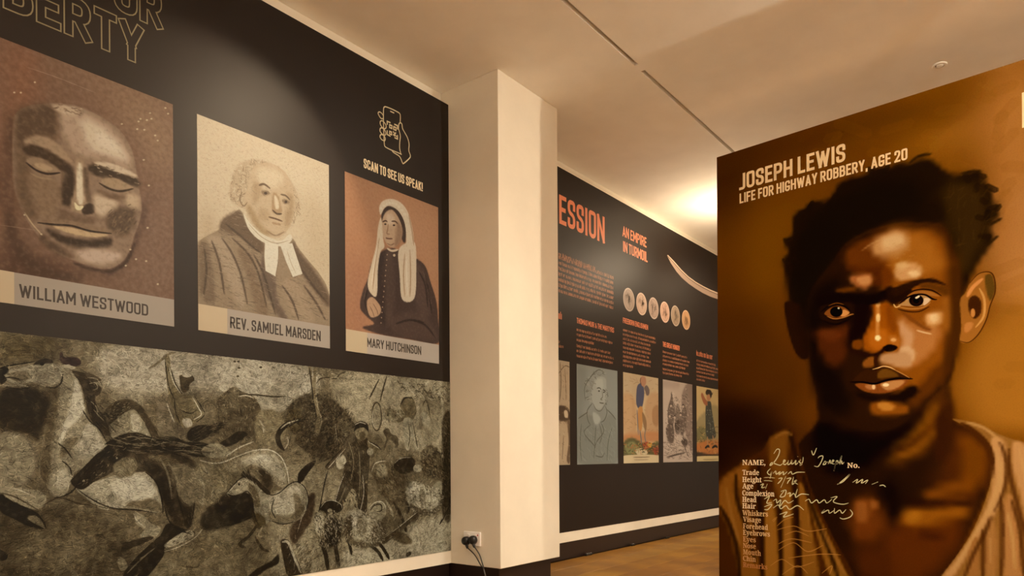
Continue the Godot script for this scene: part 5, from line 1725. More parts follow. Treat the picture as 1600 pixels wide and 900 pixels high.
func coins() -> void:
	var spots := [[982.4, 468.3, 18.2], [1002.2, 475.0, 17.4], [1021.0, 481.7, 16.8], [1038.6, 487.8, 16.3], [1055.2, 493.6, 16.0], [1071.7, 500.0, 15.2]]
	var looks := ["silver coin picture with a worn head, first of the row under the orange heading", "pale coin picture with an upright figure, second of the row", "dull silver coin picture, third of the row", "pinkish coin picture with a raised rim, fourth of the row", "dark tarnished coin picture, fifth of the row", "small golden coin picture, last of the row under the sabre"]
	var tones := [0xa8968a, 0xc3a999, 0xa59085, 0xb99683, 0x93806d, 0xb98f66]
	var rng := RandomNumberGenerator.new()
	rng.seed = 12
	for i in 6:
		var mid := on_wall(spots[i][0], spots[i][1])
		var rad := (on_wall(spots[i][0], spots[i][1] - spots[i][2]).y - on_wall(spots[i][0], spots[i][1] + spots[i][2]).y) / 2
		var o := thing("coin_picture", looks[i], "coin", Vector3(WALL, mid.y, -mid.x), "row of printed coins")
		var body := flat(tones[i], 0.5)
		var rim := flat(tones[i], 0.5)
		rim.albedo_color = rim.albedo_color.lightened(0.25)
		var dark := flat(tones[i], 0.5)
		dark.albedo_color = dark.albedo_color.darkened(0.22)
		var f := wall_frame(mid.x, mid.y, 0.0013)
		var turn := Transform3D(Basis(Vector3.RIGHT, PI / 2), Vector3.ZERO)
		var d := put("disc", lathe([Vector2(0, 0.0006), Vector2(rad, 0.0006), Vector2(rad, 0), Vector2(0, 0)], 36), body, o)
		d.global_transform = f * turn
		var r := put("rim", lathe([Vector2(rad * 0.9, 0.0008), Vector2(rad * 0.985, 0.0008), Vector2(rad * 0.985, 0.0004), Vector2(rad * 0.9, 0.0004)], 36), rim, o)
		r.global_transform = f * turn
		# worn relief: an irregular printed device
		var s := st_new()
		for part in 16:
			var ang := rng.randf() * TAU
			var at := Vector2(cos(ang), sin(ang)) * rad * rng.randf_range(0.05, 0.55)
			var line := PackedVector2Array()
			for k in 6:
				line.append(at + Vector2(rng.randf_range(-0.22, 0.22), rng.randf_range(-0.3, 0.3)) * rad)
			strip(s, line, rad * 0.02, Vector2.ZERO, Vector2.ONE, 0.0, 0.0009)
		var dev := put("device", done(s), dark, o)
		dev.global_transform = f
		var t := st_new()
		for k in 36:
			var a := TAU * k / 36.0
			strip(t, PackedVector2Array([Vector2(cos(a), sin(a)) * rad * 0.76, Vector2(cos(a), sin(a)) * rad * 0.85]), rad * 0.022, Vector2.ZERO, Vector2.ONE, 0.0, 0.0009)
		var leg := put("legend_ring", done(t), dark, o)
		leg.global_transform = f


func wall_shape(px: Array, thick: float, extra := []) -> Array:
	# a flat cut-out on the wall from pixels, as [mesh, origin]
	var o := on_wall(px[0], px[1])
	var p := PackedVector2Array()
	for i in range(0, px.size() - 1, 2):
		p.append(on_wall(px[i], px[i + 1]) - o)
	for e in extra:
		p.append(e)
	var s := st_new()
	var t := Geometry2D.triangulate_polygon(p)
	var cw := Geometry2D.is_polygon_clockwise(p)
	for i in range(0, t.size(), 3):
		var a := p[t[i]]
		var b := p[t[i + 1]]
		var c := p[t[i + 2]]
		if (b - a).cross(c - a) > 0:
			var k := b
			b = c
			c = k
		for q in [a, b, c]:
			s.set_uv(q)
			s.add_vertex(Vector3(q.x, q.y, thick))
	return [done(s), o]


func sabre() -> void:
	var o := thing("sabre_picture", "printed curved sabre blade with pale grey steel on the dark wall", "sabre", Vector3(WALL, 2.0, -5.2))
	var blade := [1041.7, 398.3, 1047, 403.5, 1053.3, 408.9, 1064, 421, 1075.6, 432.2, 1087, 440.5, 1097.8, 446.7, 1110, 452.8, 1122, 457.8, 1134, 462, 1134, 472.5, 1122, 467.8, 1110, 463.6, 1097.8, 457.8, 1087, 451.2, 1075.6, 443.3, 1065, 434, 1056.7, 424.4, 1047.8, 411, 1043.5, 402.5]
	var m := wall_shape(blade, 0.0)
	var b := put("blade", m[0], flat(0x9c8676, 0.5), o)
	b.global_transform = wall_frame(m[1].x, m[1].y, 0.0018)
	var s := st_new()
	var og := on_wall(1041.7, 398.3)
	var ridge := PackedVector2Array()
	for q in [[1043, 400], [1053, 411.5], [1064, 424], [1075.6, 435], [1087, 443.2], [1097.8, 449.6], [1110, 455.6], [1122, 460.4], [1134, 464.8]]:
		ridge.append(on_wall(q[0], q[1]) - og)
	strip(s, ridge, 0.004, Vector2.ZERO, Vector2.ONE, 0)
	var r := put("fuller", done(s), flat(0x6a5648, 0.5), o)
	r.global_transform = wall_frame(og.x, og.y, 0.0022)
	s = st_new()
	var edge := PackedVector2Array()
	for q in [[1043, 399], [1053.3, 409.6], [1064, 421.8], [1075.6, 433], [1087, 441.2], [1097.8, 447.5], [1110, 453.6], [1122, 458.5], [1134, 462.8]]:
		edge.append(on_wall(q[0], q[1]) - og)
	strip(s, edge, 0.0045, Vector2.ZERO, Vector2.ONE, 0)
	r = put("back_edge", done(s), flat(0xc8b29c, 0.5), o)
	r.global_transform = wall_frame(og.x, og.y, 0.0022)


func picture(label: String, left: float, right: float, top: float, foot: float, c: Canvas) -> void:
	var o := put("illustration_print", sheet(right - left, top - foot), printed(c, far_tint(), 0.5))
	o.transform = wall_frame(left, foot, 0.0013)
	tag(o, label, "illustration", "row of illustrations beyond the pier")


func far_tint() -> Color:
	return Color(0.93, 0.97, 1.0)


func illustrations() -> void:
	var foot := on_wall(1000, 723.4).y
	# sepia street scene, mostly behind the pier
	var x1 := on_wall(889.7, 640).x
	var x0 := x1 - 0.44
	var top := on_wall(889.7, 565.7).y
	var c := Canvas.new(on_wall, x0, x1, foot, top, 300, 0xb09a80)
	c.P(0x9c866c, 4, [872, 640, 890, 640, 890, 662, 872, 660])
	c.S(0x5c4936, 1.2, [875, 566, 876, 600, 874, 628], 0.3)
	c.S(0x6f5a44, 1, [872, 584, 882, 572, 890, 574], 0.3)
	c.S(0x6f5a44, 1, [882, 576, 884, 610, 884, 626], 0.3)
	c.P(0x4d3b2b, 1.5, [872, 636, 880, 634, 888, 640, 890, 656, 872, 656])
	c.P(0xc3ac90, 0.8, [881, 642, 886, 642, 887, 652, 882, 652])
	c.P(0xb59e82, 0.8, [874, 664, 884, 662, 887, 680, 885, 718, 874, 720])
	c.P(0x6a5541, 1, [886, 660, 890, 662, 890, 720, 885, 718, 888, 690])
	c.S(0x6a5541, 1, [880, 680, 879, 700, 878, 718], 0.3)
	c.D([0x5c4936, 0xcbb599], 120, [872, 566, 890, 568, 890, 724, 872, 724], 0.6, Vector2(1, 4), 1.2, 0.7, 0.5)
	picture("sepia print of a street crowd, half hidden by the pier", x0, x1, top, foot, c)
	# pencil portrait on grey-blue paper
	x0 = on_wall(901, 640).x
	x1 = on_wall(964.5, 640).x
	top = (on_wall(901, 568.2).y + on_wall(964.5, 579.9).y) / 2
	c = Canvas.new(on_wall, x0, x1, foot, top, 420, 0x8b8d88)
	c.P(0x7f817c, 8, [901, 575, 916, 580, 912, 640, 901, 660], 0.7)
	c.P(0x82847e, 6, [930, 640, 950, 640, 962, 660, 962, 720, 910, 722, 905, 670], 0.6)
	# coat
	c.P(0x7c7d76, 2, [903, 656, 914, 648, 926, 652, 930, 670, 940, 664, 952, 648, 962, 660, 963, 722, 904, 722], 0.8)
	# face
	c.P(0x9fa09a, 1.2, [924, 612, 928, 594, 938, 588, 946, 592, 947, 604, 948, 618, 944, 630, 938, 640, 930, 638, 925, 628])
	c.P(0xacaca6, 2, [930, 596, 940, 592, 942, 606, 934, 610])
	c.D([0x5d5b52, 0x74736a, 0xa3a39c], 170, [912, 622, 914, 598, 924, 582, 940, 576, 946, 584, 932, 590, 926, 606, 924, 630], 0.9, Vector2(3, 6), 0.6, 1.5, 0.7)
	c.S(0x5d5b52, 1.0, [914, 626, 913, 606, 922, 590, 934, 578, 944, 582], 0.3)
	c.S(0x4c4a41, 1.2, [932, 607, 936, 606, 939, 609], 0.3)
	c.S(0x4c4a41, 1.2, [941, 609, 944, 610, 946, 612], 0.3)
	c.E(0x45433a, 935.5, 611, 1.5, 1.2, 0.3)
	c.E(0x45433a, 943, 613, 1.3, 1.1, 0.3)
	c.S(0x66645a, 1.1, [940, 610, 941, 620, 938, 624, 941, 625], 0.3)
	c.S(0x55534a, 1.2, [936, 629, 940, 630, 943, 630], 0.3)
	c.S(0x66645a, 1, [926, 630, 931, 640, 938, 642, 945, 632], 0.4)
	c.D([0x5d5b52], 30, [944, 604, 950, 614, 949, 630, 945, 634], 0.8, Vector2(2, 4), 1.2, 0.8, 0.6)
	# collar, lapels, cravat
	for s in [[925, 630, 917, 642, 918, 656, 922, 664], [945, 634, 948, 644, 944, 656, 938, 660], [903, 654, 912, 648, 918, 644], [948, 640, 956, 648, 962, 656], [922, 664, 912, 676, 926, 694, 930, 700], [938, 660, 943, 674, 932, 690, 928, 702], [926, 650, 931, 662, 936, 654], [931, 662, 929, 690, 927, 720], [936, 662, 940, 680, 936, 694], [930, 712, 940, 714, 944, 708], [956, 668, 950, 690, 948, 720], [908, 662, 906, 690, 908, 720]]:
		c.S(0x57554b, 1.3, s, 0.4, 0.85)
	c.P(0xa3a49e, 1.5, [926, 644, 934, 648, 938, 656, 932, 664, 927, 658])
	c.D([0x66645a, 0x9c9d97], 160, [904, 660, 930, 668, 962, 660, 962, 720, 906, 720], 0.7, Vector2(3, 7), 1.1, 0.5, 0.4)
	picture("pencil portrait of a curly-haired young man on grey-blue paper", x0, x1, top, foot, c)
	# coloured print: thin man in a blue coat
	x0 = on_wall(973.6, 640).x
	x1 = on_wall(1028.3, 640).x
	top = (on_wall(973.6, 581.6).y + on_wall(1028.3, 591).y) / 2
	c = Canvas.new(on_wall, x0, x1, foot, top, 420, 0xc2a783)
	c.P(0xb39c80, 6, [974, 584, 1010, 588, 1028, 592, 1028, 610, 1000, 620, 974, 610], 0.6)
	c.P(0xb98f68, 3, [974, 616, 990, 622, 994, 650, 992, 676, 974, 674], 0.7)
	c.P(0xb38a66, 3, [1010, 624, 1028, 616, 1028, 676, 1008, 676], 0.7)
	c.P(0x9c7350, 1.5, [1019, 640, 1028, 634, 1028, 664, 1020, 662], 0.8)
	c.P(0xb5784d, 3, [974, 680, 1000, 676, 1028, 674, 1028, 690, 974, 692], 0.8)
	c.P(0x5c5636, 1.8, [974, 692, 986, 684, 1000, 690, 1014, 696, 1028, 690, 1028, 712, 974, 712])
	c.P(0x7a7a52, 1.5, [976, 696, 990, 690, 996, 704, 982, 710])
	c.P(0xc9b694, 0.8, [992, 704, 1004, 700, 1012, 708, 1000, 714])
	c.P(0xa34a2c, 1, [1003, 694, 1010, 690, 1014, 696, 1008, 702])
	c.P(0xc98a34, 1, [1010, 694, 1018, 692, 1016, 700])
	c.P(0x8a3c28, 1, [1020, 702, 1028, 698, 1028, 710, 1022, 710])
	c.D([0x3c3820, 0x9a8a52, 0xb0623a], 130, [974, 694, 1028, 690, 1028, 712, 974, 712], 1.2, Vector2(2, 5), 0.4, 1.4, 0.6)
	c.D([0x8a6c4e], 70, [974, 586, 1028, 594, 1028, 676, 974, 672], 0.6, Vector2(2, 6), 0.3, 1.2, 0.5)
	c.P(0x4a4c62, 0.8, [996, 602, 1001, 599, 1005, 604, 1006, 616, 1004, 632, 1000, 640, 994, 632, 994, 612])
	c.P(0xa87a60, 0.6, [1000, 592, 1003, 588, 1008, 590, 1009, 598, 1006, 604, 1002, 602])
	c.S(0x6a4636, 1.4, [1001, 590, 1000, 596, 1002, 602], 0.3)
	c.P(0x6d5c58, 0.6, [1006, 606, 1010, 602, 1014, 608, 1014, 616, 1010, 618, 1008, 612])
	c.P(0xb8834c, 0.8, [997, 638, 1003, 636, 1004, 652, 1002, 672, 998, 672, 996, 656])
	c.P(0x8a6a4a, 0.8, [1003, 644, 1008, 652, 1010, 664, 1008, 674, 1004, 660])
	c.S(0x6c6a6a, 2.2, [999, 672, 1001, 684, 1002, 694], 0.3)
	c.S(0x77706a, 2.0, [1008, 672, 1007, 682, 1009, 692], 0.3)
	c.S(0x706a72, 1.8, [995, 640, 996, 660, 997, 680], 0.3)
	c.P(0xcdb894, 0.3, [974, 712, 1028, 711.5, 1028, 723, 974, 723.5])
	c.S(0x7c6850, 1.0, [989, 714.5, 1002, 714.5, 1015, 714], 0.3, 0.8)
	c.S(0x8c7860, 0.7, [990, 718.5, 1002, 718.5, 1013, 718], 0.3, 0.8)
	picture("coloured print of a lanky man in a blue coat and yellow breeches", x0, x1, top, foot, c)
	# grey engraving of ragged people on a hillside
	x0 = on_wall(1035.6, 640).x
	x1 = on_wall(1081.4, 640).x
	top = (on_wall(1035.6, 592.7).y + on_wall(1081.4, 601).y) / 2
	c = Canvas.new(on_wall, x0, x1, foot, top, 420, 0xb5a193)
	c.P(0x9b887c, 3, [1036, 594, 1060, 598, 1058, 606, 1036, 604], 0.6)
	c.P(0x7d6a60, 2, [1064, 630, 1072, 600, 1082, 604, 1082, 700, 1074, 690], 0.8)
	c.P(0x66564d, 1.2, [1043, 640, 1047, 624, 1049, 612, 1051, 626, 1054, 642, 1050, 670, 1044, 668])
	c.P(0x7a6a60, 1.2, [1054, 650, 1056, 634, 1060, 632, 1063, 650, 1062, 676, 1055, 676])
	c.P(0x65554c, 1.2, [1062, 660, 1066, 640, 1070, 634, 1073, 650, 1070, 672, 1064, 680])
	c.P(0x5c4c43, 1.5, [1040, 672, 1046, 660, 1052, 668, 1052, 690, 1044, 690])
	c.P(0x4a3c34, 1, [1054, 660, 1060, 656, 1062, 668, 1056, 674])
	c.P(0x4a3c34, 1.2, [1064, 690, 1070, 684, 1074, 692, 1070, 698])
	for p in [[1048, 634], [1058, 628], [1046, 650], [1067, 635], [1054, 652], [1063, 648]]:
		c.E(0xb8a292, p[0], p[1], 1.6, 2.4, 0.3)
		c.S(0x3f332c, 1.2, [p[0] - 1.6, p[1] - 1, p[0], p[1] - 3, p[0] + 1.8, p[1] - 1], 0.3)
	c.S(0x4a3c34, 1.6, [1043, 714, 1054, 711, 1070, 707], 0.3)
	c.S(0x4a3c34, 1.4, [1066, 674, 1070, 700, 1076, 714], 0.3)
	c.D([0x42362e, 0xcbb8a8], 420, [1040, 640, 1050, 610, 1060, 624, 1072, 606, 1082, 640, 1082, 712, 1040, 704], 0.7, Vector2(1.5, 4), 1.1, 0.9, 0.55)
	c.D([0x6a5a50], 120, [1036, 690, 1082, 690, 1080, 718, 1038, 716], 0.7, Vector2(2, 5), 0.2, 0.6, 0.5)
	picture("grey engraving of a huddled ragged family on a hillside", x0, x1, top, foot, c)
	# coloured print: dancing figure in a spotted dress
	x0 = on_wall(1088.2, 640).x
	x1 = x0 + (on_wall(1081.4, 640).x - on_wall(1035.6, 640).x)
	top = on_wall(1088.2, 603).y
	c = Canvas.new(on_wall, x0, x1, foot, top, 420, 0xc3a877)
	c.P(0x948660, 2, [1088, 660, 1098, 646, 1108, 640, 1116, 632, 1130, 650, 1140, 690, 1088, 690], 0.8)
	c.P(0x6f6a46, 2, [1088, 672, 1098, 666, 1108, 676, 1108, 694, 1088, 694], 0.8)
	c.P(0xb5713a, 2, [1088, 694, 1105, 688, 1140, 690, 1140, 712, 1088, 712])
	c.D([0x5c4a2c, 0xc9a060], 120, [1088, 664, 1140, 664, 1140, 712, 1088, 712], 0.9, Vector2(2, 5), 0.3, 1.2, 0.55)
	c.P(0x40413a, 0.8, [1103, 630, 1110, 628, 1112, 642, 1116, 668, 1118, 682, 1110, 686, 1103, 680, 1102, 656])
	c.D([0x8a8d7e, 0x23231e], 80, [1103, 632, 1110, 630, 1117, 680, 1104, 680], 0.8, Vector2(1, 2), 0.4, 1.5, 0.8)
	c.P(0x9c5f3e, 0.6, [1095, 618, 1097, 614, 1101, 622, 1105, 628, 1104, 634, 1099, 630])
	c.P(0xb5805a, 0.6, [1104, 618, 1108, 616, 1110, 622, 1107, 627, 1104, 624])
	c.P(0x2e241c, 0.6, [1102, 614, 1104, 609, 1110, 610, 1112, 616, 1110, 622, 1108, 616, 1104, 617])
	c.S(0x2e241c, 1, [1108, 612, 1112, 616, 1113, 613], 0.3)
	c.S(0xa9805c, 2.4, [1105, 682, 1105, 692, 1106, 698], 0.3)
	c.S(0xa9805c, 2.4, [1113, 680, 1115, 690, 1117, 698], 0.3)
	c.S(0x1f1812, 2.2, [1101, 700, 1106, 697, 1108, 699], 0.3)
	c.S(0x1f1812, 2.2, [1112, 700, 1117, 697, 1121, 699], 0.3)
	c.P(0x3a2a1c, 1.5, [1088, 706, 1110, 710, 1140, 708, 1140, 714, 1088, 713])
	c.P(0xcdb685, 0.3, [1087, 713.5, 1142, 713, 1142, 723, 1087, 723])
	c.S(0x8c7850, 0.9, [1098, 718, 1110, 718, 1122, 717.5], 0.3, 0.8)
	picture("coloured print of a dancing figure in a spotted dress with one arm raised", x0, x1, top, foot, c)

# ---------- the free-standing portrait panel ----------

const PANEL_W := 2.1
const PANEL_H := 2.34


func build_portrait_panel() -> void:
	var o := thing("portrait_display", "tall free-standing display board with a painted young man's face in brown tones", "display board", panel_left)
	o.transform = panel_frame(0, 0, 0)
	var frame := flat(0x2a1a10, 0.6)
	var s := st_new()
	box(s, Vector3(0, 0, -0.05), Vector3(PANEL_W, PANEL_H, -0.001))
	put("frame", done(s), frame, o)
	var c := Canvas.new(on_panel, 0.0, PANEL_W, 0.0, PANEL_H, 1600, 0x683a0a)
	paint_portrait(c)
	put("print", sheet(PANEL_W, PANEL_H), printed(c, panel_tint(), 0.85, 0.12), o).position.z = -0.001
	panel_lettering(o)


func panel_tint() -> Color:
	return Color(0.87, 0.97, 1.0)


func panel_capitals(parent: Node3D, text: String, lb: Vector2, rb: Vector2, lt: Vector2, rt: Vector2, mat: Material, bold := 0.16) -> void:
	var a := on_panel(lb.x, lb.y)
	var b := on_panel(rb.x, rb.y)
	var y := (a.y + b.y) / 2
	var high := (on_panel(lt.x, lt.y).y + on_panel(rt.x, rt.y).y) / 2 - y
	var o := put("lettering", capitals(text, b.x - a.x, high, bold), mat, parent)
	o.position = Vector3(a.x, y, 0.0004)


func panel_lettering(o: Node3D) -> void:
	var cream := flat(0xe0c296, 0.5)
	panel_capitals(o, "JOSEPH LEWIS", Vector2(1155, 296), Vector2(1321, 253.3), Vector2(1155, 270), Vector2(1321, 226), cream)
	panel_capitals(o, "LIFE FOR HIGHWAY ROBBERY, AGE 20", Vector2(1155.7, 317.8), Vector2(1418, 249.6), Vector2(1155.7, 301.6), Vector2(1418, 232.2), cream)
	# the first upright of another line, cut by the frame
	var a := on_panel(1597, 200)
	var s := st_new()
	box(s, Vector3(a.x, a.y, 0.0002), Vector3(a.x + 0.022, on_panel(1597, 145).y, 0.0005))
	put("lettering", done(s), cream, o)
	# printed form down the left side
	var font := SystemFont.new()
	font.font_names = PackedStringArray(["Droid Serif"])
	font.font_weight = 700
	var rows := [["NAME,", 1160, 726.5, 1196], ["Trade", 1160, 742, 1186], ["Height", 1160, 753, 1190], ["Age", 1160, 763, 1177], ["Complexion", 1160, 774, 1210], ["Head", 1160, 784, 1182], ["Hair", 1160, 794, 1181], ["Whiskers", 1160, 805, 1200], ["Visage", 1161, 815, 1189], ["Forehead", 1161, 825.5, 1200], ["Eyebrows", 1161, 835.5, 1203], ["Eyes", 1161, 846, 1181], ["Nose", 1161, 856, 1181], ["Mouth", 1161, 866, 1189], ["Chin", 1161, 876, 1181], ["Remarks", 1161, 886, 1199], ["No.", 1324, 731, 1343]]
	var base := 0.0
	for i in range(-1, rows.size()):
		var r: Array = rows[i] if i >= 0 else ["H", 0, 0, 0]
		var m := TextMesh.new()
		m.text = r[0]
		m.font = font
		m.font_size = 48
		m.pixel_size = 0.001
		m.depth = 0.0
		m.horizontal_alignment = HORIZONTAL_ALIGNMENT_LEFT
		m.vertical_alignment = VERTICAL_ALIGNMENT_BOTTOM
		var box_ := m.get_aabb()
		if i < 0:
			base = box_.position.y
			continue
		var p := on_panel(r[1], r[2])
		var q := on_panel(r[3], r[2])
		var k := (q.x - p.x) / box_.size.x
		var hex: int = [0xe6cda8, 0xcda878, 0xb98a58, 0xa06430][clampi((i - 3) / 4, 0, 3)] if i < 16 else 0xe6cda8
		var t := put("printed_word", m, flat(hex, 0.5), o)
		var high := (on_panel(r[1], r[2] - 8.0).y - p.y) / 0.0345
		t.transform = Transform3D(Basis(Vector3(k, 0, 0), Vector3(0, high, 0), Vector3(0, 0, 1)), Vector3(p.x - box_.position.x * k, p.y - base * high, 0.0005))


func paint_portrait(c: Canvas) -> void:
	# backdrop
	c.P(0x4a2806, 60, [1110, 240, 1200, 220, 1180, 320, 1120, 330])
	c.P(0x7c4a0c, 50, [1150, 330, 1300, 280, 1320, 330, 1240, 380, 1235, 470, 1160, 480])
	c.P(0x573006, 40, [1120, 470, 1180, 480, 1230, 540, 1260, 600, 1240, 660, 1120, 680], 0.9)
	c.P(0x2a1404, 30, [1110, 620, 1200, 640, 1240, 690, 1160, 730, 1110, 760], 0.95)
	c.P(0x8a5417, 60, [1380, 170, 1520, 140, 1540, 240, 1400, 260])
	c.P(0xa86c38, 50, [1520, 130, 1700, 90, 1800, 300, 1700, 520, 1560, 480, 1555, 330, 1520, 250])
	c.P(0xb07444, 40, [1565, 300, 1700, 260, 1700, 480, 1560, 460], 0.9)
	c.P(0x9c6226, 40, [1500, 560, 1570, 480, 1700, 480, 1700, 690, 1590, 680, 1495, 650])
	c.P(0x6b3e0c, 30, [1300, 205, 1500, 150, 1500, 175, 1300, 235], 0.8)
	c.P(0x562f06, 18, [1110, 240, 1310, 190, 1480, 135, 1480, 148, 1310, 212, 1110, 270], 0.8)
	c.D([0x7a4a14, 0xa46a30], 150, [1250, 200, 1600, 120, 1600, 640, 1560, 640, 1560, 280, 1300, 280], 14, Vector2(20, 60), -0.5, 0.9, 0.10)
	# neck and chest
	c.feather = 1.7
	c.P(0x2a1608, 3, [1300, 560, 1278, 620, 1277, 660, 1250, 690, 1236, 720, 1270, 780, 1310, 860, 1340, 905, 1470, 905, 1510, 840, 1545, 760, 1552, 710, 1530, 678, 1489, 657, 1486, 636, 1482, 600, 1470, 560])
	c.P(0x4a280c, 6, [1440, 600, 1474, 570, 1481, 600, 1485, 636, 1487, 660, 1470, 690, 1450, 680])
	c.P(0x4a2508, 14, [1480, 660, 1520, 676, 1546, 706, 1540, 760, 1510, 800, 1470, 800, 1460, 740, 1478, 700])
	c.P(0x6b3a0e, 10, [1498, 676, 1530, 690, 1546, 714, 1534, 756, 1508, 770, 1500, 720])
	c.P(0x6e3d10, 10, [1390, 716, 1424, 682, 1456, 640, 1474, 622, 1476, 648, 1466, 684, 1440, 710, 1404, 724])
	c.P(0x3a1c08, 8, [1466, 640, 1486, 630, 1488, 690, 1470, 720, 1456, 700])
	c.S(0x8a5418, 10, [1386, 698, 1420, 682, 1448, 656, 1466, 628], 6, 0.55)
	c.S(0x8e581c, 8, [1386, 718, 1420, 708, 1446, 692, 1462, 670], 5, 0.5)
	c.S(0x2a1406, 5, [1394, 707, 1424, 695, 1450, 670], 4, 0.4)
	c.P(0x5a2c0c, 16, [1376, 830, 1440, 800, 1510, 800, 1500, 850, 1460, 905, 1380, 905])
	c.P(0x8a4f16, 9, [1404, 806, 1424, 792, 1460, 794, 1500, 788, 1520, 792, 1506, 808, 1470, 816, 1440, 824, 1410, 818])
	c.P(0xa0621f, 6, [1412, 802, 1432, 796, 1440, 808, 1422, 818])
	c.P(0x7a4314, 8, [1440, 772, 1476, 756, 1510, 748, 1514, 764, 1480, 776, 1450, 784], 0.9)
	c.P(0x2a1206, 5, [1412, 786, 1440, 782, 1480, 786, 1520, 780, 1518, 788, 1470, 792, 1430, 792], 0.8)
	c.P(0x3c1a08, 6, [1430, 830, 1460, 832, 1480, 838, 1450, 842], 0.8)
	c.P(0x1a0d05, 10, [1376, 760, 1400, 750, 1408, 790, 1396, 815, 1380, 800])
	c.P(0x6e3814, 10, [1330, 790, 1350, 772, 1372, 784, 1384, 820, 1366, 850, 1340, 850, 1326, 820])
	c.P(0x8f5226, 5, [1336, 786, 1352, 782, 1358, 806, 1346, 818, 1336, 806])
	c.P(0x8f5226, 4, [1358, 780, 1372, 784, 1370, 796, 1360, 794])
	c.P(0x4f260c, 14, [1330, 850, 1380, 860, 1390, 905, 1350, 905])
	c.P(0x120804, 8, [1280, 662, 1330, 676, 1372, 680, 1402, 672, 1430, 650, 1412, 682, 1380, 704, 1350, 730, 1300, 740, 1270, 700])
	c.feather = 1.3
	# hair
	var hair := [1238, 505, 1234, 470, 1230, 440, 1224, 408, 1232, 396, 1226, 376, 1238, 366, 1238, 346, 1244, 332, 1256, 326, 1270, 314, 1290, 316, 1302, 302, 1312, 286, 1330, 278, 1350, 274, 1366, 262, 1388, 262, 1404, 256, 1424, 254, 1440, 248, 1458, 252, 1472, 264, 1488, 274, 1504, 272, 1522, 268, 1534, 272, 1538, 284, 1548, 298, 1552, 318, 1560, 338, 1552, 344, 1546, 358, 1552, 370, 1544, 388, 1532, 404, 1520, 424, 1510, 448, 1500, 470, 1494, 430, 1486, 384, 1470, 354, 1440, 350, 1400, 350, 1372, 356, 1340, 370, 1318, 386, 1300, 420, 1284, 450, 1270, 480, 1262, 520, 1250, 520]
	c.P(0x241508, 5, hair)
	c.P(0x1c1109, 14, [1240, 400, 1270, 340, 1330, 300, 1400, 280, 1440, 300, 1430, 340, 1380, 350, 1320, 380, 1270, 460, 1245, 480])
	c.P(0x3c2710, 14, [1470, 290, 1520, 284, 1544, 310, 1548, 344, 1530, 392, 1508, 430, 1490, 390, 1480, 340])
	c.D([0x241508, 0x1c1108], 90, [1228, 420, 1236, 340, 1300, 300, 1360, 264, 1440, 244, 1540, 266, 1566, 340, 1540, 400, 1520, 400, 1530, 300, 1440, 270, 1340, 290, 1260, 340, 1246, 440], 7, Vector2(8, 18), -0.6, 1.5, 0.6)
	for s in [[1420, 256, 1436, 244, 1456, 241], [1500, 272, 1520, 268, 1534, 268], [1546, 352, 1556, 346, 1566, 341], [1540, 384, 1550, 376, 1560, 368], [1240, 372, 1230, 378, 1224, 372], [1236, 412, 1228, 410, 1222, 404]]:
		c.S(0x2e1c0a, 5, s, 2, 0.8, 0.1)
	c.D([0x4f3416, 0x5c3e1c], 60, [1470, 290, 1540, 280, 1550, 340, 1510, 420, 1490, 390], 2, Vector2(8, 20), -0.9, 0.8, 0.25)
	# left ear and face ground
	c.P(0x2c1607, 2.5, [1226, 474, 1238, 471, 1250, 480, 1260, 512, 1264, 552, 1256, 562, 1244, 552, 1234, 526, 1228, 498])
	c.P(0x30190a, 3, [1262, 470, 1276, 440, 1300, 410, 1320, 384, 1350, 366, 1390, 352, 1440, 350, 1472, 352, 1488, 380, 1496, 420, 1502, 470, 1500, 520, 1494, 548, 1484, 592, 1456, 622, 1430, 646, 1400, 668, 1372, 674, 1330, 668, 1296, 650, 1278, 616, 1266, 570, 1262, 520])
	c.P(0x1a0e06, 12, [1262, 470, 1290, 440, 1320, 440, 1310, 480, 1300, 520, 1310, 580, 1330, 640, 1290, 640, 1270, 590, 1262, 530])
	# lit side
	c.P(0x8a4c16, 14, [1374, 366, 1420, 356, 1468, 362, 1484, 400, 1490, 450, 1488, 510, 1478, 560, 1452, 606, 1420, 626, 1396, 600, 1376, 560, 1372, 500, 1380, 440, 1368, 400])
	c.P(0x6a3610, 8, [1322, 390, 1350, 374, 1380, 366, 1390, 400, 1370, 424, 1336, 424, 1320, 410])
	c.P(0xa66426, 12, [1388, 370, 1440, 364, 1466, 390, 1470, 424, 1440, 430, 1404, 430, 1388, 410])
	c.P(0xc88c5c, 8, [1360, 384, 1376, 368, 1402, 358, 1418, 370, 1416, 390, 1394, 400, 1370, 400])
	c.P(0xe0ad80, 6, [1376, 378, 1392, 366, 1408, 366, 1412, 380, 1396, 388, 1382, 390])
	c.P(0xcf9464, 5, [1396, 424, 1416, 410, 1436, 414, 1442, 428, 1424, 436, 1404, 438])
	c.P(0xe8b68a, 3.5, [1418, 426, 1430, 422, 1438, 428, 1428, 434])
	c.P(0xdba878, 4, [1398, 414, 1412, 408, 1420, 416, 1406, 422], 0.8)
	c.S(0xd9a070, 2, [1346, 392, 1360, 382, 1376, 374], 2, 0.5)
	c.D([0xe6b88c, 0x9a5c26], 60, [1360, 380, 1420, 360, 1440, 420, 1400, 430], 1.6, Vector2(4, 9), -0.3, 0.5, 0.10)
	c.P(0x5a2a0a, 6, [1320, 414, 1344, 418, 1372, 414, 1392, 424, 1390, 440, 1366, 448, 1340, 430], 0.85)
	c.P(0xa86438, 5, [1326, 432, 1342, 428, 1360, 428, 1364, 440, 1352, 452, 1334, 446])
	c.P(0xcb8756, 3, [1338, 436, 1348, 432, 1359, 432, 1360, 442, 1350, 446, 1342, 442])
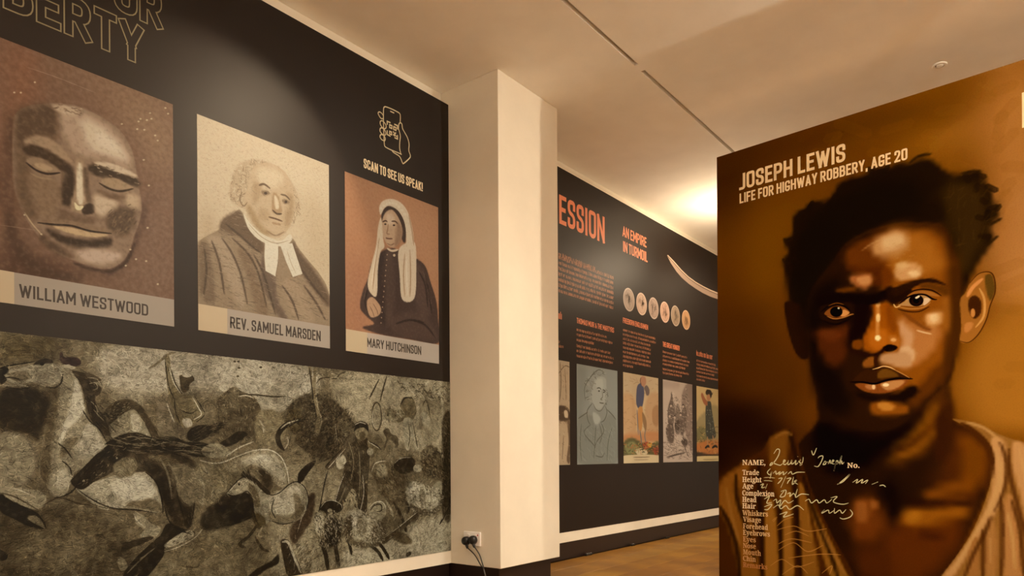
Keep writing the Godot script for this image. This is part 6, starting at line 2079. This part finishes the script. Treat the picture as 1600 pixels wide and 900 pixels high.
	c.P(0x7a4210, 4, [1304, 452, 1330, 448, 1340, 454, 1316, 458], 0.8)
	c.P(0x70380e, 5, [1376, 424, 1388, 420, 1394, 440, 1382, 452], 0.8)
	# cheeks
	c.P(0x552810, 8, [1274, 514, 1300, 512, 1330, 506, 1330, 536, 1316, 566, 1296, 572, 1280, 548])
	c.P(0x6e3618, 5, [1280, 516, 1304, 516, 1316, 524, 1300, 534, 1284, 528], 0.7)
	c.P(0xb2703f, 8, [1404, 492, 1424, 504, 1450, 512, 1466, 508, 1470, 524, 1458, 548, 1440, 566, 1418, 578, 1402, 566, 1408, 540, 1405, 514])
	c.P(0xc98f68, 5, [1405, 500, 1416, 510, 1428, 522, 1424, 540, 1414, 560, 1404, 560, 1410, 536, 1406, 516])
	c.P(0xd3a07a, 4, [1406, 546, 1420, 540, 1430, 552, 1424, 566, 1408, 566])
	c.P(0xd79b6a, 5, [1446, 492, 1466, 486, 1480, 490, 1476, 502, 1460, 510, 1448, 506])
	c.P(0xe6b78c, 3, [1452, 494, 1464, 490, 1468, 498, 1458, 504])
	c.S(0x7a421a, 5, [1408, 486, 1426, 500, 1444, 512, 1456, 516], 2.2, 0.8)
	c.S(0xe0b088, 2, [1432, 516, 1444, 519.5, 1456, 522], 0.7)
	c.P(0x9c5c22, 8, [1470, 470, 1484, 460, 1490, 490, 1484, 520, 1472, 510])
	c.P(0x4a280c, 8, [1484, 420, 1498, 420, 1504, 480, 1500, 530, 1490, 570, 1476, 600, 1462, 606, 1474, 570, 1482, 530, 1486, 480])
	c.P(0x8a4c14, 8, [1420, 582, 1446, 568, 1464, 572, 1452, 600, 1430, 614, 1418, 604])
	c.P(0x5c300c, 9, [1446, 590, 1470, 570, 1478, 580, 1456, 612, 1430, 636, 1420, 632])
	# nose
	c.P(0x1c0d05, 7, [1326, 484, 1350, 474, 1362, 480, 1358, 506, 1348, 528, 1332, 548, 1322, 536, 1328, 510])
	c.P(0x9c5212, 4, [1362, 470, 1376, 464, 1388, 470, 1394, 490, 1400, 514, 1406, 532, 1400, 546, 1384, 546, 1366, 552, 1350, 546, 1348, 530, 1358, 508, 1364, 490])
	c.P(0x7c3e0c, 5, [1384, 474, 1392, 480, 1400, 510, 1394, 520, 1386, 500], 0.8)
	c.P(0xb8651e, 5, [1356, 530, 1364, 516, 1380, 514, 1390, 528, 1384, 542, 1366, 546])
	c.S(0xcf8444, 6, [1371, 468, 1372, 490, 1371, 512, 1371, 532], 2.4, 0.9)
	c.E(0xe09c5e, 1372, 475, 3.6, 5.5, 1.8)
	c.E(0xf2c088, 1372, 497, 3.0, 6.5, 1.6)
	c.E(0xffdba8, 1371.5, 528, 4.4, 4.2, 1.8)
	c.P(0xb06628, 3, [1388, 526, 1398, 524, 1406, 532, 1404, 542, 1392, 540])
	c.E(0xe0a068, 1396, 531, 4.6, 2.8, 1.6)
	c.P(0x7a4010, 3, [1332, 534, 1344, 530, 1350, 540, 1342, 546, 1332, 544])
	c.P(0x1a0a04, 1.2, [1380, 543, 1389, 538.5, 1401, 541, 1400, 546, 1391, 549.5, 1382, 548])
	c.P(0x2a1206, 2.4, [1330, 546, 1346, 550, 1362, 554, 1374, 549, 1382, 542, 1380, 550, 1366, 559, 1346, 556, 1332, 552])
	c.smear(3.5)
	c.feather = 1.15
	# brows and sockets
	c.P(0x170b05, 4, [1278, 468, 1300, 460, 1330, 458, 1356, 460, 1374, 456, 1392, 448, 1398, 458, 1384, 470, 1362, 476, 1340, 480, 1330, 474, 1300, 472, 1284, 478])
	c.P(0x241106, 4, [1386, 452, 1404, 450, 1424, 450, 1420, 462, 1408, 472, 1394, 476, 1386, 468])
	c.P(0x2e1708, 2.6, [1392, 454, 1414, 443, 1438, 436.5, 1460, 436, 1480, 447, 1462, 443, 1442, 443, 1422, 452, 1400, 463])
	c.P(0x55300e, 5, [1438, 444, 1462, 443, 1480, 450, 1478, 462, 1460, 454, 1440, 450], 0.8)
	# right eye
	c.P(0xa5662f, 1.2, [1417, 463, 1428, 456, 1441, 454, 1456, 456, 1469, 463, 1456, 462.5, 1440, 459.5, 1428, 461])
	c.S(0x2a1407, 2.2, [1414, 463, 1426, 455, 1441, 452, 1457, 454, 1471, 462], 0.7)
	c.P(0xb98556, 0.6, [1403, 477, 1412, 472, 1420, 465, 1432, 461, 1446, 462, 1455, 467, 1451, 473, 1441, 478, 1427, 479, 1413, 478])
	c.P(0xe0b493, 0.8, [1444, 466, 1453, 467, 1450, 473, 1443, 477])
	c.E(0x160b06, 1431.6, 469.6, 11.2, 9.2, 0.7)
	c.E(0x3a1e0c, 1431.6, 471, 7.5, 5.5, 1.4, 0.6)
	c.E(0x0c0603, 1431.6, 469.6, 5, 4.6, 0.6)
	c.P(0xf0d2b4, 0.5, [1430, 465, 1436, 461.5, 1437, 464, 1432, 467])
	c.S(0x160a04, 2.6, [1405, 475, 1417, 465.5, 1430, 460.5, 1445, 460.5, 1457, 467, 1464, 468], 0.5)
	c.S(0xb3753c, 2.4, [1402, 478.5, 1414, 481.5, 1428, 482.5, 1443, 480, 1454, 472.5], 0.6)
	c.S(0x4c270c, 2.4, [1403, 483, 1420, 487, 1437, 486.5, 1452, 479], 0.8)
	c.S(0xe0a468, 2.2, [1396, 475, 1400, 480, 1407, 477.5], 0.5)
	# left eye
	c.P(0x2a1508, 4, [1280, 482, 1300, 474, 1320, 474, 1334, 484, 1330, 500, 1300, 508, 1284, 500])
	c.P(0x8a4d22, 0.7, [1288, 490, 1296, 482, 1308, 478, 1320, 481, 1328, 489, 1318, 495, 1303, 496, 1294, 494])
	c.P(0xd98f56, 0.7, [1313, 493, 1318, 484, 1327, 488.5, 1320, 494])
	c.E(0x0e0704, 1306.7, 487.2, 9.6, 8.2, 0.6)
	c.E(0xdcc0a0, 1310.4, 481.6, 1.7, 1.6, 0.3)
	c.S(0x0e0704, 2.6, [1282, 488, 1294, 479, 1308, 475, 1320, 478.5, 1330, 487], 0.6)
	c.S(0x7a461e, 1.6, [1294, 478, 1307, 473.6, 1319, 476], 0.6)
	c.S(0xb3703a, 2.0, [1292, 494, 1303, 498, 1316, 496.5, 1330, 491.5, 1334, 491], 0.6)
	c.S(0x180c05, 3, [1286, 501, 1304, 507, 1320, 502, 1334, 494], 1.2)
	# accents on the nose
	c.E(0xf2c088, 1372, 496, 2.6, 6.0, 2.2, 0.7)
	c.E(0xffdba8, 1371.5, 528, 3.8, 3.6, 1.8, 0.8)
	c.P(0x150803, 1.6, [1381, 543, 1389, 539, 1400, 541.5, 1399, 546, 1391, 549, 1383, 547.5], 0.9)
	c.S(0x2a1206, 3, [1350, 552, 1364, 556, 1376, 551, 1384, 543], 1.5, 0.8)
	# mouth
	c.P(0xc08a64, 5, [1376, 556, 1396, 550, 1420, 552, 1424, 572, 1404, 574, 1384, 568, 1374, 566])
	c.P(0x8e5220, 3, [1348, 566, 1358, 558, 1366, 558, 1365, 572, 1350, 574])
	c.S(0x3a1a08, 5, [1369, 556, 1368, 564, 1369, 572], 1.6)
	c.P(0x3c1e0b, 1.5, [1332, 596, 1342, 584, 1354, 577, 1366, 579, 1380, 573, 1396, 578, 1410, 585, 1424, 592, 1400, 593, 1372, 598, 1350, 597])
	c.P(0x6d4318, 2.5, [1372, 582, 1382, 576, 1396, 580, 1404, 588, 1384, 591, 1372, 591])
	c.S(0xeab078, 1.8, [1363, 577.5, 1372, 575, 1380, 572.4, 1390, 574, 1399, 578.5], 0.5)
	c.S(0xb87a48, 1.4, [1398, 578, 1410, 584, 1422, 591], 0.6)
	c.P(0x8a4a20, 1.6, [1336, 601, 1350, 598, 1372, 598, 1396, 593, 1420, 592, 1412, 604, 1394, 612, 1374, 615, 1352, 612])
	c.P(0xc08050, 2, [1376, 600, 1396, 595, 1414, 595, 1404, 605, 1386, 610])
	c.P(0xb37044, 2, [1352, 602, 1366, 600, 1368, 608, 1356, 608])
	c.E(0xf0bc90, 1365, 604.5, 2.6, 4, 1)
	c.E(0xf6cda4, 1384, 601.5, 5, 2.8, 1.1)
	c.S(0x7a3e1a, 1.4, [1371, 600, 1371, 606, 1372, 613], 0.6, 0.7)
	c.S(0x130804, 3.2, [1328, 597, 1348, 597, 1366, 599.5, 1384, 594.5, 1402, 591.5, 1426, 592], 0.6)
	c.P(0x1c0e06, 5, [1338, 612, 1370, 619, 1400, 616, 1424, 602, 1436, 612, 1410, 628, 1374, 628, 1346, 622])
	c.P(0x8a4c16, 6, [1358, 634, 1376, 626, 1396, 628, 1420, 636, 1416, 646, 1390, 650, 1366, 648])
	c.P(0xc07a36, 4, [1370, 632, 1382, 628, 1398, 634, 1394, 641, 1378, 641])
	# right ear
	c.P(0x9c602a, 1.8, [1500, 470, 1508, 458, 1515, 443, 1528, 429, 1544, 424, 1552, 431, 1555, 455, 1548, 476, 1541, 500, 1529, 521, 1514, 535, 1500, 533, 1502, 510])
	c.P(0x5e4019, 2.5, [1539, 432, 1550, 430, 1555, 452, 1548, 470, 1542, 458])
	c.S(0xd0854e, 6, [1511, 464, 1520, 449, 1536, 435], 1.4)
	c.P(0x42210b, 2, [1514, 468, 1524, 462, 1533, 472, 1532, 490, 1522, 498, 1514, 486])
	c.S(0xc88a50, 3.4, [1530, 450, 1538, 468, 1537, 494, 1524, 512], 1)
	c.E(0xc27c44, 1520, 489, 3.6, 7, 1.2)
	c.P(0xb87440, 2, [1508, 506, 1520, 504, 1518, 514, 1508, 520])
	c.S(0x4f2a0e, 1.8, [1515, 443, 1529, 428, 1545, 425, 1553, 433, 1555, 455, 1547, 478, 1541, 500, 1529, 522, 1514, 535, 1500, 533], 0.6)
	# shirt, right shoulder of the picture
	var shirt := [1488, 655, 1512, 658, 1532, 664, 1552, 674, 1576, 684, 1610, 696, 1680, 730, 1720, 900, 1720, 960, 1440, 960, 1468, 905, 1492, 872, 1516, 836, 1534, 796, 1548, 752, 1552, 712, 1540, 688, 1516, 670]
	c.P(0x8a5a2c, 1.5, shirt)
	c.P(0xb98255, 5, [1548, 690, 1562, 684, 1572, 700, 1570, 760, 1556, 800, 1536, 830, 1510, 870, 1486, 905, 1470, 905, 1500, 866, 1530, 816, 1550, 760])
	c.P(0xb57e52, 5, [1584, 690, 1612, 704, 1640, 760, 1640, 850, 1610, 850, 1596, 780, 1582, 730])
	c.P(0xa87042, 5, [1566, 800, 1578, 770, 1590, 800, 1594, 860, 1598, 910, 1570, 910])
	c.P(0xa06a3c, 4, [1540, 830, 1552, 812, 1558, 850, 1554, 910, 1540, 910])
	c.P(0x9a6436, 4, [1516, 850, 1528, 842, 1530, 905, 1512, 905])
	c.P(0x4a260c, 3, [1500, 660, 1520, 668, 1544, 690, 1554, 716, 1550, 750, 1546, 720, 1536, 694, 1514, 674])
	for s in [[1576, 700, 1578, 740, 1590, 790, 1606, 850, 1612, 905], [1562, 770, 1566, 810, 1566, 860, 1564, 905], [1536, 826, 1536, 860, 1536, 905], [1562, 690, 1572, 720, 1570, 760, 1552, 800], [1548, 806, 1540, 830, 1520, 868, 1506, 905], [1580, 780, 1594, 830, 1600, 905]]:
		c.S(0x4a270e, 6, s, 3.4, 0.75)
	for s in [[1556, 700, 1562, 740, 1548, 790, 1520, 840, 1490, 890], [1592, 700, 1606, 760, 1626, 830], [1574, 800, 1582, 840, 1586, 890], [1546, 840, 1548, 880], [1510, 660, 1536, 668, 1560, 686], [1566, 720, 1562, 770, 1544, 806]]:
		c.S(0xc08c5c, 5, s, 3.0, 0.65)
	# shirt, left shoulder of the picture
	c.P(0x4a2608, 2.5, [1105, 770, 1130, 744, 1160, 722, 1190, 704, 1204, 684, 1222, 672, 1238, 668, 1246, 690, 1256, 730, 1274, 780, 1300, 836, 1336, 905, 1330, 960, 1105, 960])
	c.P(0x8a5420, 6, [1126, 752, 1150, 732, 1172, 722, 1160, 770, 1172, 830, 1190, 905, 1160, 905, 1140, 830, 1122, 790])
	c.P(0x7a4a1c, 6, [1200, 690, 1220, 676, 1236, 674, 1230, 720, 1236, 780, 1220, 790, 1206, 740])
	c.P(0x9a6228, 4, [1196, 800, 1206, 780, 1214, 820, 1216, 905, 1196, 905])
	c.P(0x9a6228, 4, [1222, 790, 1234, 770, 1238, 830, 1240, 905, 1224, 905])
	c.P(0x8a5622, 4, [1246, 770, 1256, 760, 1268, 820, 1280, 905, 1256, 905])
	c.P(0x8e5a24, 3.5, [1262, 770, 1272, 790, 1296, 840, 1320, 890, 1326, 905, 1300, 905, 1280, 850])
	for s in [[1124, 790, 1140, 820, 1152, 860, 1156, 905], [1150, 740, 1152, 780, 1168, 830, 1180, 880], [1186, 716, 1186, 770, 1190, 840, 1190, 905], [1218, 780, 1220, 840, 1220, 905], [1240, 720, 1244, 790, 1248, 850, 1250, 905], [1254, 740, 1272, 800, 1296, 860, 1310, 905], [1232, 670, 1240, 700, 1250, 740]]:
		c.S(0x241206, 7, s, 3.6, 0.75)
	for s in [[1134, 760, 1142, 800, 1156, 850], [1166, 740, 1164, 780, 1180, 840], [1204, 800, 1206, 860], [1230, 790, 1232, 860], [1258, 780, 1268, 840], [1210, 684, 1226, 676, 1238, 680], [1284, 826, 1304, 868, 1322, 900]]:
		c.S(0xa06a34, 5, s, 3.0, 0.6)
	# handwriting over the form
	var ink := 0xe8cfa6
	for s in [
		[1209, 709, 1214, 702, 1218, 703, 1217, 710, 1212, 719, 1206, 726, 1203, 727, 1206, 723, 1212, 725, 1219, 727, 1223, 724], [1224, 724, 1227, 720, 1225, 719, 1224, 724, 1227, 726, 1231, 722], [1232, 719, 1231, 726, 1235, 724, 1237, 719, 1237, 725, 1241, 723, 1243, 719], [1244, 719, 1243, 726, 1247, 723], [1247, 722, 1251, 718, 1249, 722, 1253, 725, 1250, 727, 1254, 722, 1255, 714], [1246, 713, 1247, 714],
		[1268, 704, 1271, 711, 1276, 700], [1272, 728, 1278, 729, 1283, 722, 1286, 713, 1281, 713, 1278, 716], [1288, 722, 1286, 726, 1290, 725, 1290, 721, 1288, 722, 1294, 722], [1294, 725, 1297, 719, 1297, 724, 1294, 726, 1300, 723], [1300, 723, 1303, 720, 1301, 719, 1300, 724, 1304, 725], [1306, 720, 1303, 736, 1306, 722, 1309, 720, 1309, 724, 1306, 725, 1311, 723], [1311, 724, 1315, 712, 1312, 726, 1315, 720, 1316, 725, 1319, 722],
		[1204, 732, 1199, 738, 1203, 742, 1206, 737, 1203, 748], [1208, 740, 1212, 736, 1213, 741, 1219, 737, 1217, 742, 1224, 737, 1224, 742, 1230, 737], [1231, 741, 1236, 737, 1238, 741, 1246, 738, 1258, 738],
		[1216, 748, 1222, 747, 1219, 752, 1215, 756], [1228, 744, 1220, 762], [1229, 748, 1236, 747, 1232, 752, 1230, 756], [1240, 745, 1238, 757, 1245, 750, 1241, 753, 1247, 757],
		[1188, 758, 1193, 756, 1190, 762, 1196, 761], [1199, 756, 1196, 764],
		[1220, 768, 1228, 766, 1226, 775, 1219, 776, 1226, 766], [1230, 772, 1235, 770, 1234, 776, 1240, 771, 1243, 776], [1246, 764, 1243, 777, 1252, 772, 1264, 773],
		[1194, 780, 1202, 776, 1198, 786, 1206, 785], [1208, 783, 1213, 780, 1214, 786, 1220, 781, 1218, 792, 1226, 782, 1232, 786, 1240, 782],
		[1258, 783, 1264, 780, 1268, 786, 1276, 781, 1280, 786, 1288, 781, 1292, 786, 1300, 780], [1298, 778, 1308, 776, 1302, 784, 1316, 788, 1326, 786],
		[1194, 792, 1206, 788, 1200, 796, 1194, 796], [1208, 794, 1216, 789, 1220, 795, 1228, 790, 1234, 796, 1246, 790, 1256, 797],
		[1284, 800, 1288, 796, 1284, 802, 1294, 797, 1296, 802, 1304, 797], [1304, 794, 1304, 802, 1312, 797, 1316, 802, 1322, 796], [1328, 796, 1332, 802, 1328, 808, 1318, 811, 1312, 809],
		[1310, 756, 1320, 748, 1328, 741, 1318, 752, 1308, 757], [1332, 754, 1340, 749, 1338, 755, 1348, 749, 1346, 755, 1356, 750, 1352, 756], [1362, 757, 1372, 753], [1374, 759, 1380, 758, 1384, 761],
		[1218, 804, 1230, 800, 1224, 808, 1240, 803], [1206, 814, 1214, 808, 1208, 816], [1214, 822, 1226, 812, 1240, 808], [1214, 828, 1240, 822, 1262, 830, 1292, 826], [1226, 836, 1244, 830, 1264, 838],
		[1216, 850, 1236, 842, 1268, 848], [1216, 860, 1240, 848, 1262, 862, 1286, 852], [1232, 872, 1280, 866, 1314, 867], [1204, 884, 1222, 874, 1244, 886, 1272, 878], [1222, 898, 1246, 884, 1262, 896], [1284, 896, 1300, 884, 1296, 898]]:
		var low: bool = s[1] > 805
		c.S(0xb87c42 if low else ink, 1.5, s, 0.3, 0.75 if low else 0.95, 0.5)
	c.S(0xe8cfa6, 1.2, [1193, 746.5, 1202, 746, 1211, 747], 0.4, 0.8)
	c.S(0xe8cfa6, 1.2, [1193, 751, 1200, 751, 1207, 752], 0.4, 0.8)
	c.img.adjust_bcs(0.97, 1.1, 1.05)
	# weave of the cloth it is printed on
	c.grain(noise_image(800, 900, 0.35, 51, 2), 0xb07a48, 0x0c0602, 0.16)

# ---------- outlet, plugs and small things ----------

# (offset from the near face of the pier, x, height) for a pixel on that face
func on_pier(px: float, py: float) -> Vector3:
	var d := ray(px, py)
	var t := PIER_NEAR / d.z
	return Vector3(t * d.x, EYE + t * d.y, PIER_NEAR)


func build_outlet() -> void:
	var c := on_pier(739.0, 841.5)
	var plate_w := 0.114
	var plate_h := 0.073
	var o := thing("power_outlet", "white double power outlet low on the pale pier", "power outlet", Vector3(c.x, c.y, PIER_NEAR))
	var white := flat(0xfbf4f0, 0.3)
	var p := put("plate", soft_box(Vector3(plate_w, plate_h, 0.010), 0.002), white, o)
	p.position = Vector3(0, 0, 0.005)
	for x in [-0.022, 0.027]:
		var s := put("switch", soft_box(Vector3(0.014, 0.011, 0.006), 0.0018), white, o)
		s.position = Vector3(x, 0.021, 0.012)
	var red := put("indicator", soft_box(Vector3(0.007, 0.007, 0.002), 0.0008), flat(0xb02018, 0.4), o)
	red.position = Vector3(0.041, 0.0205, 0.0105)
	var slot := flat(0x2a2420, 0.6)
	for x in [-0.028, 0.028]:
		for k in [[-0.006, -0.004, 0.5], [0.006, -0.004, -0.5], [0.0, -0.017, 0.0]]:
			var m := put("socket_slot", soft_box(Vector3(0.0018, 0.007, 0.0006), 0.0002), slot, o)
			m.position = Vector3(x + k[0], k[1] - 0.004, 0.0101)
			m.rotation.z = k[2]
	# a lead with two black plugs whose flexes join above the skirting
	var black := flat(0x17130f, 0.42)
	var ends := [Vector3(-0.030, -0.012, 0.010), Vector3(0.018, -0.004, 0.010)]
	var q := thing("power_lead", "black lead with two plugs in the pier outlet, hanging to the floor", "power lead", Vector3(c.x, c.y, PIER_NEAR))
	var join := Vector3(0.100, -0.150, 0.030)
	for i in 2:
		var body := put("plug", lathe([Vector2(0, 0), Vector2(0.0215, 0), Vector2(0.0225, 0.002), Vector2(0.0225, 0.018), Vector2(0.019, 0.026), Vector2(0.011, 0.030), Vector2(0, 0.031)], 24), black, q)
		body.transform = Transform3D(Basis(Vector3.RIGHT, PI / 2), ends[i])
		var neck := put("strain_relief", lathe([Vector2(0, 0), Vector2(0.0085, 0), Vector2(0.0078, 0.014), Vector2(0.0055, 0.026), Vector2(0, 0.026)], 14), black, q)
		neck.transform = Transform3D(aim_basis(-Vector3(0.35, -0.9, 0.0).normalized()), ends[i] + Vector3(0.004, -0.014, 0.014))
		var a: Vector3 = ends[i] + Vector3(0.012, -0.034, 0.014)
		var path := [a, a.lerp(join, 0.35) + Vector3(0.006, 0.002, -0.006), a.lerp(join, 0.72) + (Vector3(0.0, 0.0, -0.004) if i == 0 else Vector3(0.010, 0.0, 0.003)), join]
		put("flex", tube(smooth_path(path), 0.0032, 10), black, q)
	var ground := 0.0044 - c.y
	var tail := [join + Vector3(-0.004, 0.006, 0), Vector3(0.118, -0.185, 0.04), Vector3(0.142, -0.235, 0.062), Vector3(0.160, lerpf(-0.26, ground, 0.8), 0.085), Vector3(0.176, ground, 0.12), Vector3(0.22, ground, 0.22)]
	put("cord", tube(smooth_path(tail), 0.0042, 10), flat(0x3a332e, 0.35), q)


func build_small_things() -> void:
	# flush sensor in the ceiling
	var d := ray(1468, 101.5)
	var t := (CEIL - EYE) / d.y
	var at := Vector3(t * d.x, CEIL, t * d.z)
	var o := thing("ceiling_sensor", "small round white ceiling sensor with a dark slit above the portrait panel", "sensor", at)
	var white := flat(0xf4eee2, 0.45)
	put("ring", lathe([Vector2(0.020, 0), Vector2(0.034, 0), Vector2(0.034, -0.003), Vector2(0.031, -0.006), Vector2(0.022, -0.006), Vector2(0.020, -0.002), Vector2(0.020, 0)], 32), white, o)
	put("recess", lathe([Vector2(0, -0.0006), Vector2(0.020, -0.0006), Vector2(0.020, 0), Vector2(0, 0)], 24), flat(0x3a342c, 0.7), o)
	var cap := put("cap", lathe([Vector2(0, -0.010), Vector2(0.013, -0.009), Vector2(0.0165, -0.006), Vector2(0.0165, -0.004), Vector2(0, -0.004)], 24), white, o)
	cap.position = Vector3(0.002, 0, 0.003)
	# scraps of cable hardware along the foot of the far wall
	var spots := [[905.5, 866.5, 0.075, "black cable clip with silver screws on the floor against the skirting next to the pier"], [980.0, 852.2, 0.05, "small dark cable clip with a pale cap lying midway along the skirting"], [1031.0, 840.5, 0.06, "plain black cable clip lying against the skirting beside the portrait panel"]]
	for i in spots.size():
		var r := ray(spots[i][0], spots[i][1])
		var k := -EYE / r.y
		var long: float = spots[i][2]
		var g := thing("cable_clip", spots[i][3], "cable clip", Vector3(WALL + 0.012, 0, k * r.z), "clips along the far skirting")
		var body := put("body", soft_box(Vector3(0.02, 0.016, long), 0.004), flat(0x14110e, 0.4), g)
		body.position.y = 0.008
		if i < 2:
			for z in ([-0.024, 0.0, 0.026] if i == 0 else [0.0]):
				var s := put("screw", lathe([Vector2(0, 0.003), Vector2(0.004, 0.002), Vector2(0.005, 0), Vector2(0, 0)], 12), flat(0xb8b4ac, 0.3, 0.8 if i == 0 else 0.0), g)
				s.position = Vector3(0.004, 0.0158, z)
